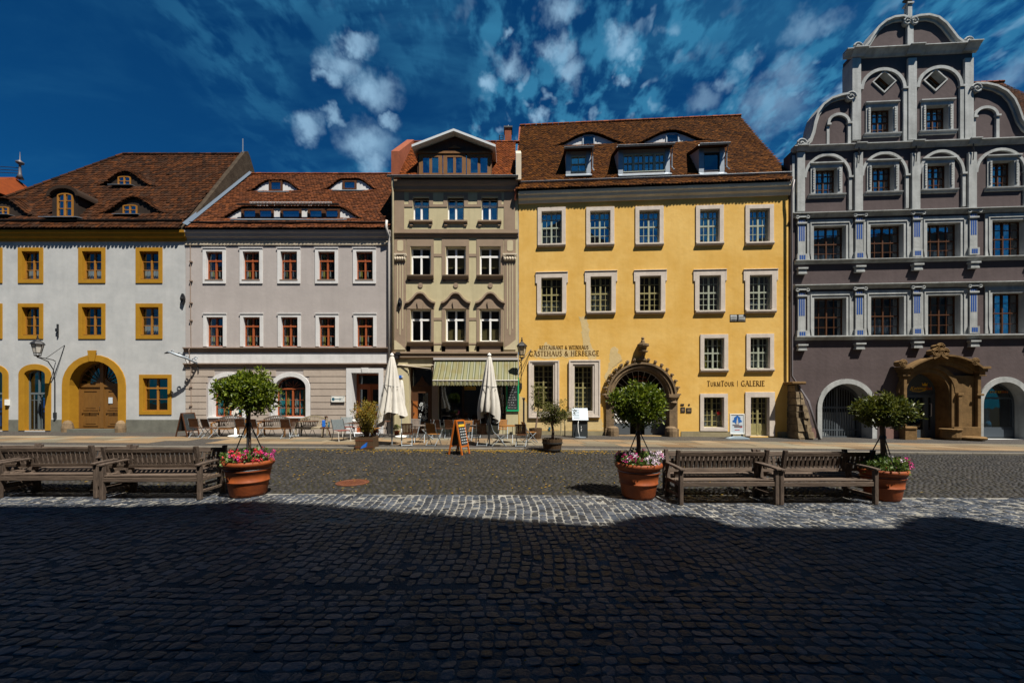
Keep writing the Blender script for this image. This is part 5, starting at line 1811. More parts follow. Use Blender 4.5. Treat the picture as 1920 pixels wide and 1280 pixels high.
# the two tall ground floor windows in bevelled stone frames
for (u0, v0, u1, v1, o0, o1, ov0, ov1) in ((1001, 684, 1037.3, 771, 991.7, 1048, 676.5, 783), (1077.2, 686, 1111.2, 770, 1067, 1124.5, 675.5, 782)):
    w, (x0, z0, x1, z1) = H4.win(u0, v0, u1, v1, M['frame_olive'], 'tall', depth=.30, fw=.055, glass=M['glass'], reveal=1, net=('net', .0, .5) if u0 > 1050 else None)
    ox0, oz1 = H4.L(o0, ov0); ox1, oz0 = H4.L(o1, ov1)
    inn = [(x0 - .002, z0), (x1 + .002, z0), (x1 + .002, z1), (x0 - .002, z1)]
    mid = [(x0 - .09, z0 - .16), (x1 + .09, z0 - .16), (x1 + .09, z1 + .09), (x0 - .09, z1 + .09)]
    out = [(ox0, oz0), (ox1, oz0), (ox1, oz1), (ox0, oz1)]
    q = MB().ring(mid, out, -.07, 0)
    q.ring(inn, mid, -.035, 0)
    q.ring([(ox0 + .06, oz0 + .06), (ox1 - .06, oz0 + .06), (ox1 - .06, oz1 - .06), (ox0 + .06, oz1 - .06)], [(ox0 - .015, oz0 - .01), (ox1 + .015, oz0 - .01), (ox1 + .015, oz1 + .015), (ox0 - .015, oz1 + .015)], -.095, -.071)
    q.build('surround', M['stone_trim'], w, bevel=.006)
# portal
PS = M['portal_stone']
x0, _ = H4.L(1150, 742); x1, _ = H4.L(1254.5, 742)
zs = H4.Z(1203, 744); za = H4.Z(1203, 692.5)
gp = GB(H4, 1203)
po = arch_poly(x0, x1, gp, zs, za - zs, 20)
H4.hole(po, .75, 2)
xm = (x0 + x1) / 2
pt = thing  # noqa
q = MB()
for k, (w0, w1, pr) in enumerate(((0, .10, .05), (.10, .20, .10), (.20, .27, .06), (.27, .37, .16))):
    a = arch_poly(x0 - w0, x1 + w0, zs, zs + .002, za - zs + w0, 24)
    c = arch_poly(x0 - w1, x1 + w1, zs, zs + .002, za - zs + w1, 24)
    q.ring(a, c, -pr, 0, False)
# keel tip
tip = H4.pts([(1193, 676), (1212, 676), (1206, 669), (1203.5, 662), (1201, 669)])
q.prism(tip, -.18, 0)
portal = q.build('portal', PS, H4.e)
q = MB()
for sx in (-1, 1):
    xa = x0 - .40 if sx < 0 else x1 - .02
    q.cut().box(xa, xa + .42, -.12, .0, gp - .3, zs - .02)
    q.box(xa - .05, xa + .47, -.17, 0, gp - .3, gp + .38)
    q.box(xa - .04, xa + .46, -.19, 0, zs - .02, zs + .14)
    q.lathe([(.19, 0), (.20, .06), (.13, .12), (.16, .22), (.22, .32)], (xa + .21, -.06, zs - .34), 10)
q.build('jamb', PS, portal, bevel=.015)
q = MB()
for sx in (-1, 1):                                       # seat stones in the niches of the jambs
    q.cut().lathe([(.30, 0), (.31, .3), (.28, .48), (.16, .55), (0, .56)], (x1 + .05 if sx > 0 else x0 - .05, -.15, gp - .05), 12)
q.build('seat_stone', PS, portal)
q = MB()
ca, ra, rb_ = xm, (x1 - x0) / 2 + .37, za - zs + .37
for k in range(17):                                      # crockets
    t = math.pi * (k + .2) / 16.4
    if abs(t - math.pi / 2) < .10:
        continue
    cx, cz = ca + (ra + .08) * math.cos(t), zs + (rb_ + .08) * math.sin(t)
    q.cut().lathe([(.0, -.02), (.055, .0), (.045, .06), (.085, .12), (.07, .19), (.03, .21), (0, .2)], (cx, -.10, cz - .10 + .06 * math.sin(t)), 7)
    q.box(cx - .09 + .06 * math.cos(t), cx + .05 + .06 * math.cos(t), -.17, -.03, cz + .03, cz + .09)
q.build('crocket', PS, portal)
q = MB()
c = H4.L(1204.5, 664)
q.lathe([(.10, 0), (.12, .08), (.24, .12), (.25, .17), (.13, .21), (.18, .36), (.30, .42), (.30, .52), (.22, .56), (.10, .52)], (c[0], -.16, c[1] - .02), 10)
q.lathe([(.09, .50), (.12, .60), (.10, .70), (.06, .76), (.09, .82), (.07, .88), (0, .90)], (c[0] - .02, -.16, c[1] - .02), 9)
q.build('finial', PS, portal)
# fan light, orange sign and lattice gate inside the arch
gy = .55
q = MB()
for k in range(13):
    t = math.pi * (k + .5) / 13
    q.tube([(xm + .25 * math.cos(t), gy, zs + .05 + .25 * math.sin(t)), (xm + (x1 - x0) / 2 * math.cos(t) * .99, gy, zs + (za - zs) * .99 * math.sin(t))], .014, 4)
for f in (.55, .98):
    q.tube([(xm + (x1 - x0) / 2 * f * math.cos(t), gy, zs + (za - zs) * f * math.sin(t)) for t in np.linspace(0, math.pi, 20)], .016, 4)
fan = q.build('fanlight_grille', M['pipe_white'], portal)
q = MB()
q.box(x0 + .02, x1 - .02, gy - .03, gy + .05, zs - .38, zs - .06)
wg = q.build('white_beam', M['frame_white'], portal)
q = MB()
for k in range(6):
    q.cut().lathe([(.03, 0), (.03, .01)], (x0 + .3 + k * .5, gy - .035, zs - .22), 8)
q.build('bolt', M['black_iron'], wg)
for a, c, nm in ((x0 + .02, xm - .45, 'gate'), (xm + .32, x1 - .02, 'gate')):
    g_ = MB().box(a, c, gy - .02, gy + .04, gp + .02, gp + .62)
    go = g_.build(nm, M['grey_iron'], portal)
    l = MB().box(a, c, gy - .02, gy + .03, gp + .63, gp + 1.52)
    lo_ = l.build('gate_panel', M['frame_white'], go)
    l = MB()
    for k in range(-3, 6):
        for sgn in (-1, 1):
            xs = a + (c - a) * (k * .25)
            xe = xs + sgn * .62
            p, q_ = (xs, gp + .64), (xe, gp + 1.51)
            # clip to the panel
            tt = [t for t in np.linspace(0, 1, 31) if a + .02 < p[0] + (q_[0] - p[0]) * t < c - .02]
            if len(tt) > 2:
                l.bar((p[0] + (q_[0] - p[0]) * tt[0], gy - .035, p[1] + (q_[1] - p[1]) * tt[0]), (p[0] + (q_[0] - p[0]) * tt[-1], gy - .035, p[1] + (q_[1] - p[1]) * tt[-1]), .02, .035, (0, 1, 0))
    l.build('lattice', M['black_iron'], go)
rnd = random.Random(11)
q = MB()
for (v, ua, ub) in ((707, 1188, 1211), (713.5, 1186, 1213)):
    xa, za_ = H4.L(ua, v, gy - .1); xb, _ = H4.L(ub, v, gy - .1)
    scribble(q, xa, xb, za_ - .05, .11, gy - .10, rnd, 2)
q.build('orange_sign', M['orange_letter'], portal)
# reliefs: inscription niche, patches of bare plaster, lettering, plaques
q = MB()
xa, za_ = H4.L(1368, 589.5); xb, zb_ = H4.L(1398, 604)
H4.hole([(xa, zb_), (xb, zb_), (xb, za_), (xa, za_)], .10, 1)
for f in (.03, .54):
    x_ = xa + (xb - xa) * f
    q.cut().xprism([(.0, zb_ + .08), (-.02, zb_ + .16), (-.02, za_ - .10), (.0, za_ - .03), (.09, za_ - .03), (.09, zb_ + .08)], x_ + .02, x_ + (xb - xa) * .42)
rel = q.build('inscription_stone', M['gable_trim'], H4.e)[0]
q = MB()
for f in (.10, .62):
    for k in range(3):
        scribble(q, xa + (xb - xa) * f, xa + (xb - xa) * (f + .26), zb_ + .13 + .07 * k, .03, -.021, rnd, 2)
q.build('lettering', M['black_iron'], rel)
H4.wall([(xL4, -.4), (xR4, -.4), (xR4, zt4), (xL4, zt4)], [M['yellow_plaster'], M['stone_trim'], M['portal_stone']], 9.5)
q = MB()
def blob(px, seed):
    r_ = random.Random(seed)
    P = H4.pts(px)
    out = []
    for i in range(len(P)):
        (xa, za_), (xb, zb_) = P[i], P[(i + 1) % len(P)]
        for k in range(5):
            f = k / 5
            out.append((xa + (xb - xa) * f + r_.uniform(-.05, .05), za_ + (zb_ - za_) * f + r_.uniform(-.05, .05)))
    q.cut().prism(out[::-1], -.003, 0, back=False)
blob([(1086, 594), (1099, 593), (1104, 612), (1107, 640), (1118, 668), (1116, 674), (1104, 673), (1097, 660), (1092, 640), (1090, 618)], 1)
blob([(1148, 650), (1155, 650), (1160, 660), (1168, 674), (1160, 682), (1150, 690), (1141, 705), (1134, 712), (1133, 703), (1142, 685), (1144, 665)], 2)
blob([(1002, 661), (1016, 650), (1024, 640), (1030, 648), (1060, 654), (1078, 658), (1076, 668), (1040, 671), (1010, 671), (1003, 669)], 3)
blob([(974, 740), (983, 748), (988, 760), (1050, 772), (1066, 784), (1100, 788), (1128, 785), (1132, 806), (1060, 807), (975, 807)], 4)
q.build('bare_plaster', M['bare_plaster'], H4.e)
lettering(H4, H4.e, 'RESTAURANT & WEINHAUS', 1011.5, 648.3, 1104, 655, M['lettering'], th=.17)
lettering(H4, H4.e, 'GÄSTEHAUS & HERBERGE', 992.5, 658.6, 1124, 667.3, M['lettering'], th=.17)
lettering(H4, H4.e, 'TurmTour | GALERIE', 1325.5, 714, 1434.5, 723.5, M['lettering'], th=.15)
q = MB()
zp = H4.Z(1060, 807)
for a, c in ((973, 1134), (1277, 1396.5), (1457.5, 1477.5)):
    q.cut().box(H4.X(a), H4.X(c), -.03, 0, -.5, zp)
q.build('plinth', M['yellow_plinth'], H4.e)
# eaves and roof
ov4 = .36
ze4 = H4.Z(1200, 346.5, -ov4)
H4.roof_plane(-ov4, ze4, 4.9, H4.Z(1170, 228, 4.9))
H4.cornice(xL4, xR4 + .15, ze4 - .06, [(ov4 - .10, 0), (ov4 - .11, .16), (ov4 - .16, .20), (ov4 - .18, .34), (ov4 - .28, .42), (ov4 - .31, .56)], M['pale_cornice'])
brows = []
for (uc, vb, hw, vt) in ((1105, 271, 62, 248), (1259, 268, 62, 245)):
    x, y = H4.rp(uc, vb)
    k = (D0 + y) / F * .97
    brows.append(dict(xc=x, y0=y, W=hw * k * 1.25, flat=0, H=H4.Z(uc, vt, y) - H4.rz(y), tan=.45, over=.8, pw=1.1))
dorm = []
for (u0, v0, u1, v1) in ((1062, 284, 1107, 328), (1160, 280, 1255, 327), (1311, 278, 1357, 325.5)):
    x, y = H4.rp((u0 + u1) / 2, v1)
    dorm.append((H4.X(u0, y), H4.X(u1, y), y, H4.Z((u0 + u1) / 2, v0, y)))
_, prof = H4.tiles(lambda y: xL4 - .12, lambda y: xR4 + .06, M['tile_rust'], .150, .165, brows, lift=.042)
H4.ridge(xL4 - .15, xR4 + .05, M['tile_new'], .11)
yg = H4.ye + .34
H4.gutter(xL4 + .05, xR4 + .15, yg, H4.rz(yg) + .09, M['zinc'], .075)
MB().xprism([(-.3, ze4 - .05), (4.9, H4.zr + .02), (4.9, H4.zr - .5), (-.2, ze4 - .5)], xL4 - .20, xL4 - .10).build('verge', M['brick_red'], H4.e)
for bq, (u0, v0, u1, v1) in zip(brows, ((1092, 253, 1115, 269), (1248.5, 250, 1273, 266.5))):
    o, y, zb_ = H4.brow_front(bq, prof, M['white_trim'], .14)
    x0, x1 = H4.X(u0, y), H4.X(u1, y)
    z0, z1 = zb_ + .06, H4.Z((u0 + u1) / 2, v0, y)
    f = MB().ring(arch_poly(x0 + .07, x1 - .07, z0 + .05, z1 - .12, .06, 6), arch_poly(x0, x1, z0, z1 - .1, .1, 6), y - .05, y - .004)
    f.build('window', M['zinc'], o)
    MB().box(x0 + .05, x1 - .05, y - .012, y - .006, z0 + .04, z1 - .1).build('pane', M['glass_dark'], o)
for i, (x0, x1, y0, zt_) in enumerate(dorm):
    zb_ = H4.rz(y0)
    tn = .36
    yb_ = (zt_ - zb_) / (H4.sl - tn) + y0
    poly = [(y0, zb_ - .3), (y0, zt_), (yb_, zt_ + tn * (yb_ - y0)), (yb_, zb_)]
    b = MB()
    b.xprism(poly, x0, x0 + .10); b.xprism(poly, x1 - .10, x1)
    b.box(x0 + .1, x1 - .1, y0, y0 + .1, zt_ - .22, zt_)
    b.box(x0 + .1, x1 - .1, y0, y0 + .1, zb_ - .3, zb_ + .12)
    d_o = b.build('dormer', M['grey_plaster'], H4.e)
    n = (1, 4, 1)[i]
    f = MB()
    xa, xb = x0 + .22, x1 - .22
    za_, zc = zb_ + .14, zt_ - .24
    f.box(x0 - .03, xa, y0 - .05, y0 - .003, zb_, zt_ - .02); f.cut().box(xb, x1 + .03, y0 - .05, y0 - .003, zb_, zt_ - .02)
    f.build('post', M['zinc'], d_o)
    f = MB()
    if i == 2:
        f.ring([(xa + .03, za_ + .03), (xb - .03, za_ + .03), (xb - .03, zc - .03), (xa + .03, zc - .03)], [(xa, za_), (xb, za_), (xb, zc), (xa, zc)], y0 - .02, y0 + .06)
    else:
        for k in range(n):
            p0, p1 = xa + (xb - xa) * k / n, xa + (xb - xa) * (k + 1) / n
            f.ring([(p0 + .06, za_ + .06), (p1 - .06, za_ + .06), (p1 - .06, zc - .06), (p0 + .06, zc - .06)], [(p0, za_), (p1, za_), (p1, zc), (p0, zc)], y0 - .02, y0 + .06)
            f.box((p0 + p1) / 2 - .018, (p0 + p1) / 2 + .018, y0 - .01, y0 + .05, za_ + .06, zc - .06)
            f.box(p0 + .06, p1 - .06, y0 - .008, y0 + .045, (za_ + zc) / 2 - .018, (za_ + zc) / 2 + .018)
    f.build('window', M['frame_sage'] if i < 2 else M['dark_gutter'], d_o)
    MB().box(xa + .02, xb - .02, y0 + .062, y0 + .066, za_ + .02, zc - .02).build('pane', M['glass_sky'] if i < 2 else M['glass_dark'], d_o)
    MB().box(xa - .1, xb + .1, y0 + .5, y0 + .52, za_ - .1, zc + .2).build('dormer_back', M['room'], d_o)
    MB().xprism([(y0 - .28, zb_ - .16), (y0 - .01, zb_ + .06), (y0 - .01, zb_ + .02), (y0 - .28, zb_ - .2)], x0 - .05, x1 + .05).build('sill', M['zinc'], d_o)
    b = MB()
    b.xprism([(y0 - .32, zt_ - .08), (yb_ + .1, zt_ + .03 + tn * (yb_ + .1 - y0)), (yb_ + .1, zt_ + .13 + tn * (yb_ + .1 - y0)), (y0 - .32, zt_ + .02)], x0 - .12, x1 + .12)
    b.build('dormer_roof', M['tile_rust'], d_o)
    H4.gutter(x0 - .15, x1 + .15, y0 - .38, zt_ + .0, M['zinc'], .06, 'dormer_gutter').parent = d_o
    b = MB().tube([(x1 + .08, y0 - .36, zt_ - .02), (x1 + .1, y0 - .1, zt_ - .35), (x1 + .1, y0 - .08, zb_ + .30), (x1 + .16, y0 - .3, zb_ + .02)], .035, 6)
    b.build('dormer_downpipe', M['zinc'], d_o)
b = MB()
b.tube([(xR4 + .10, -.30, ze4), (xR4 + .02, -.22, ze4 - .7), (xR4 + .04, -.20, ze4 - 1.2), (xR4 + .05, -.20, H4.Z(1480, 705)), (xR4 + .35, -1.0, H4.Z(1488, 752, -1.0)), (xR4 + .62, -1.35, .0)], .055, 8)
b.build('downpipe', M['pipe_dark'], H4.e, smooth=True)

# ------------------------------------------------------------------ gabled house
X5, Y5, _z = H4.world(H4.X(1481), 0)
A5 = R(-3.6)
H5 = House('gabled_house', 'tall mauve grey house with white pilasters and curved scroll gable', 'house', 1481, Y5, A5)
GT, MP = M['gable_trim'], M['mauve_plaster']
BW, GG_ = 'leaf22thin', M['frame_brown']
rowA = ((1525, 427, 1577, 490), (1631, 424.5, 1683.5, 487), (1737, 421.5, 1788.5, 483.5), (1859, 416, 1909, 481), (1972, 411, 2022, 477))
rowB = ((1525.5, 560.5, 1577.5, 631), (1632, 558, 1684, 629), (1738.5, 555, 1788.5, 627), (1859, 551, 1907.5, 625), (1972, 548, 2020, 622))
for rr, (rw) in enumerate((rowA, rowB)):
    for i, (u0, v0, u1, v1) in enumerate(rw):
        u1 += (u1 - 960) * .0135
        v0 -= (750 - v0) * .010
        w, (x0, z0, x1, z1) = H5.win(u0, v0, u1, v1, GG_, BW, depth=.24, fw=.04, glass=M['glass_sky'], reveal=1, net=('net', .02, .45) if (rr + i) % 2 == 0 else None)
        q = MB()
        q.ring([(x0, z0), (x1, z0), (x1, z1), (x0, z1)], [(x0 - .13, z0), (x1 + .13, z0), (x1 + .13, z1 + .12), (x0 - .13, z1 + .12)], -.04, 0, False)
        q.ring([(x0 - .131, z0), (x1 + .131, z0), (x1 + .131, z1 + .121), (x0 - .131, z1 + .121)], [(x0 - .19, z0 + .38), (x1 + .19, z0 + .38), (x1 + .19, z1 + .18), (x0 - .19, z1 + .18)], -.075, 0, False)
        q.ring([(x0 - .191, z0), (x1 + .191, z0), (x1 + .191, z1 + .181), (x0 - .191, z1 + .181)], [(x0 - .33, z0), (x1 + .33, z0), (x1 + .33, z1 + .32), (x0 - .33, z1 + .32)], -.045, 0, False)
        q.build('surround', GT, w)
row4 = ((1528, 319, 1563.5, 365), (1633.5, 314, 1668.5, 360.5), (1737.5, 310.5, 1771, 356), (1859, 305.5, 1891, 352), (1972, 300, 2004, 347))
row5 = ((1631.5, 206.5, 1666, 251.5), (1735, 202.3, 1769, 246.5))
def eared(u0, v0, u1, v1):
    u1 += (u1 - 960) * .010
    v0 -= (750 - v0) * .008
    w, (x0, z0, x1, z1) = H5.win(u0, v0, u1, v1, GG_, BW, depth=.22, fw=.05, glass=M['glass_sky'], reveal=1)
    q = MB()
    q.ring([(x0, z0), (x1, z0), (x1, z1), (x0, z1)], [(x0 - .23, z0), (x1 + .23, z0), (x1 + .23, z1 + .15), (x0 - .23, z1 + .15)], -.04, 0, False)
    for k in range(9):                                    # beaded strip down the jambs
        zz_ = z1 - .02 - k * .125
        for xx in (x0 - .14, x1 + .05):
            q.box(xx, xx + .09, -.09, -.051, zz_ - .09, zz_)
    q.build('surround', GT, w)
    MB().xprism([(0, z1 + .26), (-.13, z1 + .26), (-.13, z1 + .21), (-.05, z1 + .155), (0, z1 + .155)], x0 - .28, x1 + .28).build('window_head', GT, w)
    MB().xprism([(0, z0 - .002), (-.14, z0 - .002), (-.13, z0 - .06), (-.08, z0 - .10), (-.06, z0 - .17), (0, z0 - .19)], x0 - .36, x1 + .36).build('sill', GT, w)
for r_ in row4 + row5:
    eared(*r_)
for (uc, vc) in ((1657, 154), (1753, 151)):
    c = H5.L(uc, vc)
    P = lambda r: [(c[0], c[1] - r), (c[0] + r, c[1]), (c[0], c[1] + r), (c[0] - r, c[1])]
    H5.hole(P(.50), .45, 1)
    b = MB().ring(P(.40), P(.50), .28, .34)
    w = b.build('window', GG_, H5.e)
    MB().add([(x, .31, z) for x, z in P(.41)], [(0, 1, 2, 3)]).build('pane', M['glass_dark'], w)
    MB().ring(P(.50), P(.58), -.05, 0).build('surround', GT, w)
# ground floor openings
gb5 = GB(H5, 1600)
def arch_open(u0, u1, vt, vs_):
    x0, x1 = H5.X(u0), H5.X(u1)
    um = (u0 + u1) / 2
    zs, za = H5.Z(um, vs_), H5.Z(um, vt)
    return x0, x1, zs, za, arch_poly(x0, x1, gb5 - .02, zs, za - zs, 18)
x0, x1, zs, za, P = arch_open(1540, 1634, 719, 764)
H5.hole(P, .9, 1)
q = MB().ring(P, arch_poly(x0 - .22, x1 + .22, gb5, zs, za - zs + .24, 18), -.06, 0, False)
av = q.build('gateway_surround', GT, H5.e)
q = MB()
gy = .62
inn = arch_poly(x0 + .14, x1 - .14, gb5 + .05, zs, za - zs - .14, 18)
q.ring(inn, arch_poly(x0, x1, gb5 - .02, zs, za - zs, 18), gy, gy + .08)
xm, hw = (x0 + x1) / 2, (x1 - x0) / 2
for k in range(-9, 10):
    xx = xm + k * hw / 9.6
    zt_ = zs + (za - zs - .14) * math.sqrt(max(0, 1 - ((xx - xm) / (hw - .1)) ** 2))
    q.box(xx - (.05 if k == 0 else .018), xx + (.05 if k == 0 else .018), gy + .01, gy + .05, gb5 + .05, zt_)
for z_ in (gb5 + .35, gb5 + 1.55, zs - .05):
    q.box(x0 + .1, x1 - .1, gy + .005, gy + .055, z_, z_ + .05)
for k in range(26):
    t = math.pi * k / 25
    cx, cz = xm + (hw - .2) * math.cos(t), zs + (za - zs - .2) * math.sin(t)
    q.tube([(cx + .05 * math.cos(a), gy - .005, cz + .05 * math.sin(a)) for a in np.linspace(0, 5.5, 7)], .012, 4)
q.build('iron_gate', M['grey_iron'], H5.e)
MB().box(x0 + .2, x1 - .2, .86, .88, gb5, zs - .25).build('gate_screen', M['net'], H5.e)
x0, x1, zs, za, P2 = arch_open(1842, 1925, 716, 758)
H5.hole(P2, .7, 1)
q = MB().ring(P2, arch_poly(x0 - .22, x1 + .22, gb5, zs, za - zs + .26, 18), -.06, 0, False)
q.build('shop_arch_surround', GT, H5.e)
gy = .5
inn = arch_poly(x0 + .08, x1 - .08, gb5 + .55, zs, za - zs - .08, 18)
q = MB().ring(inn, arch_poly(x0, x1, gb5, zs, za - zs, 18), gy, gy + .1)
zt_ = H5.Z(1880, 745)
q.box(x0 + .08, x1 - .08, gy - .02, gy + .1, zt_ - .07, zt_ + .02)
q.box(x0 + .1, x1 - .1, gy - .03, gy - .001, gb5 + .06, gb5 + .45)
sw = q.build('shop_window', M['shop_grey'], H5.e)
MB().add([(x, gy + .05, z) for x, z in inn], [tuple(range(len(inn)))]).build('pane', M['glass_dark'], sw)
q = MB()
for k, (a, c) in enumerate(((1858, 1871), (1873, 1877))):
    xa, z_ = H5.L(a, 736.5, gy); xb, _ = H5.L(c, 736.5, gy)
    q.cut()
    n = int((xb - xa) / .085) + 1
    for j in range(n):
        xx = xa + j * .085
        q.box(xx, xx + .02, gy + .03, gy + .045, z_, z_ + .10)
        q.box(xx + .021, xx + .06, gy + .03, gy + .045, z_ + (.08 if j % 2 else 0), z_ + (.10 if j % 2 else .02))
q.build('gold_sign_letters', M['gold_letter'], sw)
q = MB()
xa, z_ = H5.L(1880, 736.5, gy); xb, _ = H5.L(1904, 736.5, gy)
for j in range(int((xb - xa) / .085)):
    xx = xa + j * .085
    q.box(xx, xx + .022, gy + .03, gy + .045, z_, z_ + .10)
    q.box(xx + .023, xx + .065, gy + .03, gy + .045, z_ + (.04 if j % 3 else .08), z_ + (.06 if j % 3 else .10))
q.build('orange_sign_letters', M['orange_letter'], sw)
q = MB().lathe([(.22, 0), (.20, .3), (.13, .62), (.16, .85), (.06, .98), (.05, 1.05)], (H5.X(1846, .7) + .12, .78, gb5 + .5), 12)
q.build('dress_form', mat('blue_dress', (.01, .20, .36), .7, .2, col2=(.16, .40, .50), scale=14), sw, smooth=True)
MB().box(x1 - .75, x1 - .3, .95, .97, gb5 + .5, zt_ - .2).build('teal_hanging', M['dark_teal'], sw)
# sandstone portal
SS = M['sandstone']
x0, x1 = H5.X(1696), H5.X(1776)
zs, za = H5.Z(1735, 736), H5.Z(1735, 698)
P3 = arch_poly(x0, x1, gb5 - .02, zs, za - zs, 18)
H5.hole(P3, .9, 2)
q = MB()
q.ring(P3, arch_poly(x0 - .20, x1 + .20, gb5 - .3, zs, za - zs + .20, 18), -.10, 0, False)
q.ring(arch_poly(x0 - .201, x1 + .201, zs, zs + .01, za - zs + .201, 18), arch_poly(x0 - .42, x1 + .42, zs, zs + .01, za - zs + .40, 18), -.18, 0, False)
pt5 = q.build('portal', SS, H5.e)
# flanking piers, east one deep with a niche
q = MB()
xa0, xa1 = H5.X(1684.5), H5.X(1690)
for (ua, ub) in ((1684.5, 1690.5), (1821, 1827.5)):
    q.cut().box(H5.X(ua), H5.X(ub), -.30, 0, gb5 - .3, H5.Z(ua, 704))
q.cut().box(H5.X(1778), H5.X(1820.5), -.16, 0, gb5 - .3, H5.Z(1800, 704))
q.box(H5.X(1787), H5.X(1793.5), -.27, -.161, gb5 + .5, H5.Z(1790, 742))
q.box(H5.X(1785), H5.X(1796), -.30, -.161, H5.Z(1790, 742), H5.Z(1790, 737))
q.box(H5.X(1818), H5.X(1831), -.36, -.301, H5.Z(1825, 742), H5.Z(1825, 738))
q.build('pier', SS, pt5, bevel=.02)
q = MB()                                                # plinth blocks and seats
q.box(H5.X(1683), H5.X(1705), -.42, -.101, gb5 - .3, gb5 + .62)
q.box(H5.X(1682), H5.X(1704), -.46, -.421, gb5 + .5, gb5 + .60)
q.cut().box(H5.X(1776), H5.X(1826), -.335, -.31, gb5 - .3, gb5 + .62)
q.box(H5.X(1779), H5.X(1817), -.33, -.17, gb5 - .3, gb5 + .6)
q.cut().lathe([(.34, 0), (.38, .10), (.36, .40), (.42, .46), (.42, .52), (0, .53)], (H5.X(1774), -.22, gb5), 14)
q.cut().lathe([(.5, 0), (.55, .1), (.48, .16), (0, .18)], (H5.X(1806), -.36, gb5), 14)
q.build('seat_stone', SS, pt5, bevel=.02)
q = MB()
for u in (1687.5, 1828):                                # capitals
    q.cut()
    cx = H5.X(u)
    z_ = H5.Z(u, 704)
    q.box(cx - .28, cx + .28, -.46, 0, z_ + .30, z_ + .42)
    q.box(cx - .20, cx + .20, -.40, 0, z_ + .16, z_ + .30)
    q.box(cx - .14, cx + .14, -.34, 0, z_, z_ + .16)
    q.box(cx - .17, cx + .17, -.37, 0, z_ - .04, z_ - .001)
q.build('capital', SS, pt5, bevel=.015)
q = MB()                                                # segmental pediment carried forward over the door
xa, xb = H5.X(1692), H5.X(1824)
zb_ = H5.Z(1757, 691); zt_ = H5.Z(1757, 668)
n = 18
seg = [(xa + (xb - xa) * k / n, zb_ + (zt_ - zb_) * math.sin(math.pi * k / n) ** .85) for k in range(n + 1)]
q.strip(seg, .08, -.50, 0, side=.0)
q.strip([(x, z - .14) for x, z in seg], .17, -.30, 0)
q.strip([(x, z - .33) for x, z in seg[1:-1]], .20, -.22, 0)
q.build('pediment', SS, pt5)
q = MB()
for (u, v) in ((1691, 681), (1826, 678)):
    q.cut()
    c = H5.L(u, v, -.4)
    for r_ in (.17, .11, .05):
        q.tube([(c[0] + r_ * math.cos(t), -.5 + r_ * .2, c[1] + r_ * math.sin(t)) for t in np.linspace(0, 6.28, 13)], .035, 6)
    q.prism([(c[0] + .15 * math.cos(-t), c[1] + .15 * math.sin(-t)) for t in np.linspace(0, 6.28, 12, endpoint=False)], -.47, -.1)
c = H5.L(1759.5, 659.5, -.4)
q.cut()
for dx, dz in ((-.21, -.02), (.21, -.02), (0, .22)):
    for r_ in (.17, .10):
        q.tube([(c[0] + dx + r_ * math.cos(t), -.5, c[1] + dz + r_ * math.sin(t)) for t in np.linspace(0, 6.28, 13)], .045, 6)
    q.prism([(c[0] + dx + .15 * math.cos(-t), c[1] + dz + .15 * math.sin(-t)) for t in np.linspace(0, 6.28, 12, endpoint=False)], -.48, -.15)
q.strip([(c[0] - .32, c[1] - .34), (c[0] - .1, c[1] - .22), (c[0], c[1] - .05)], .08, -.54, -.3)
q.strip([(c[0] + .32, c[1] - .34), (c[0] + .1, c[1] - .22), (c[0], c[1] - .05)], .08, -.54, -.3)
q.build('rosette', SS, pt5)
# shop door inside
gy = .6
SG = M['shop_grey']
q = MB()
q.ring(arch_poly(x0 + .1, x1 - .1, gb5 + .05, zs, za - zs - .1, 18), P3, gy, gy + .1)
zt_ = H5.Z(1735, 741)
q.box(x0 + .1, x1 - .1, gy - .04, gy + .08, zt_ - .10, zt_ + .06)
xm = H5.X(1735, gy)
q.box(xm - .09, xm + .09, gy - .02, gy + .08, gb5, zt_ - .1)
q.box(x0 + .1, xm - .09, gy, gy + .07, gb5 + .05, gb5 + .40); q.box(xm + .09, x1 - .1, gy, gy + .07, gb5 + .05, gb5 + .40)
q.box(xm + .09, xm + .15, gy, gy + .07, gb5 + .4, zt_ - .1); q.box(x1 - .20, x1 - .1, gy, gy + .07, gb5 + .4, zt_ - .1)
dr = q.build('shop_door', SG, pt5)
tp = arch_poly(x0 + .09, x1 - .09, zt_ + .06, zs + .02, za - zs - .1, 18)
MB().add([(x, gy + .04, z) for x, z in tp], [tuple(range(len(tp)))]).build('fascia', M['shop_grey'], dr)
MB().box(x0 + .1, x1 - .1, gy + .05, gy + .055, gb5 + .4, zt_ - .1).build('pane', M['glass_dark'], dr)
MB().tube([(xm + .20, gy - .02, gb5 + 1.75), (xm + .20, gy - .10, gb5 + 1.75), (xm + .20, gy - .10, gb5 + 1.1), (xm + .20, gy - .02, gb5 + 1.1)], .02, 6).build('handle', M['pipe_white'], dr)
q = MB()
for k, (v, ua, ub) in enumerate(((803.5, 1743, 1757), (806.5, 1745, 1754))):
    xa, z_ = H5.L(ua, v, gy + .04); xb, _ = H5.L(ub, v, gy + .04)
    scribble(q, xa, xb, z_, .05, gy + .045, rnd, 2)
q.build('lettering', M['chalk'], dr)
cu = bpy.data.curves.new('shop_script', 'FONT')          # gold script over the door
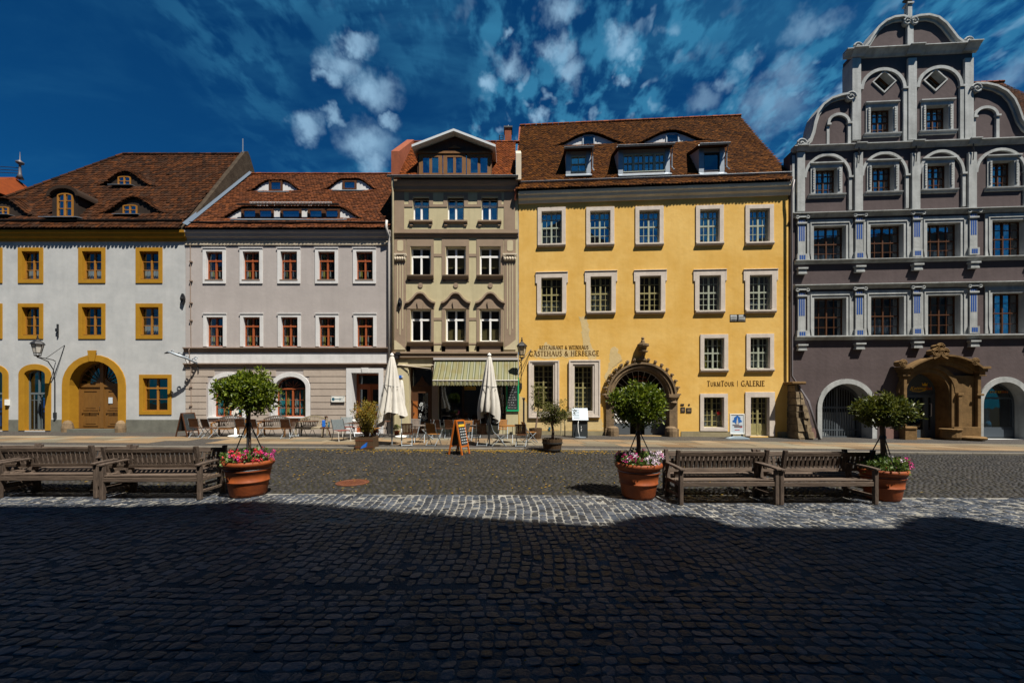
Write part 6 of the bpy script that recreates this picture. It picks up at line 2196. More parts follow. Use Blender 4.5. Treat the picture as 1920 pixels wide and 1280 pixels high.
def script(text, u0, v, u1, m, parent, y, size, shear=.35):
    cu = bpy.data.curves.new('script_lettering', 'FONT')
    cu.body = text
    cu.size = size
    cu.shear = shear
    cu.extrude = .004
    cu.materials.append(m)
    o = bpy.data.objects.new('script_curve', cu)
    C.objects.link(o)
    me = bpy.data.meshes.new_from_object(o.evaluated_get(bpy.context.evaluated_depsgraph_get()))
    bpy.data.objects.remove(o)
    o = bpy.data.objects.new('script_lettering', me)
    C.objects.link(o)
    o.parent = parent
    x, z = H5.L(u0, v, y)
    o.location = (x, y, z)
    o.rotation_euler = (R(90), 0, 0)
    return o
bpy.data.curves.remove(cu)
script('Katting', 1706, 730.5, 0, M['gold_letter'], dr, gy + .03, .26)
script('fashion', 1734, 730.5, 0, M['orange_letter'], dr, gy + .03, .23)
q = MB()
a, z_ = H5.L(1705, 731, gy + .03)
q.strip([(a, z_ + .02), (a + .2, z_ - .06), (a + .5, z_ - .08), (a + .75, z_ - .02), (a + .85, z_ + .05)], .025, gy + .02, gy + .03)
c = H5.L(1734, 720.5, gy + .03)
q.prism([(c[0] - .11, c[1] - .07), (c[0] + .11, c[1] - .07), (c[0] + .14, c[1] + .08), (c[0] + .06, c[1]), (c[0], c[1] + .11), (c[0] - .06, c[1]), (c[0] - .14, c[1] + .08)], gy + .02, gy + .03)
q.build('crown_logo', M['gold_letter'], dr)
# wall: gable outline traced on the façade plane
scr_l = [(1497, 279), (1508, 274.5), (1517, 265), (1522.5, 250), (1525.5, 234), (1531, 216), (1541, 201), (1556, 190), (1574, 184), (1588, 181.5)]
top_c = [(1608, 99), (1618, 95), (1627, 84), (1634, 72), (1644, 57), (1657, 46), (1672, 39.5), (1688, 37.5), (1702, 42), (1718, 37), (1736, 35.5), (1753, 40), (1767, 51), (1778, 65), (1788, 78), (1799, 86), (1815, 88)]
scr_r = [(1822, 163), (1842, 163), (1862, 167.5), (1880, 177), (1893, 191), (1901, 208), (1908, 228), (1918, 243), (1932, 252), (1946, 256)]
xs5 = [H5.X(1481.5), H5.X(2040)]
out = [(xs5[0], -.5), (xs5[1], -.5), (xs5[1], H5.Z(2020, 262))] + [H5.L(1960, 262)] + H5.pts(scr_r[::-1]) + H5.pts([(1823, 100), (1823, 92)]) + H5.pts(top_c[::-1]) + H5.pts([(1596, 104), (1596, 181)]) + H5.pts(scr_l[::-1]) + H5.pts([(1492, 284)]) + [(xs5[0], H5.Z(1484, 286))]
H5.wall(out, [MP, GT, SS], .55, room=False, back=False)
bw = MB().box(xs5[0] + .01, xs5[1] - .01, 1.2, 10, -.5, H5.Z(1484, 300))
for xx in (xs5[0] + .01, xs5[1] - .31):
    bw.box(xx, xx + .3, .552, 1.199, -.5, H5.Z(1484, 300))
bw.box(xs5[0] + .32, xs5[1] - .32, .552, 1.199, H5.Z(1484, 300) - .1, H5.Z(1484, 300))
bw.build('body_wall', MP, H5.e)
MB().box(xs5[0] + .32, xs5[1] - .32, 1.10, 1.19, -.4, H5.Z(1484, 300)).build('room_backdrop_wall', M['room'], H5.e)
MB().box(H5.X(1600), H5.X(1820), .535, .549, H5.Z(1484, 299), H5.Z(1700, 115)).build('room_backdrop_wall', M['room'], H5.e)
# light trim following the curves
for nm, cv in (('scroll_trim', scr_l), ('scroll_trim', scr_r), ('gable_arch_trim', top_c[:9]), ('gable_arch_trim', top_c[8:])):
    b = MB()
    P = H5.pts(cv)
    b.strip(P, .10, -.20, .62, side=.42)
    b.strip(P, .13, -.07, 0, side=-.45)
    b.build(nm, GT, H5.e)
q = MB()
def volute(u, v, r, sg=1):
    q.cut()
    c = H5.L(u, v)
    q.tube([(c[0] + sg * r * (1 - t / 11) * math.cos(t), -.16, c[1] + r * (1 - t / 11) * math.sin(t)) for t in np.linspace(0, 9.5, 26)], r * .20, 6)
    q.prism([(c[0] + r * .72 * math.cos(-t), c[1] + r * .72 * math.sin(-t)) for t in np.linspace(0, 6.28, 12, endpoint=False)], -.12, .4)
for (u, v, r, sg) in ((1498.5, 273.5, .26, 1), (1590.5, 186, .26, 1), (1825, 171, .26, -1), (1603, 94, .24, 1), (1811, 83.5, .24, -1), (1696, 46.5, .22, 1), (1708.5, 46, .22, -1)):
    volute(u, v, r, sg)
q.build('volute', GT, H5.e)
# pilasters upper storeys
def pil(u0, u1, v0, v1, pr=.11, name='pilaster', y1=0.0):
    x0, x1 = H5.X(u0), H5.X(u1)
    um = (u0 + u1) / 2
    return MB().box(x0, x1, -pr, y1, H5.Z(um, v1), H5.Z(um, v0)).build(name, GT, H5.e, bevel=.012)
for (a, c) in ((1596, 1611.5), (1699.5, 1715.5), (1805, 1821.5)):
    pil(a - (1 if a < 1600 else 0), c, 112, 265, y1=.56 if a < 1600 else 0)
pil(1697.5, 1709, 48, 94, .12)
for (a, c) in ((1492.5, 1507), (1600, 1615), (1706.5, 1722), (1812, 1827.5), (1928, 1943)):
    pil(a, c, 288, 398)
for (a, c) in ((1485, 1491),):
    pil(a, c, 292, 400, .02, 'corner_strip')
# blind arches
def blind(u0, u1, vs_, vt, vb, left=True, right=True, w=.15):
    x0, x1 = H5.X(u0), H5.X(u1)
    um = (u0 + u1) / 2
    zs, zt_, zb_ = H5.Z(um, vs_), H5.Z(um, vt), H5.Z(um, vb)
    n = 16
    b = MB()
    P = [((x0 + x1) / 2 + (x1 - x0) / 2 * math.cos(math.pi * k / n), zs + (zt_ - zs) * math.sin(math.pi * k / n)) for k in range(n + 1)]
    b.strip(P, w, -.09, 0)
    if right:
        b.box(x1 - w / 2, x1 + w * .6, -.09, 0, zb_, zs - .09); b.box(x1 - w * .8, x1 + w * .9, -.14, 0, zs - .09, zs)
    if left:
        b.box(x0 - w / 2, x0 + w / 2, -.03, 0, zb_, zs - .09); b.box(x0 - w * .6, x0 + w * .9, -.10, 0, zs - .09, zs)
    b.build('blind_arch', GT, H5.e)
for i, (a, c) in enumerate(((1509, 1592), (1616, 1698), (1722.5, 1804), (1829, 1920))):
    k = -i * 3.3
    blind(a - 1, c, 333 + k, 291.5 + k, 396 + k, left=False, w=.13)
blind(1614, 1694, 168, 132, 268, left=False)
blind(1719, 1800, 164, 128, 264, left=False)
blind(1552, 1590, 232, 216, 278, w=.13)
blind(1826, 1867, 218, 203, 264, w=.13)
# cornices
def corn(u0, u1, um, v, prof, name='cornice'):
    return H5.cornice(H5.X(u0), H5.X(u1), H5.Z(um, v), prof, GT, name)
corn(1580, 1829, 1705, 94.5, [(.34, 0), (.34, .04), (.27, .06), (.10, .22), (.08, .27), (.04, .31)])
corn(1485, 2030, 1705, 269.5, [(.23, 0), (.23, .04), (.17, .06), (.07, .19), (.04, .24)])
corn(1483, 2030, 1705, 396, [(.22, 0), (.22, .035), (.16, .05), (.07, .17), (.03, .21)])
corn(1488, 2030, 1705, 485, [(.19, 0), (.19, .035), (.13, .055), (.06, .14), (.03, .18)])
corn(1486, 2030, 1705, 532, [(.22, 0), (.22, .04), (.16, .055), (.07, .17), (.03, .21)])
corn(1490, 2030, 1705, 628.5, [(.20, 0), (.20, .06), (.13, .08), (.06, .17), (.03, .21)])
for (a, c) in ((1596, 1612), (1699.5, 1716), (1806, 1822)):
    um = (a + c) / 2
    corn(a - 4, c + 6, um, 94 - (um - 1705) * .055, [(.42, 0), (.42, .04), (.35, .06), (.19, .22), (.17, .27), (.14, .31)], 'cornice_break')
for (a, c) in ((1492.5, 1507), (1600, 1615), (1706.5, 1722), (1812, 1827.5)):
    um = (a + c) / 2
    corn(a - 2, c + 3, um, 269 - (um - 1705) * .041, [(.31, 0), (.31, .04), (.25, .06), (.17, .19), (.15, .24)], 'cornice_break')
# painted pilasters of the two main storeys
for (vt, vb, sl_) in ((405.5, 491, .036), (541, 633.5, .024)):
    for (uc) in (1501, 1608.5, 1716, 1821.5, 1935):
        k = (uc - 1501) * sl_
        x0, x1 = H5.X(uc - 7), H5.X(uc + 7)
        zt_, zb_ = H5.Z(uc, vt - k), H5.Z(uc, vb - k)
        b = MB()
        b.box(x0, x1, -.10, 0, zb_, zt_ - .22)
        b.box(x0 - .06, x1 + .06, -.15, 0, zb_, zb_ + .36)
        b.box(x0 - .05, x1 + .05, -.15, 0, zt_ - .44, zt_ - .36)
        b.box(x0 - .09, x1 + .09, -.17, 0, zt_ - .12, zt_ - .05)
        for xx in (x0 - .07, x1 + .07):
            b.tube([(xx + .075 * math.cos(t), -.16, zt_ - .12 + .075 * math.sin(t)) for t in np.linspace(0, 6.28, 9)], .03, 5)
        p_ = b.build('painted_pilaster', M['gable_trim'], H5.e)
        b = MB()
        for j in range(3):
            xx = x0 + (x1 - x0) * (.22 + .28 * j)
            hm = (zb_ + .36) + (zt_ - .5 - zb_ - .36) * .45
            b.cut().box(xx - .035, xx + .035, -.104, -.1005, hm, zt_ - .52)
            b.cut().box(xx - .04, xx + .04, -.154, -.1505, zb_ + .07, zb_ + .29)
            b.cut().box(xx - .035, xx + .035, -.104, -.1005, zt_ - .34, zt_ - .24)
        b.build('blue_stripe', M['blue_paint'], p_)
        b = MB()
        b.box(x0 - .06, x1 + .06, -.22, 0, zb_ - .42, zb_ - .34); b.box(x0 - .01, x1 + .01, -.17, 0, zb_ - .58, zb_ - .42); b.box(x0 - .03, x1 + .03, -.18, 0, zb_ - .66, zb_ - .58)
        b.build('console', M['gable_trim'], p_)
        # frame strips between the pilaster heads
q = MB()
for (u, v) in ((1605.5, 297), (1712, 294), (1818, 290.5)):
    x, z = H5.L(u, v)
    q.cut().tube([(x, -.17, z + .45), (x + .02, -.17, z), (x - .01, -.17, z - .35)], .022, 5)
    q.tube([(x - .05, -.17, z + .22), (x + .05, -.17, z + .1)], .02, 5)
q.build('tie_anchor', M['black_iron'], H5.e)
q = MB()
for a, c in ((1520.5, 1529.5), (1660, 1683.5)):
    q.cut().box(H5.X(a), H5.X(c), -.035, 0, -.5, H5.Z(1670, 803))
q.build('plinth', M['mauve_plinth'], H5.e)
# statue column on top
b = MB()
c = H5.L(1703, 38)
b.box(c[0] - .10, c[0] + .10, -.10, .12, c[1] - .1, c[1] + .72)
b.box(c[0] - .15, c[0] + .15, -.15, .17, c[1] + .72, c[1] + .80)
fo = b.build('finial_post', GT, H5.e)
b = MB()
b.tube([(c[0] - .26, -.02, c[1] + .92), (c[0] - .1, 0, c[1] + .98), (c[0] + .08, 0, c[1] + .95), (c[0] + .16, .0, c[1] + 1.12), (c[0] + .14, .0, c[1] + 1.24)], [.05, .10, .11, .06, .05], 8)
b.tube([(c[0] + .1, 0, c[1] + 1.22), (c[0] + .3, -.03, c[1] + 1.26)], [.06, .02], 6)
b.tube([(c[0] - .05, 0, c[1] + .95), (c[0] - .1, 0, c[1] + .8)], .03, 5)
b.tube([(c[0] + .05, 0, c[1] + .95), (c[0] + .06, 0, c[1] + .8)], .03, 5)
b.tube([(c[0] - .2, 0, c[1] + .98), (c[0] - .02, -.08, c[1] + 1.14), (c[0] + .05, -.1, c[1] + 1.2)], [.02, .06, .01], 6)
b.build('finial_figure', M['black_iron'], fo, smooth=True)
# roofs behind the gable
xl = H5.X(1484)
zl = H5.Z(1484, 296)
xc = H5.X(1707)
zc = H5.Z(1707, 175)
b = MB()
b.add([(xl - .55, .6, zl - .5), (xc, .6, zc), (H5.X(1900), .6, zl), (xl - .55, 12, zl - .5), (xc, 12, zc), (H5.X(1900), 12, zl)], [(0, 3, 4, 1), (1, 4, 5, 2), (0, 1, 2), (3, 5, 4)])
b.build('roof', M['tile_red'], H5.e)
b = MB()
b.box(xl - 1.2, xl - .05, 2.8, 3.0, zl - 3, zl - .55)
b.build('roof_link_wall', M['tile_red'], H5.e)
b = MB()
b.tube([(xl - 1.2, 1.2, zl - .05), (xl - .1, 1.2, zl - .05)], .02, 5)
for k in range(8):
    b.tube([(xl - 1.2 + k * .15, 1.2, zl - 1.2), (xl - 1.2 + k * .15, 1.2, zl - .05)], .012, 4)
b.build('roof_railing', M['black_iron'], H5.e)
H5.roof_plane(.6, H5.Z(1900, 262, .6), 5.5, H5.Z(1870, 155, 5.5))
xm_ = H5.X(1800, 3)
H5.tiles(lambda y: xm_, lambda y: xs5[1] + 2, M['tile_old'], .15, .18, ())
H5.ridge(xm_, xs5[1] + 2, M['tile_new'])

# ------------------------------------------------------------------ far house and the house behind the viewer
t = thing('corner_house', 'orange tiled roof with a ball finial seen behind the hipped roof', 'house', (-37.5, 30, 0))
b = MB()
zt_ = E + 417 / F * 30
x0, x1 = -13.0, .45
b.add([(x0, 0, zt_), (x1 - .35, 0, zt_), (x1 + 1.5, 0, zt_ - 2.3), (x1 + 1.5, -3.4, zt_ - 2.4), (x1 - .35, -.05, zt_), (x0, -3.4, zt_ - 2.4), (x0, 9, zt_ - 5), (x1 + 1.5, 9, zt_ - 5)], [(0, 5, 3, 4), (4, 3, 2), (0, 1, 7, 6), (4, 2, 7)])
b.build('roof', mat('tile_orange', (.16, .034, .007), .85, .1, col2=(.11, .024, .006), scale=3), t)
b = MB()
for k in range(16):
    y = -3.4 + k * .2
    b.tube([(x0, y, zt_ - 2.36 + (y + 3.4) * .69), (x1 + 1.4 - (y + 3.4) * .5, y, zt_ - 2.36 + (y + 3.4) * .69)], .03, 4)
b.build('tile_course', M['tile_new'], t)
MB().box(x0, x1 + 1.4, -3.2, 8, 0, zt_ - 2.6).build('wall', M['white_plaster'], t)
b = MB().lathe([(.22, -.1), (.10, .25), (.07, .7), (.07, .95), (.22, 1.05), (.24, 1.15), (.10, 1.25), (.03, 1.35), (.015, 1.9), (0, 1.95)], (.45, 0, zt_), 10)
b.build('finial', M['pipe_dark'], t, smooth=True)
b = MB()
for z in (.45, .75, 1.05):
    b.tube([(-13, 0, zt_ + z + .55), (.35, 0, zt_ + z * .7 + .0)], .025, 5)
for k in range(5):
    b.tube([(-2.6 * k - 1.3, 0, zt_ - .05), (-2.6 * k - 1.3, 0, zt_ + 1.15 + .1 * k)], .025, 5)
b.build('roof_railing', M['black_iron'], t)

t = thing('town_house', 'long tall house behind the viewer whose roof throws the shadow over the square', 'house', (0, -1.4, 0))
ky = -SUN_DIR.y / SUN_DIR.z * 1.0
ky, kx = 0.40, 0.36
def roof_pt(u, v):                                        # roof edge whose shadow falls at this ground pixel
    x, y, _z = ground_at(u, v)
    h = (y + 1.4) / ky
    return (x + kx * h, h + gz(x))
edge = [(-420, 935), (0, 947), (250, 948), (480, 938), (600, 945), (700, 953), (800, 962), (900, 969), (1000, 976), (1138, 984), (1150, 976), (1200, 966.5), (1260, 963), (1320, 968), (1360, 980), (1385, 986), (1520, 988), (1672, 988.5), (1684, 978), (1715, 967), (1790, 968), (1850, 976), (1905, 987), (2100, 990)]
E2 = [roof_pt(u, v) for u, v in edge]
lo = min(z for _, z in E2) - 5
b = MB().prism([(E2[0][0] - 25, -.6), (E2[-1][0] + 25, -.6), (E2[-1][0] + 25, E2[-1][1])] + E2[::-1] + [(E2[0][0] - 25, E2[0][1])], -.5, 0.0)
b.build('wall', M['shade_wall'], t)
b = MB()
for r_ in range(5):
    for k in range(16):
        xx = -38 + k * 5.2
        b.cut().box(xx, xx + 1.2, .001, .05, 1.2 + r_ * 3.4, 3.2 + r_ * 3.4)
b.build('window', M['dark_gutter'], t)
# ------------------------------------------------------------------ lamps, signs and fittings on the fronts


def wall_lantern(name, label, H, u, v, foot, arm_uv, warm, scale=1.0):
    """hanging-bracket street lantern: lantern body, roof, curved arm and stays fixed to the wall"""
    yl = -1.05
    x, z = H.L(u, v, yl)
    t = thing(name, label, 'street lamp', H.world(x, yl, z), H.a, 'wall lanterns')
    k = scale
    b = MB()
    b.lathe([(.02, .62), (.05, .60), (.045, .54), (.03, .52), (.10, .46), (.22, .36), (.27, .28), (.27, .25), (.22, .24)], n=6)
    b.lathe([(.0, .74), (.03, .70), (.035, .66), (.015, .62)], n=8)
    b.build('lamp_roof', M['black_iron'], t)
    b = MB().lathe([(.215, .235), (.135, -.16)], n=6)
    b.build('lamp_glass', warm, t)
    b = MB()
    for i in range(6):
        a = i * math.pi / 3
        b.tube([(.222 * math.cos(a), .222 * math.sin(a), .24), (.14 * math.cos(a), .14 * math.sin(a), -.17), (.12 * math.cos(a), .12 * math.sin(a), -.30)], .014, 4)
    b.lathe([(.15, -.16), (.15, -.19), (.03, -.19)], n=6)
    b.lathe([(.05, -.28), (.13, -.29), (.12, -.33), (.04, -.36), (.02, -.42)], n=8)
    b.build('lamp_frame', M['black_iron'], t)
    b = MB()
    fx, fz = H.L(foot[0], foot[1])
    p = Vector((fx - x, -yl - .06, fz - z))
    b.tube([(0, 0, -.40), (.15 * (1 if p.x > 0 else -1), .25, -.42), (p.x * .55, -yl * .55, -.55), (p.x * .85, -yl * .85, -.95), (p.x, p.y, -1.5), p], .024, 6)
    q = [H.L(a, c) for a, c in arm_uv]
    b.tube([(0, .0, -.38), (p.x * .8, -yl * .82, -.44), (p.x, -yl - .03, -.50)], .022, 6)
    b.tube([(p.x * .35, -yl * .4, -.42), (q[0][0] - x, -yl - .02, q[0][1] - z)], .016, 5)
    b.tube([(p.x, p.y, -1.25), (q[0][0] - x, -yl - .02, q[0][1] - z)], .014, 5)
    b.box(p.x - .05, p.x + .05, p.y - .04, p.y + .055, p.z - .30, p.z)
    b.build('bracket', M['black_iron'], t)
    return t


wall_lantern('street_lamp', 'black lantern with pale glass hung on the white house beside the arched door', H1, 70.5, 655, (105, 773), [(122, 647)], M['lamp_white'])
wall_lantern('street_lamp', 'black lantern with amber glass hung at the corner of the yellow house', H4, 978.5, 659, (977, 718), [(996, 655)], M['lamp_glass'])

# wrought iron ornament at the corner of the grey house
x, z = H2.L(361, 672, -.6)
t = thing('hanging_ornament', 'ornate white iron wall bracket sign at the corner of the white and grey houses', 'ornament', H2.world(H2.X(361), -.05, z))
b = MB()
b.tube([(.35, 0, -.25), (.30, -.3, -.12), (.12, -.6, .05), (-.15, -.75, .16), (-.4, -.85, .28), (-.55, -.9, .30)], [.05, .05, .06, .06, .05, .03], 7)
for (px_, py_, pz, r) in ((.28, -.2, -.05, .10), (.12, -.45, .06, .09), (-.1, -.65, .2, .10), (-.35, -.8, .32, .07), (.3, -.1, .05, .08)):
    b.tube([(px_ + r * math.cos(a), py_, pz + r * math.sin(a)) for a in np.linspace(0, 5.4, 9)], .022, 5)
b.build('scrollwork', M['zinc'], t, smooth=True)
b = MB()
b.tube([(-.5, -.88, .28), (-.66, -.92, .22)], [.06, .02], 6)
b.tube([(.32, 0, -.3), (.36, -.02, -.65)], .03, 6)
b.tube([(.05, -.5, .0), (.1, -.35, -.45), (.2, -.05, -.5)], .014, 5)
b.build('bracket', M['black_iron'], t)
b = MB()
b.prism([(-.30, -.62), (.0, -.62), (.06, -.42), (.08, -.15), (-.02, -.02), (-.16, .02), (-.3, -.1), (-.36, -.3)], -.80, -.77)
b.build('hanging_plate', M['frame_white'], t) if False else None

for i, (H, u, v, lb) in enumerate(((H1, 345, 561, 'dark iron lozenge wall anchor on the edge of the white house'), (H3, 750.5, 569, 'dark iron lozenge wall anchor on the brown pilaster of the narrow house'))):
    x, z = H.L(u, v)
    b = MB()
    b.prism([(-.02, -.30), (.03, -.30), (.12, -.02), (.10, .12), (.03, .28), (-.03, .28), (-.10, .12), (-.12, -.02)], -.10, -.02)
    b.lathe([(.07, -.05), (.09, .03), (.0, .09)], (0, -.11, 0), 8)
    o = b.build('wall_anchor', M['black_iron'])
    o.location = H.world(x, -.02, z)
    tag(o, lb, 'wall anchor', 'iron wall anchors')
x, z = H1.L(109.5, 619)
b = MB().box(-.03, .03, -.06, 0, -.36, .32).box(-.06, .06, -.10, -.061, -.08, .08)
o = b.build('wall_anchor', M['black_iron'])
o.location = H1.world(x, -.005, z)
tag(o, 'narrow rusty iron wall anchor on white plaster above the lantern bracket', 'wall anchor', 'iron wall anchors')
x, z = H1.L(16.5, 754)
b = MB().box(-.07, .07, -.12, 0, -.16, .16).box(-.06, .06, -.13, -.121, -.15, -.08)
o = b.build('wall_box', M['white_plastic'])
o.location = H1.world(x, -.005, z)
tag(o, 'small white letter box on the white house between two arched openings', 'letter box')


def signboard(name, label, cat, H, u0, v0, u1, v1, m, off, draw=None, th=.03, group=None):
    x0, z1 = H.L(u0, v0)
    x1, z0 = H.L(u1, v1)
    w, h = x1 - x0, z1 - z0
    p = H.world((x0 + x1) / 2, -off, z0)
    t = thing(name, label, cat, p, H.a, group)
    MB().box(-w / 2, w / 2, -th, 0, 0, h).build('board', m, t, bevel=.004)
    if draw:
        draw(t, w, h, -th)
    return t


def d_plaque(t, w, h, y):
    b = MB()
    b.lathe([(.0, 0), (.1, 0), (.1, .003)], (0, 0, 0), 16)
    b = MB()
    b.add([(-w * .33 + .085 * math.cos(k * .3927), y - .004, h * .5 + .085 * math.sin(k * .3927)) for k in range(16)], [tuple(range(16))])
    for k in range(6):
        b.box(-w * .20 + k * .055, -w * .20 + k * .055 + .04, y - .004, y, h * .42, h * .58)
    b.build('logo', M['dark_teal'], t)
    b = MB()
    for k in range(5):
        scribble(b, w * .13, w * .42, h * (.18 + .14 * k), .03, y - .001, rnd, 3)
    b.build('lettering', M['dark_teal'], t)
    b = MB()
    for sx in (-1, 1):
        for sz in (.1, .9):
            b.lathe([(.014, 0), (.014, .01)], (sx * w * .46, y - .01, h * sz), 6)
    b.build('screw', M['black_iron'], t)


signboard('name_plate', 'white company name plate with teal emblem beside the grey house door', 'sign', H2, 622, 742.5, 647.5, 753.5, M['white_plastic'], .07, d_plaque)


def d_number(t, w, h, y):
    b = MB()
    for cx, seg in ((-.09, [[(0, 0), (0, 1)], [(0, 1), (-.25, .75)]]), (.09, [[(.35, 1), (-.3, 1), (-.3, .5), (.35, .5)], [(.35, 1), (.35, 0), (-.3, 0)]])):
        for p in seg:
            b.strip([(cx + q * .11, h * .2 + r_ * h * .6) for q, r_ in p], .022, y - .004, y)
    b.build('lettering', M['frame_white'], t)


signboard('house_number', 'small blue enamel house number beside the narrow house doorway', 'sign', H3, 748.3, 703.5, 754.8, 708.5, M['blue_cloth'], .035, d_number)


def d_menu(t, w, h, y):
    b = MB().ring([(-w / 2 + .07, .07), (w / 2 - .07, .07), (w / 2 - .07, h - .07), (-w / 2 + .07, h - .07)], [(-w / 2 - .005, -.005), (w / 2 + .005, -.005), (w / 2 + .005, h + .005), (-w / 2 - .005, h + .005)], y - .03, 0)
    b.build('frame', M['green_paint'], t)
    b = MB()
    for k in range(11):
        z = .16 + k * (h - .3) / 11
        scribble(b, -w / 2 + .14, w / 2 - .14 - (k % 3) * .06, z, .06, y - .001, rnd, 2)
        if k < 5:
            b.box(-w / 2 + .10, -w / 2 + .125, y - .004, y, z + .02, z + .045)
    b.build('chalk_writing', M['chalk'], t)


signboard('menu_board', 'tall black chalk menu board in a green frame beside the awning', 'menu board', H3, 949, 707.5, 973, 770.5, M['blackboard'], .04, d_menu)


def d_plq(t, w, h, y):
    b = MB().box(-w * .3, w * .3, y - .006, y, h * .25, h * .75)
    b.build('panel', M['portal_stone'], t)


for (u0, v0, u1, v1, m, lb) in ((1276, 763, 1284.3, 773, 'black_iron', 'dark square plaque nearest the portal on the yellow wall'), (1286.5, 764.3, 1296.5, 773.6, 'black_iron', 'dark framed bell panel further from the portal on the yellow wall'),
                               (1276, 756.8, 1282.5, 760, 'black_iron', 'thin dark strip plate above the plaque beside the portal'), (1290.5, 757, 1293.5, 759.5, 'black_iron', 'tiny dark box above the bell panel on the yellow wall')):
    signboard('wall_plaque', lb, 'plaque', H4, u0, v0, u1, v1, M[m], .004, d_plq if v1 - v0 > 5 else None, .02, 'plaques beside the portal')
x, z = H4.L(1030.5, 803)
signboard('wall_plaque', 'small blue plate low on the yellow wall behind the olive tree', 'plaque', H4, 1028.5, 800, 1032.5, 806, M['dark_teal'], .034, None, .02)
signboard('blue_notice', 'dark blue folded notice low on the grey wall behind the curved bench', 'notice', H2, 609, 791, 619, 800, M['dark_teal'], .04, lambda t, w, h, y: MB().prism([(-w * .3, h * .2), (w * .2, h * .3), (w * .35, h * .8), (-w * .2, h * .7)], y - .006, y - .001).build('pattern', M['chalk'], t), .03)

# rubble buttress between the yellow and the gabled house
bx0, _ = H4.L(1473, 715, -.2)
t = thing('stone_buttress', 'rough stone buttress with worn cap leaning between the yellow and mauve houses', 'buttress', H4.world(H4.X(1492), -.05, 0), H4.a)
xw0, xw1 = H4.X(1470, .1) - H4.X(1492), H4.X(1524, -.8) - H4.X(1492)
ztp = H4.Z(1495, 716, -.6)
b = MB()
rb2 = random.Random(9)
rows = 9
for r_ in range(rows):
    z0_, z1_ = -.3 + (ztp + .15) * r_ / rows, -.3 + (ztp + .15) * (r_ + 1) / rows
    f = r_ / rows
    xa, xb = xw0 + .05 + .05 * f, xw1 - .75 * f ** 1.2 * .62
    yd_ = -.95 + .40 * f
    n = rb2.choice((2, 3))
    cuts = [xa] + sorted(rb2.uniform(xa + .25, xb - .25) for _ in range(n - 1)) + [xb]
    for a, c in zip(cuts, cuts[1:]):
        p = rb2.uniform(-.05, .05)
        vs = []
        for (xx, yy, zz_) in ((a + .015, yd_ + p, z0_ + .012), (c - .015, yd_ + p + rb2.uniform(-.04, .04), z0_ + .012), (c - .015, .1, z0_ + .012), (a + .015, .1, z0_ + .012), (a + .02, yd_ + p + .04, z1_ - .012), (c - .03, yd_ + p + .05, z1_ - .012), (c - .02, .1, z1_ - .012), (a + .02, .1, z1_ - .012)):
            vs.append((xx + rb2.uniform(-.02, .02), yy, zz_ + rb2.uniform(-.012, .012)))
        b.add(vs, [(0, 3, 2, 1), (4, 5, 6, 7), (0, 1, 5, 4), (1, 2, 6, 5), (2, 3, 7, 6), (3, 0, 4, 7)])
b.build('masonry', M['rubble'], t, bevel=.03)
MB().box(xw0 + .14, xw1 - .68, -.48, .1, -.3, ztp - .05).build('core', M['earth'], t)
xt0 = H4.X(1484, -.6) - H4.X(1492)
MB().box(xt0 - .06, xt0 + .62, -.70, .1, ztp - .12, ztp + .02).build('cap', M['sandstone'], t, bevel=.04)

# ------------------------------------------------------------------ benches


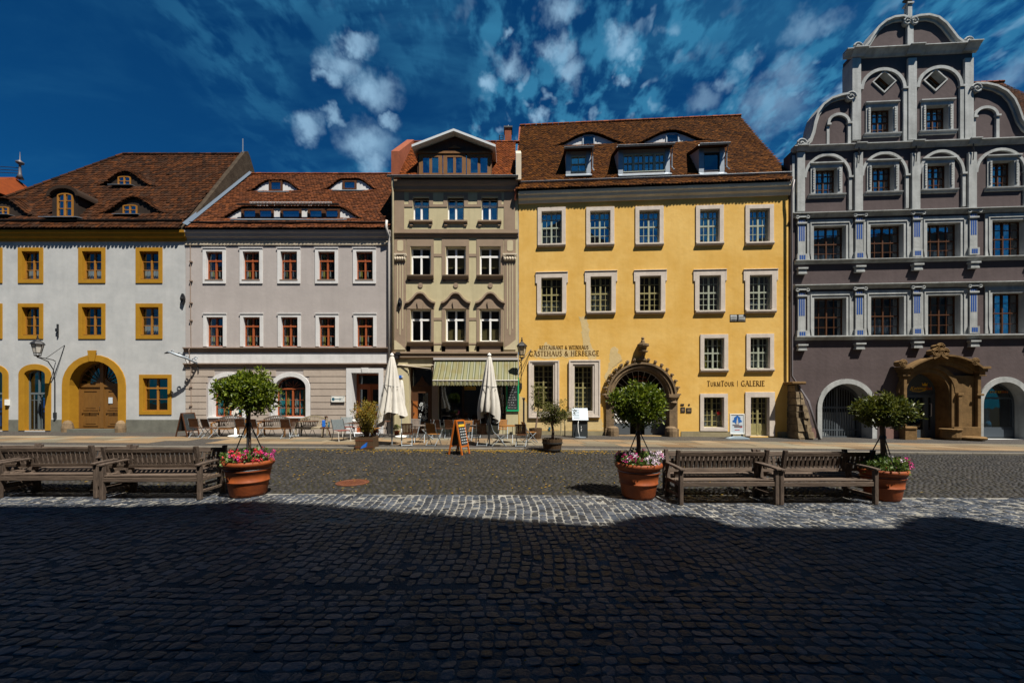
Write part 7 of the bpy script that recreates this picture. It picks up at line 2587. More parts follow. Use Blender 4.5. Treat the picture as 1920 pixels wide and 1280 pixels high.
def make_bench():
    t = thing('park_bench', 'x', 'bench', (0, 0, 0), 0, 'weathered wooden park benches standing back to back')
    W, B, P = 1.80, M['bench_wood'], M['bench_post']
    b = MB()
    for k in range(5):
        y = -.22 + k * .105
        z = .425 + (.012 if k == 0 else 0) - .012 * k
        b.box(-W / 2 + .01, W / 2 - .01, y - .045, y + .045, z - .014, z + .014)
    b.build('seat', B, t, bevel=.006)
    b = MB()

    def bk(z):                                            # the back leans
        return .30 + (z - .40) * .22
    for z0, z1 in ((.80, .885), (.50, .565)):
        b.add([(sx * (W / 2 - .06), bk(z) + dy, z) for z in (z0, z1) for sx, dy in ((-1, -.016), (1, -.016), (1, .016), (-1, .016))], [(0, 1, 5, 4), (1, 2, 6, 5), (2, 3, 7, 6), (3, 0, 4, 7), (4, 5, 6, 7), (0, 3, 2, 1)])
    b.build('back_rail', B, t, bevel=.006)
    b = MB()
    n = 18
    for k in range(n):
        x = -W / 2 + .13 + (W - .26) * k / (n - 1)
        b.add([(x + sx, bk(z) + dy, z) for z in (.565, .80) for sx, dy in ((-.026, -.009), (.026, -.009), (.026, .009), (-.026, .009))], [(0, 1, 5, 4), (1, 2, 6, 5), (2, 3, 7, 6), (3, 0, 4, 7)])
    b.build('back_slat', P, t)
    for sx in (-1, 1):
        x = sx * (W / 2 - .02)
        b = MB().box(x - .035, x + .035, -.29, -.22, 0, .62)
        b.build('leg', P, t, bevel=.008)
        b = MB()
        b.add([(x + q * .035, y, z) for (y0, y1, z) in ((.34, .41, 0), (.265, .335, .40), (bk(.90) - .035, bk(.90) + .035, .93)) for q, y in ((-1, y0), (1, y0), (1, y1), (-1, y1))],
              [(0, 3, 2, 1), (8, 9, 10, 11)] + [(r + i, r + (i + 1) % 4, r + 4 + (i + 1) % 4, r + 4 + i) for r in (0, 4) for i in range(4)])
        b.build('leg', P, t, bevel=.008)
        b = MB()
        b.add([(x + q * .042, y, z + dz) for (y, z) in ((-.33, .625), (-.15, .64), (.36, .655)) for q, dz in ((-1, 0), (1, 0), (1, .035), (-1, .035))],
              [(0, 3, 2, 1), (8, 9, 10, 11)] + [(r + i, r + (i + 1) % 4, r + 4 + (i + 1) % 4, r + 4 + i) for r in (0, 4) for i in range(4)])
        b.build('armrest', P, t, bevel=.008)
    b = MB().box(-W / 2 + .02, W / 2 - .02, -.275, -.245, .33, .41).box(-W / 2 + .02, W / 2 - .02, .27, .30, .31, .38)
    for sx in (-1, 1):
        x = sx * (W / 2 - .02)
        b.box(x - .02, x + .02, -.22, .28, .33, .40).box(x - .02, x + .02, -.22, .33, .12, .17)
    b.build('apron', B, t, bevel=.006)
    return t


bench = make_bench()


def bench_at(first, uL, uR, v, label, back=False):
    """front legs seen at photo columns uL and uR on row v; rear benches face the houses"""
    a, c = ground_at(uL, v), ground_at(uR, v)
    mx, my = (a[0] + c[0]) / 2, (a[1] + c[1]) / 2
    rz_ = math.atan2(c[1] - a[1], c[0] - a[0])
    y = my + .26
    loc, r_ = (mx, y, gz(mx) + .005), rz_
    if back:
        loc, r_ = (mx, my - .27, gz(mx) + .005), rz_ + math.pi
    if first:
        bench.location, bench.rotation_euler = loc, (0, 0, r_)
        bench['label'] = label
        return bench
    return dup(bench, loc, r_, label)


bench_at(True, 1277.5, 1454, 946, 'grey brown slatted bench facing the camera, touching the terracotta pot with white flowers')
bench_at(False, 1467, 1638, 946, 'slatted bench facing the camera in front of the pot under the mauve house')
bench_at(False, 192, 373, 937, 'dark slatted bench facing the camera nearest the pot with red flowers')
bench_at(False, 0, 178, 934, 'dark slatted bench facing the camera between two benches in the west row')
bench_at(False, -182, -12, 931, 'slatted bench cut by the picture edge, facing the camera')
bench_at(False, 1240, 1405, 918, 'slatted bench facing the yellow house, back to back beside the pot with white flowers', True)
bench_at(False, 1425, 1588, 918, 'slatted bench facing the mauve house, standing back to back', True)
bench_at(False, 248, 420, 912, 'slatted bench facing the houses, end post next to the pot with red flowers', True)
bench_at(False, 70, 236, 910, 'slatted bench facing the white house, middle of the hidden back row', True)
bench_at(False, -105, 58, 908, 'slatted bench facing the white house, cut by the picture edge', True)

# ------------------------------------------------------------------ plants


def leaves(name, m, parent, centers, per, spread, size, seed, up=0.25, flat=None, aspect=.42):
    """many folded leaf blades around clump centres, pointing outwards"""
    r = np.random.default_rng(seed)
    c = np.repeat(np.asarray(centers), per, 0)
    n = len(c)
    d = r.normal(0, 1, (n, 3))
    d /= np.linalg.norm(d, axis=1)[:, None]
    p = c + d * (r.random(n)[:, None] ** .5) * spread
    ax = d + r.normal(0, .5, (n, 3)) + np.array([0, 0, up])
    ax /= np.linalg.norm(ax, axis=1)[:, None]
    s = np.cross(ax, r.normal(0, 1, (n, 3)))
    s /= np.linalg.norm(s, axis=1)[:, None]
    nn = np.cross(ax, s)
    l = size * r.uniform(.65, 1.25, n)[:, None]
    V = np.stack([p, p + ax * l * .5 + s * l * aspect * .5 + nn * l * .10, p + ax * l, p + ax * l * .5 - s * l * aspect * .5 + nn * l * .10], 1)
    return np_mesh(name, V.reshape(-1, 3), np.arange(4 * n).reshape(-1, 4), m, parent)


def ball_points(n, rx, ry, rz_, seed, cz=0, inner=.35, lump=.10):
    r = np.random.default_rng(seed)
    d = r.normal(0, 1, (n, 3))
    d /= np.linalg.norm(d, axis=1)[:, None]
    q = inner + (1 - inner) * r.random(n) ** .45
    w = 1 + lump * np.sin(d[:, 0] * 5 + seed) * np.cos(d[:, 2] * 4 + seed * 2) + r.normal(0, lump * .4, n)
    return d * (q * w)[:, None] * np.array([rx, ry, rz_]) + np.array([0, 0, cz])


POT_PROF = [(.285, 0), (.30, .02), (.315, .05), (.345, .25), (.350, .265), (.366, .27), (.366, .295), (.357, .30), (.385, .48), (.40, .485), (.40, .50), (.392, .505), (.40, .555), (.405, .565), (.42, .57), (.445, .60), (.45, .635), (.44, .665), (.42, .675), (.39, .67), (.385, .62), (.38, .56)]


def pot_tree(u, v, pot_label, tree_label, flower_label, rx, rz_, zc, m_leaf, flower, seed, scale=1.0, dx=0.0):
    x, y, z = ground_at(u, v)
    y += .28
    x = (u - 960) / F * y
    p = MB().lathe([(r * scale, h * scale) for r, h in POT_PROF], n=48, cap=True)
    t = thing('terracotta_pot', pot_label, 'plant pot', (x, y, gz(x) + .008), 0, 'terracotta pots by the benches')
    p.build('pot', M['terracotta'], t, smooth=True)
    MB().lathe([(.0, .60 * scale), (.375 * scale, .585 * scale)], n=24, cap=False).build('soil', M['soil'], t)
    MB().lathe([(.398 * scale, .515 * scale), (.405 * scale, .519 * scale), (.401 * scale, .523 * scale)], n=40, cap=False).build('wire_band', M['zinc'], t)
    top = gz(x) + .60 * scale
    tr = thing('topiary_tree', tree_label, 'tree', (x + dx, y, top), 0, 'clipped laurel trees in pots')
    h = zc - top - rz_ * .75
    b = MB()
    b.tube([(0, 0, -.05), (.008, .0, h * .4), (-.006, .004, h * .8), (0, 0, h + .12)], [.046, .040, .038, .048], 9)
    rr = random.Random(seed)
    for k in range(14):
        a, e_ = rr.uniform(0, 6.28), rr.uniform(.2, 1.2)
        L_ = rr.uniform(.5, .8)
        q = Vector((math.cos(a) * math.cos(e_) * rx * L_, math.sin(a) * math.cos(e_) * rx * L_, math.sin(e_) * rz_ * 1.2 * L_))
        b.tube([(0, 0, h + .05), tuple(Vector((0, 0, h + .08)) + q * .5), tuple(Vector((0, 0, h + .12)) + q)], [.022, .014, .006], 5)
    b.build('trunk', M['bark'], tr, smooth=True)
    cl = ball_points(290, rx * .93, rx * .93, rz_ * .90, seed, zc - top, .35, .10)
    sh = ball_points(14, rx * 1.05, rx * 1.06, rz_ * 1.10, seed + 40, zc - top, .95, .05)      # stray shoots
    a_ = leaves('crown', m_leaf, tr, np.concatenate([cl, sh, sh * .985]), 23, .092, .078, seed + 1, .3, aspect=.46)
    b = MB()
    for k in range(3):
        a = 2.1 * k + .5 + seed
        b.tube([(.37 * scale * math.cos(a), .37 * scale * math.sin(a), -.02), (.03 * math.cos(a), .03 * math.sin(a), h * .72)], .011, 5)
    b.lathe([(.05, h * .66), (.058, h * .69), (.05, h * .73)], n=8)
    b.build('stake', M['black_iron'], tr)
    fl = thing('flower_bed', flower_label, 'flowers', (x, y, top), 0, 'geraniums around the pot trees')
    r = np.random.default_rng(seed + 5)
    n = 130
    a = r.uniform(0, 6.28, n); q = .40 * scale * np.sqrt(r.random(n)) * 1.02
    fc = np.stack([q * np.cos(a), q * np.sin(a), .03 + .24 * r.random(n) ** 1.4 * (1.15 - q)], -1)
    leaves('foliage', M['leaf_flower'], fl, fc, 12, .06, .055, seed + 6, .5, aspect=.8)
    cols = flower
    for nm, m, cnt, asym in cols:
        a = r.uniform(0, 6.28, cnt) if asym is None else r.normal(asym, .8, cnt)
        q = .47 * scale * np.sqrt(.25 + .75 * r.random(cnt))
        fc = np.stack([q * np.cos(a), q * np.sin(a), .10 + .19 * r.random(cnt)], -1)
        leaves(nm, m, fl, fc, 14, .032, .030, seed + 9 + cnt, .2, aspect=.9)


pot_tree(1197, 938, 'terracotta pot overflowing with white and pink flowers in front of the portal', 'round clipped laurel tree standing before the arched stone portal', 'white and magenta flowers spilling over the pot before the portal', .50, .37, 1.80, M['leaf'],
         (('white_blossoms', M['petal_white'], 34, -1.0), ('pink_blossoms', M['petal_pink'], 26, None), ('red_blossoms', M['petal_red'], 6, 3.6)), 3, 1.0)
pot_tree(466, 934, 'terracotta pot with red and pink flowers at the end of the west benches', 'wide clipped laurel tree in front of the grey house', 'red and pink geraniums in the pot before the grey house', .51, .39, 2.03, M['leaf'],
         (('red_blossoms', M['petal_red'], 24, -1.2), ('pink_blossoms', M['petal_pink'], 20, -.3)), 11, 1.0)
pot_tree(1655, 942, 'terracotta pot with a few magenta flowers behind the bench end', 'flat topped dark laurel tree in front of the mauve gabled house', 'sparse magenta flowers in the pot under the mauve house', .445, .275, 1.66, M['leaf_dark'],
         (('pink_blossoms', M['petal_pink'], 16, -.3), ('white_blossoms', M['petal_white'], 4, None)), 23, .87)
# flowers standing higher at the sides of the two outer beds

# barrels with shrubs on the kerb
x, y, z = ground_at(1035.5, 848.5)
y += .33
x = (1035.5 - 960) / F * y
t = thing('barrel_planter', 'round half barrel planter with an olive tree by the kerb', 'planter', (x, y, gz(x) + .01))
b = MB()
n = 20
for k in range(n):
    a0, a1 = 2 * math.pi * k / n, 2 * math.pi * (k + .94) / n
    vs = []
    for r_, zz_ in ((.30, 0), (.355, .27), (.375, .47)):
        vs += [(r_ * math.cos(a), r_ * math.sin(a), zz_) for a in (a0, a1)]
    vs += [(.33 * math.cos(a), .33 * math.sin(a), .47) for a in (a0, a1)]
    b.add(vs, [(0, 1, 3, 2), (2, 3, 5, 4), (4, 5, 7, 6)])
b.build('staves', M['barrel'], t)
b = MB()
for z0, r0 in ((.06, .320), (.30, .366)):
    b.lathe([(r0, z0), (r0 + .012, z0 + .002), (r0 + .018, z0 + .05), (r0 + .006, z0 + .052)], n=30, cap=False)
b.build('hoop', M['dark_gutter'], t)
MB().lathe([(0, .42), (.34, .40)], n=20, cap=False).build('soil', M['soil'], t)
tr = thing('olive_tree', 'loose bushy olive tree with a bare stem in a barrel before the yellow house', 'tree', (x, y, gz(x) + .42))
b = MB()
b.tube([(0, 0, -.05), (.03, 0, .3), (-.01, .02, .6), (.02, 0, .85)], [.06, .05, .042, .03], 7)
rr = random.Random(4)
ctr = []
for k in range(26):
    a, e_ = rr.uniform(0, 6.28), rr.uniform(.15, 1.45)
    L_ = rr.uniform(.45, .95)
    q = Vector((math.cos(a) * math.cos(e_) * .82, math.sin(a) * math.cos(e_) * .8, math.sin(e_) * .85 - .08)) * L_
    p0 = Vector((0, 0, .55 + .3 * rr.random()))
    b.tube([tuple(p0), tuple(p0 + q * .55), tuple(p0 + q)], [.016, .010, .005], 4)
    for f in (.45, .65, .85, 1.0):
        ctr.append(tuple(p0 + q * f + Vector((rr.uniform(-.08, .08), rr.uniform(-.08, .08), rr.uniform(-.05, .12)))))
b.build('trunk', M['bark'], tr, smooth=True)
leaves('crown', M['leaf_olive'], tr, ctr, 24, .13, .085, 31, .2, aspect=.36)

x, y, z = ground_at(688.5, 843)
y += .30
x = (688.5 - 960) / F * y
t = thing('tub_planter', 'dark square wooden tub by the kerb in front of the grey house door', 'planter', (x, y, gz(x) + .01))
b = MB()
for k in range(8):
    for sy in (-1, 1):
        b.box(-.32 + k * .08 + .003, -.32 + (k + 1) * .08 - .003, sy * .32 - .02, sy * .32 + .02, 0, .46)
    for sx in (-1, 1):
        b.box(sx * .30 - .02, sx * .30 + .02, -.30 + k * .075 + .003, -.30 + (k + 1) * .075 - .003, .01, .455)
b.build('boards', M['barrel'], t)
b = MB()
for z0 in (.08, .32):
    b.ring([(-.345, z0), (.345, z0), (.345, z0 + .04), (-.345, z0 + .04)], [(-.346, z0 - .001), (.346, z0 - .001), (.346, z0 + .041), (-.346, z0 + .041)], -.345, -.341)
    b.box(-.345, .345, -.346, -.341, z0, z0 + .04)
b.build('hoop', M['rust'], t)
MB().box(-.3, .3, -.3, .3, .36, .40).build('soil', M['soil'], t)
tr = thing('potted_shrub', 'upright yellowing shrub with orange leaves growing in the dark tub', 'shrub', (x, y, gz(x) + .40))
b = MB()
ctr, ctr2 = [], []
rr = random.Random(8)
for k in range(46):
    a, q = rr.uniform(0, 6.28), rr.random() ** .6
    hx = rr.uniform(.9, 1.62) * (1 - .25 * q)
    ex, ey = math.cos(a) * q * .52, math.sin(a) * q * .5
    b.tube([(ex * .12, ey * .12, 0), (ex * .55, ey * .55, hx * .5), (ex, ey, hx)], [.013, .009, .004], 4)
    for f in np.linspace(.30, 1.0, 9):
        pt_ = (ex * f + rr.uniform(-.05, .05), ey * f + rr.uniform(-.05, .05), hx * f)
        (ctr if rr.random() < .7 else ctr2).append(pt_)
b.build('trunk', M['bark'], tr)
leaves('crown', M['leaf_yellow'], tr, ctr, 15, .09, .07, 41, .6, aspect=.42)
leaves('orange_leaves', M['litter'], tr, ctr2, 12, .09, .065, 42, .6, aspect=.42)
o = MB()
o.add([(0, 0, 0), (.20, -.03, .06), (.25, -.01, .24), (.05, .01, .09), (.22, .04, .07), (.25, .03, .23)], [(0, 1, 2, 3), (0, 3, 5, 4), (1, 4, 5, 2)])
ob = o.build('blue_bag', M['blue_cloth'])
gx = ground_at(677, 846)
ob.location = (gx[0] - .02, gx[1] - .02, gz(gx[0]) + .10)
tag(ob, 'crumpled bright blue plastic bag leaning on the dark wooden tub', 'bag')
MBb = MB().lathe([(.10, -.03), (.13, -.02), (.13, .02), (.10, .03)], n=14)
# second barrel by the yellow wall
x, y, z = ground_at(1004, 822, PV)
t = thing('barrel_planter', 'smaller half barrel against the yellow wall with a climbing stem', 'planter', (x, y, gz(x) + PV))
b = MB()
n = 18
for k in range(n):
    a0, a1 = 2 * math.pi * k / n, 2 * math.pi * (k + .94) / n
    vs = []
    for r_, zz_ in ((.26, 0), (.30, .25), (.31, .50)):
        vs += [(r_ * math.cos(a), r_ * math.sin(a), zz_) for a in (a0, a1)]
    b.add(vs, [(0, 1, 3, 2), (2, 3, 5, 4)])
b.build('staves', M['barrel'], t)
MB().lathe([(0, .44), (.29, .42)], n=18, cap=False).build('soil', M['soil'], t)
tr = thing('climbing_shrub', 'small leafy climber rising from the barrel on the yellow wall', 'shrub', (x, y, gz(x) + PV + .42))
b = MB().tube([(0, 0, 0), (.08, .1, .5), (.14, .2, 1.0), (.16, .2, 1.9)], [.05, .04, .03, .02], 6)
b.build('trunk', M['bark'], tr)
cl = ball_points(60, .42, .22, .75, 5, 1.5, .2, .2) + np.array([.15, .1, 0])
leaves('crown', M['leaf_olive'], tr, cl, 16, .10, .085, 51, .2)
# little pot plants by the narrow house door
for u, v, s_, lb in ((744, 817, .8, 'small terracotta pot with a green plant beside the white parasol base'), (700, 815, 1.0, 'terracotta pot standing among the tables at the grey house door')):
    x, y, z = ground_at(u, v, PV)
    t = thing('small_flower_pot', lb, 'flower pot', (x, y, gz(x) + PV), 0, 'small flower pots by the doors')
    t.scale = (s_, s_, s_)
    MB().lathe([(.12, 0), (.16, .26), (.18, .27), (.18, .33), (.15, .33), (.14, .28)], n=18).build('pot', M['terracotta'], t, smooth=True)
    cl = ball_points(22, .16, .16, .22, 3, .52, .2, .2)
    leaves('plant', M['leaf'], t, cl, 14, .08, .085, 61, .5)
# ------------------------------------------------------------------ café furniture


def make_folding_chair(seat_m, leg_m):
    """slatted folding chair: sitter faces local +y, back towards local -y"""
    t = thing('folding_chair', 'x', 'chair', (0, 0, 0), 0, 'folding café chairs')
    b = MB()
    for k in range(7):
        y = -.17 + k * .062
        b.box(-.205, .205, y - .026, y + .026, .435, .452)
    b.build('seat', seat_m, t)

    def by(z):
        return -.20 - (z - .44) * .30
    b = MB()
    n = 7
    for k in range(n):
        x = -.165 + .33 * k / (n - 1)
        b.add([(x + sx, by(z) + dy, z) for z in (.53, .84) for sx, dy in ((-.0235, -.008), (.0235, -.008), (.0235, .008), (-.0235, .008))], [(0, 1, 5, 4), (1, 2, 6, 5), (2, 3, 7, 6), (3, 0, 4, 7), (4, 5, 6, 7), (0, 3, 2, 1)])
    for z0, z1 in ((.49, .535), (.83, .885)):
        b.add([(sx, by(z) + dy, z) for z in (z0, z1) for sx, dy in ((-.20, -.011), (.20, -.011), (.20, .011), (-.20, .011))], [(0, 1, 5, 4), (1, 2, 6, 5), (2, 3, 7, 6), (3, 0, 4, 7), (4, 5, 6, 7), (0, 3, 2, 1)])
    b.build('backrest', seat_m, t)
    for sx in (-1, 1):
        b = MB()
        b.tube([(sx * .215, .27, .0), (sx * .215, -.06, .40), (sx * .215, by(.60), .60), (sx * .215, by(.89), .89)], .015, 6)
        b.build('leg', leg_m, t)
        b = MB()
        b.tube([(sx * .195, -.30, 0), (sx * .195, .20, .435)], .015, 6)
        b.build('leg', leg_m, t)
    b = MB()
    b.tube([(-.195, -.265, .03), (.195, -.265, .03)], .010, 5); b.tube([(-.215, .235, .04), (.215, .235, .04)], .010, 5)
    b.build('stretcher', leg_m, t)
    return t


def place(proto, used, u, v, rz_, label, group=None):
    x, y, z = ground_at(u, v, PV)
    if y < y_kerb(x):
        z = gz(x)
    loc = (x, y, z + .002)
    if id(proto) not in used:
        used.add(id(proto))
        proto.location, proto.rotation_euler = loc, (0, 0, rz_)
        tag(proto, label, None, group)
        return proto
    return dup(proto, loc, rz_, label, group)


used = set()
chT = make_folding_chair(M['teak'], M['alu'])
chG = make_folding_chair(M['teak_gold'], M['alu'])
chP = make_folding_chair(M['teak_grey'], M['alu'])
for (u, v, r_, p, lb) in (
    (370, 819.5, 8, chT, 'teak folding chair next to the wooden A-frame board by the white house'),
    (395, 820.5, -12, chT, 'teak folding chair seen from behind at the first wall bench table'),
    (455, 820, 10, chT, 'teak folding chair behind the potted laurel trunk near the white parasol base'),
    (481, 820.5, -4, chT, 'teak folding chair seen from behind beside the second wall bench'),
    (540, 821.5, 4, chT, 'dark teak folding chair in front of the pale bench table'),
    (552, 817, 25, chT, 'dark teak folding chair overlapped by another before the pale bench'),
    (763, 834.5, 14, chT, 'dark folding chair at the kerb beside the tall white parasol'),
    (813, 834.5, -14, chG, 'golden teak folding chair facing the round table near the narrow house door'),
    (776, 820, 176, chP, 'grey folding chair facing the camera behind the round table'),
    (800, 823, 105, chP, 'grey folding chair turned sideways before the narrow house door'),
    (820, 821, -6, chT, 'red brown folding chair with its back to the camera west of the orange board'),
    (843, 821, 0, chT, 'red brown folding chair under the awning directly behind the orange board'),
    (872, 820, 4, chT, 'red brown folding chair under the awning east of the orange board'),
    (894, 820, -2, chT, 'red brown folding chair under the awning behind the second parasol'),
    (876, 826, 178, chG, 'golden folding chair facing the camera behind the small round table'),
    (864, 834, 75, chP, 'grey metal folding chair half hidden by the orange board'),
    (906, 834.5, -8, chT, 'teak folding chair with its back to the camera left of the second parasol pole'.replace('left', 'west')),
    (935, 835.5, -80, chP, 'side view grey folding chair leaning towards the parasol pole'),
    (943, 822, 180, chG, 'golden folding chair facing the camera behind the yellow table'),
    (978, 836, -10, chT, 'teak folding chair with its back to the camera at the yellow table'),
    (994, 829, -70, chG, 'golden folding chair turned sideways next to the yellow wall barrel'),
    (705, 820, 170, chG, 'golden folding chair behind the yellowing shrub at the grey house door'),
    (672, 817, -150, chP, 'grey folding chair beside the grey house doorway'),
):
    place(p, used, u, v, R(r_), lb)


def make_table(top_m, leg_m, round_=True, r=.36):
    t = thing('cafe_table', 'x', 'table', (0, 0, 0), 0, 'café tables on the pavement')
    b = MB()
    n = 10
    for k in range(n):
        y0, y1 = -r + 2 * r * k / n + .004, -r + 2 * r * (k + 1) / n - .004
        w = math.sqrt(max(0.01, r * r - ((y0 + y1) / 2) ** 2)) if round_ else r
        b.box(-w, w, y0, y1, .715, .735)
    if round_:
        b.lathe([(r, .705), (r + .012, .705), (r + .012, .738), (r, .738)], n=30, cap=False)
    b.build('tabletop', top_m, t)
    for sx in (-1, 1):
        for sg in (-1, 1):
            b = MB().tube([(sx * r * .55, sg * r * .8, 0), (sx * r * .55, -sg * r * .65, .705)], .0125, 6)
            b.build('leg', leg_m, t)
    b = MB().tube([(-r * .55, 0, .36), (r * .55, 0, .36)], .01, 5)
    b.build('stretcher', leg_m, t)
    return t


tR = make_table(M['teak_grey'], M['alu'])
tY = make_table(M['teak_gold'], M['alu'], True, .38)
tB = make_table(M['teak'], M['black_iron'], False, .40)
for (u, v, r_, p, lb) in (
    (787, 829, 10, tR, 'round grey teak table between two chairs near the tall parasol'),
    (884, 830, 0, tR, 'round grey table between the orange board and the second parasol'),
    (952, 829.5, 0, tY, 'round yellow topped table at the east end of the terrace'),
    (415, 815.5, 0, tB, 'square teak table in front of the first curved wall bench'),
    (501, 815.5, 5, tB, 'square teak table in front of the second curved wall bench'),
    (577, 817, 0, tB, 'small dark square table in front of the pale curved bench'),
    (852, 816.5, 0, tB, 'square teak table against the shop window under the awning'),
    (668, 823, 0, tB, 'low square table with a white mug beside the grey lounge chair'),
    (716, 817, 0, tB, 'teak table standing behind the yellowing shrub'),
):
    place(p, used, u, v, R(r_), lb)
x, y, z = ground_at(664, 823, PV)
b = MB().lathe([(.045, 0), (.055, .11), (.048, .11), (.04, .02)], n=14)
b.tube([(.05, 0, .03), (.09, 0, .05), (.09, 0, .085), (.052, 0, .09)], .008, 5)
o = b.build('mug', M['white_plastic'], smooth=True, loc=(x, y, gz(x) + PV + .739))
o.scale = (1.5, 1.5, 1.5)
tag(o, 'white mug standing on the low table by the grey lounge chair', 'mug')


def make_garden_bench(m, rail_m):
    """bench with an arched slatted back, standing against the wall and facing local -y"""
    t = thing('garden_bench', 'x', 'garden bench', (0, 0, 0), 0, 'curved garden benches against the grey house')
    W = 1.35
    b = MB()
    for k in range(5):
        y = -.20 + k * .095
        b.box(-W / 2 + .03, W / 2 - .03, y - .04, y + .04, .42, .442)
    b.build('seat', m, t)

    def arch(x):
        return .80 + .17 * math.cos(math.pi * x / W) ** 1.0
    b = MB()
    P = [(x, arch(x)) for x in np.linspace(-W / 2, W / 2, 17)]
    b.strip(P, .075, .245, .275)
    b.box(-W / 2, W / 2, .245, .275, .46, .51)
    n = 15
    for k in range(n):
        x = -W / 2 + .06 + (W - .12) * k / (n - 1)
        b.box(x - .020, x + .020, .252, .268, .51, arch(x) - .03)
    b.build('backrest', m, t)
    for sx in (-1, 1):
        x = sx * (W / 2 - .03)
        MB().box(x - .03, x + .03, -.26, -.20, 0, .60).build('leg', rail_m, t)
        MB().box(x - .03, x + .03, .24, .30, 0, .78).build('leg', rail_m, t)
        b = MB().tube([(x, .27, .66), (x, .05, .66), (x, -.18, .64), (x, -.27, .60)], .028, 6)
        b.build('armrest', rail_m, t)
    b = MB()
    P = [(x, .36 + .06 * (1 - math.cos(math.pi * x / W))) for x in np.linspace(-W / 2, W / 2, 12)]
    b.strip(P, .06, -.245, -.215)
    b.build('apron', rail_m, t)
    return t


gbA = make_garden_bench(M['teak_grey'], M['teak_gold'])
gbB = make_garden_bench(M['teak_pale'], M['teak_pale'])
for (u, p, lb) in ((428, gbA, 'grey slatted curved bench under the first arched window of the grey house'), (514, gbA, 'grey slatted curved bench with golden legs under the second arched window'), (584, gbB, 'pale cream curved bench at the east end of the wall benches')):
    place(p, used, u, 817, 0, lb)

# cushioned lounge chairs and the upright piece at the end of the benches
t = thing('lounge_chair', 'grey slatted lounge chair with red brown seat pad by the grey house door', 'chair', (0, 0, 0), R(52))
b = MB()
for k in range(9):
    x = -.24 + k * .06
    b.add([(x + sx, y, z) for (y, z) in ((.20, .46), (.36, .92)) for sx in (-.024, .024)], [(0, 1, 3, 2)])
    b.add([(x + sx, y + .02, z) for (y, z) in ((.20, .46), (.36, .92)) for sx in (-.024, .024)], [(0, 2, 3, 1)])
b.build('backrest', M['frame_grey'], t)
MB().box(-.27, .27, -.27, .22, .43, .47).build('seat', mat('red_brown_pad', (.16, .06, .05), .8, .1), t, bevel=.01)
for sx in (-1, 1):
    MB().tube([(sx * .27, -.30, 0), (sx * .27, -.24, .42), (sx * .27, .10, .44)], .018, 6).build('leg', M['canvas'], t)
    MB().tube([(sx * .27, .32, 0), (sx * .27, .16, .40), (sx * .27, .38, .95)], .018, 6).build('leg', M['black_iron'], t)
x, y, z = ground_at(640, 826, PV)
t.location = (x, y, z)
place(t, {id(t)}, 652, 817, R(30), 'pale grey lounge chair with its back against the door jamb of the grey house')
t = thing('cello_case', 'brown upright bench end with blue cushion beside the pale curved bench', 'stool', (0, 0, 0), R(20))
b = MB().tube([(-.1, .1, 0), (-.05, .05, .45), (.0, .1, .8), (.04, .12, .98)], .03, 6)
b.tube([(.25, .05, 0), (.18, .05, .3), (.1, .05, .46)], .03, 6)
b.tube([(-.02, .1, .98), (.08, .05, 1.0), (.12, .02, .93)], .03, 6)
b.build('frame', M['teak'], t, smooth=True)
t.name = 'stool'
MB().box(-.2, .16, -.16, .14, .42, .49).build('seat', M['teak'], t, bevel=.015)
MB().box(-.12, .02, -.04, .02, .50, .82).build('cushion', M['blue_cloth'], t, bevel=.02)
x, y, z = ground_at(609, 820, PV)
t.location = (x, y, z)

# ------------------------------------------------------------------ parasols


def folds(prof, n, amp, seed, m, name, parent, hem=None, twist=0.0):
    """closed parasol cloth: hanging folds around the pole, ragged hem"""
    r = np.random.default_rng(seed)
    N = n * 10
    th = np.linspace(0, 2 * np.pi, N, endpoint=False)
    ph = r.uniform(0, 6.28)
    hemz = np.interp(th, np.linspace(0, 2 * np.pi, 9), np.append(r.uniform(-1, 1, 8), 0) if hem is None else hem)
    hemz[-10:] = np.linspace(hemz[-10], hemz[0], 10)
    V = []
    L = len(prof)
    for i, (rad, z) in enumerate(prof):
        f = i / (L - 1)
        w = 1 + amp * min(1, f * 1.5) * (np.abs(np.sin(n * (th + twist * f) / 2 + ph)) ** .7 - .55) + .10 * f * np.sin(3 * th + ph * 2 + f)
        zz_ = z + (hemz * f ** 3 * .22)
        V.append(np.stack([rad * w * np.cos(th), rad * w * np.sin(th), zz_], -1))
    V = np.concatenate(V)
    Q = [(i * N + k, i * N + (k + 1) % N, (i + 1) * N + (k + 1) % N, (i + 1) * N + k) for i in range(L - 1) for k in range(N)]
    return np_mesh(name, V, np.array(Q), m, parent, smooth=True)


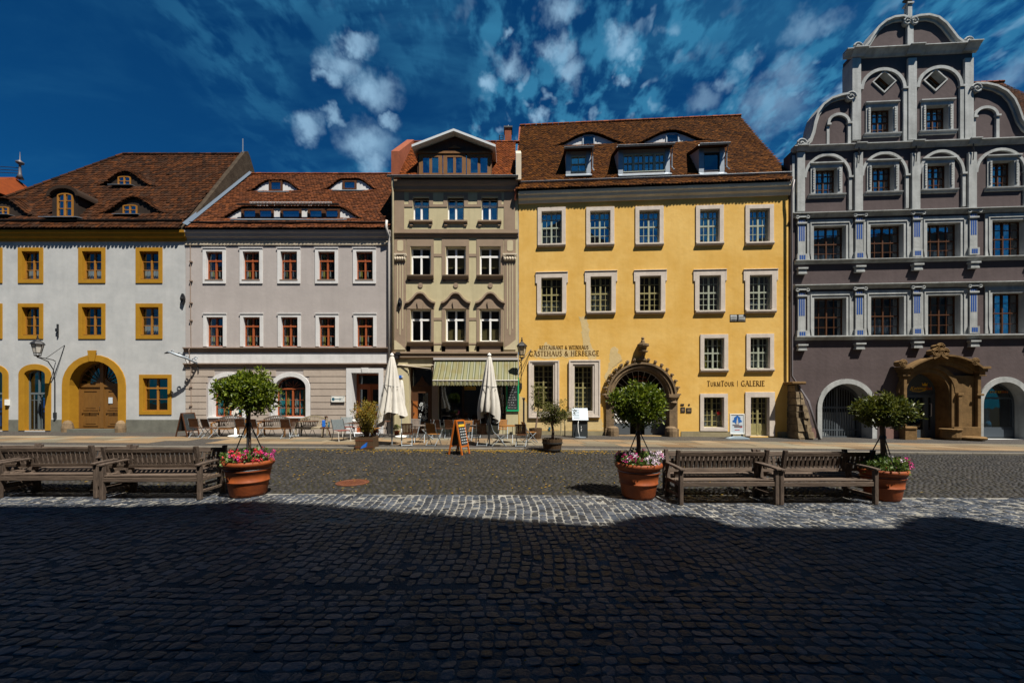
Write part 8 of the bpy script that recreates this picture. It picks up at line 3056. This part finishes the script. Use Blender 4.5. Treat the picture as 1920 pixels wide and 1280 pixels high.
for (u, v, vt, lb, prof, sd, hem) in (
    (735, 833.5, 665, 'tall closed white parasol with a wide drooping hem beside the narrow house door', [(.04, 3.70), (.09, 3.60), (.17, 3.2), (.23, 2.75), (.28, 2.3), (.34, 1.85), (.43, 1.35), (.48, 1.02)], 5, [.3, 1.6, 1.0, -.2, -1.6, -.6, 1.6, 1.2, .3]),
    (917.5, 835.5, 665, 'tall closed white parasol standing in front of the awning', [(.04, 3.70), (.08, 3.60), (.155, 3.2), (.21, 2.75), (.26, 2.3), (.32, 1.85), (.35, 1.5), (.33, 1.20)], 9, [-1.3, .2, 1.0, .3, -.8, 1.0, .9, -.2, -1.3])):
    x, y, z = ground_at(u, v, PV)
    t = thing('closed_parasol', lb, 'parasol', (x, y, z), 0, 'tall closed parasols on the terrace')
    h = E + (HZ - vt) / F * y - z
    k = h / 3.72
    t.scale = (1, 1, k)
    MB().tube([(0, 0, 0), (0, 0, 3.7)], .028, 8).build('pole', M['alu'], t)
    MB().tube([(0, 0, .45), (0, 0, 1.15)], .05, 8).build('pole_sleeve', M['zinc'], t)
    MB().lathe([(.0, 3.80), (.03, 3.78), (.07, 3.74), (.08, 3.70), (.03, 3.68)], n=12).build('cap', M['white_plastic'], t)
    folds(prof, 9, .75, sd, M['canvas'], 'cloth', t, hem, .25)
    MB().tube([(.34 * math.cos(a), .34 * math.sin(a), 2.42 + .03 * math.sin(2 * a)) for a in np.linspace(-2.6, -.5, 10)], .012, 5).build('strap', M['black_iron'], t)
for (u, v, vt, lb, rb_) in ((753, 819.5, 712, 'slim closed white parasol in a round white base against the narrow house', .30), (441.5, 818.5, 757, 'small closed white parasol in a round white base behind the potted laurel', .30)):
    x, y, z = ground_at(u, v, PV)
    t = thing('closed_parasol', lb, 'parasol', (x, y, z), 0, 'slim parasols in white bases')
    h = E + (HZ - vt) / F * y - z
    MB().tube([(0, 0, 0), (0, 0, h)], .020, 8).build('pole', M['alu'], t)
    MB().lathe([(rb_, 0), (rb_ + .02, .03), (rb_, .07), (.08, .10), (.05, .12), (.045, .42), (.0, .42)], n=24).build('base', M['white_plastic'], t, smooth=True)
    folds([(.02, h), (.06, h - .05), (.10, h - .5), (.13, h - 1.0), (.13, h - 1.25)] if h > 2.5 else [(.02, h), (.05, h - .05), (.09, h - .25), (.12, h - .45)], 7, .6, 3, M['canvas'], 'cloth', t)

# ------------------------------------------------------------------ boards and stands
def aframe(u, v, rz_, label, fm, w=.55, h=1.15, sp=.30, chalk=True, pv=0):
    x, y, z = ground_at(u, v, pv)
    t = thing('a_frame_board', label, 'A-frame board', (x, y, z + .004), rz_, 'A-frame menu boards')
    for sg in (-1, 1):
        b = MB()
        for sx in (-1, 1):
            b.bar((sx * w / 2, sg * sp, 0), (sx * w / 2, sg * .02, h), .05, .035, (1, 0, 0))
        b.bar((-w / 2, sg * .025, h - .02), (w / 2, sg * .025, h - .02), .05, .045, (0, 0, 1))
        b.bar((-w / 2, sg * sp * .78, h * .24), (w / 2, sg * sp * .78, h * .24), .04, .045, (0, 0, 1))
        f = b.build('frame', fm, t)
        y0, y1 = sg * sp * .76, sg * .045
        z0_, z1_ = h * .26, h - .05
        b = MB().add([(-w / 2 + .025, y0, z0_), (w / 2 - .025, y0, z0_), (w / 2 - .025, y1, z1_), (-w / 2 + .025, y1, z1_), (-w / 2 + .025, y0 * .93, z0_), (w / 2 - .025, y0 * .93, z0_), (w / 2 - .025, y1 * .7, z1_), (-w / 2 + .025, y1 * .7, z1_)], [(0, 1, 2, 3), (7, 6, 5, 4), (0, 4, 5, 1), (2, 6, 7, 3), (1, 5, 6, 2), (0, 3, 7, 4)])
        b.build('board', M['blackboard'], t)
        if sg < 0 and chalk:
            b = MB()
            q = MB()
            for k in range(6):
                f0 = .10 + k * .115
                for j in range(3):
                    xa = -w / 2 + .10 + j * .13
                    z_ = z0_ + (z1_ - z0_) * f0
                    yy = y0 + (y1 - y0) * f0 - .012
                    b.box(xa, xa + .09, yy - .004, yy, z_, z_ + .03)
            b.build('chalk_writing', M['chalk'], t)
            z_ = z0_ + (z1_ - z0_) * .82
            yy = y0 + (y1 - y0) * .82 - .016
            q.box(-w / 2 + .05, w / 2 - .05, yy - .004, yy, z_ - .03, z_ + .05)
            q.build('yellow_label', M['gold_letter'], t)
    return t


t = aframe(861, 851, R(64), 'orange A-frame chalkboard standing on the road by the kerb', M['orange_paint'], .46, 1.18, .27)
b = MB()
for k in range(3):
    b.tube([(.04 * math.sin(k), .12 * math.cos(a), .12 + .16 * k + .05 * math.sin(a)) for a in np.linspace(0, 6.28, 12)], .014, 5)
b.tube([(0, 0, 0), (0, 0, .7)], .02, 5)
b.lathe([(.18, 0), (.18, .03), (.0, .04)], n=14)
o = b.build('iron_stand', M['black_iron'])
x, y, z = ground_at(856, 849)
o.location = (x + .05, y + .22, gz(x) + .004)
tag(o, 'curly black iron stand beneath the orange chalkboard', 'stand')
aframe(352, 817.5, R(80), 'brown wooden A-frame board at the corner of the white house', M['teak'], .6, 1.12, .32, False, PV)

x, y, z = ground_at(1089, 819.5, PV)
t = thing('menu_stand', 'black lectern with a tilted white menu panel beside the portal', 'menu stand', (x, y, z), H4.a)
MB().box(-.40, .34, -.02, .45, 0, .82).build('body', M['blackboard'], t, bevel=.02)
b = MB().xprism([(-.10, .86), (-.08, .84), (.30, 1.42), (.28, 1.44)], -.42, .36)
b.build('menu_panel', M['paper'], t)
b = MB()
for k in range(6):
    f = .15 + .13 * k
    b.add([(-.36 + s_ * .3, -.105 + .38 * f, .862 + .58 * f + e_) for s_, e_ in ((0, 0), (1, 0), (1, .03), (0, .03))], [(0, 1, 2, 3)])
b.build('lettering', M['blue_grey'], t)
b = MB()
b.tube([(-.12, -.05, .84), (-.16, -.16, .6), (-.14, -.18, .3), (-.06, -.12, .02)], .022, 6)
b.build('leg', M['white_plastic'], t, smooth=True)
MB().lathe([(.28, 0), (.28, .025), (.05, .04)], (-.02, -.1, 0), 20).build('foot', M['zinc'], t)
b = MB().strip([(.02, .30), (.02, .42), (.06, .42)], .02, -.026, -.021)
b.strip([(.02, .47), (.02, .56)], .02, -.026, -.021)
b.build('logo', M['frame_white'], t)
x, y, z = ground_at(1062, 817, PV)
b = MB()
for dx in (-.28, -.08):
    b.tube([(dx, 0, 0), (dx, 0, 1.0)], .03, 6)
b.box(-.40, .35, -.05, .1, .95, 1.25)
o = b.build('letterbox_stand', M['yellow_plinth'], loc=(x, y, z))
tag(o, 'low brown cabinet on two posts between the olive tree and the menu stand', 'cabinet')
b = MB().tube([(0, 0, 0), (0, 0, 1.9)], .045, 8)
b.box(-.12, .12, -.1, .1, 0, .5)
b.box(-.07, .07, -.06, .06, 1.85, 1.95)
x, y, z = ground_at(982, 816.5, PV)
o = b.build('parasol_stand', M['black_iron'], loc=(x, y, z))
tag(o, 'black upright iron post leaning on the yellow wall behind the folding chairs', 'post')

x, y, z = ground_at(1382, 822, PV)
t = thing('poster_stand', 'white framed poster stand with a blue tower picture on a grey base', 'poster stand', (x, y, z), R(-2))
w, h0, h1 = .70, .22, 1.22
MB().ring([(-w / 2 + .05, h0 + .05), (w / 2 - .05, h0 + .05), (w / 2 - .05, h1 - .05), (-w / 2 + .05, h1 - .05)], [(-w / 2, h0), (w / 2, h0), (w / 2, h1), (-w / 2, h1)], -.03, .03).build('frame', M['white_plastic'], t, bevel=.006)
p = MB().box(-w / 2 + .05, w / 2 - .05, -.012, .012, h0 + .05, h1 - .05).build('poster', M['paper'], t)
rr = random.Random(2)
q = MB()
q.prism([(.0 + .20 * math.cos(-a) * (1 + .25 * math.sin(5 * a)), .90 + .20 * math.sin(-a) * (1 + .2 * math.cos(4 * a))) for a in np.linspace(0, 6.28, 26, endpoint=False)], -.016, -.013)
q.build('blue_splash', M['poster_blue'], p)
q = MB()
q.prism([(-.05, .70), (.06, .70), (.04, .86), (.02, .98), (.01, 1.06), (-.01, .98), (-.03, .86)], -.020, -.017)
q.build('tower_picture', M['canvas'], p)
q = MB()
q.box(-.22, .10, -.021, -.017, .65, .70); q.box(-.14, .16, -.021, -.017, .56, .63); q.box(-.02, .24, -.024, -.0215, .60, .66)
q.build('picture_strip', M['poster_grey'], p)
q = MB().box(-.12, .12, -.017, -.013, .42, .445)
q.box(.10, .24, -.020, -.0165, .55, .60)
q.build('red_lettering', M['red_paint'], p)
b = MB()
b.add([(x_, y_, z_) for (x_, z_) in ((-.50, .0), (-.46, .05), (-.2, .12), (.2, .12), (.46, .05), (.50, .0)) for y_ in (-.22, .22)], [(0, 2, 3, 1), (2, 4, 5, 3), (4, 6, 7, 5), (6, 8, 9, 7), (8, 10, 11, 9), (0, 10, 8, 6, 4, 2), (1, 3, 5, 7, 9, 11)])
b.build('base', M['blue_grey'], t, smooth=False)
b = MB()
for sx in (-.24, .24):
    b.box(sx - .03, sx + .03, -.03, .03, .08, .22)
b.build('bracket', M['black_iron'], t)
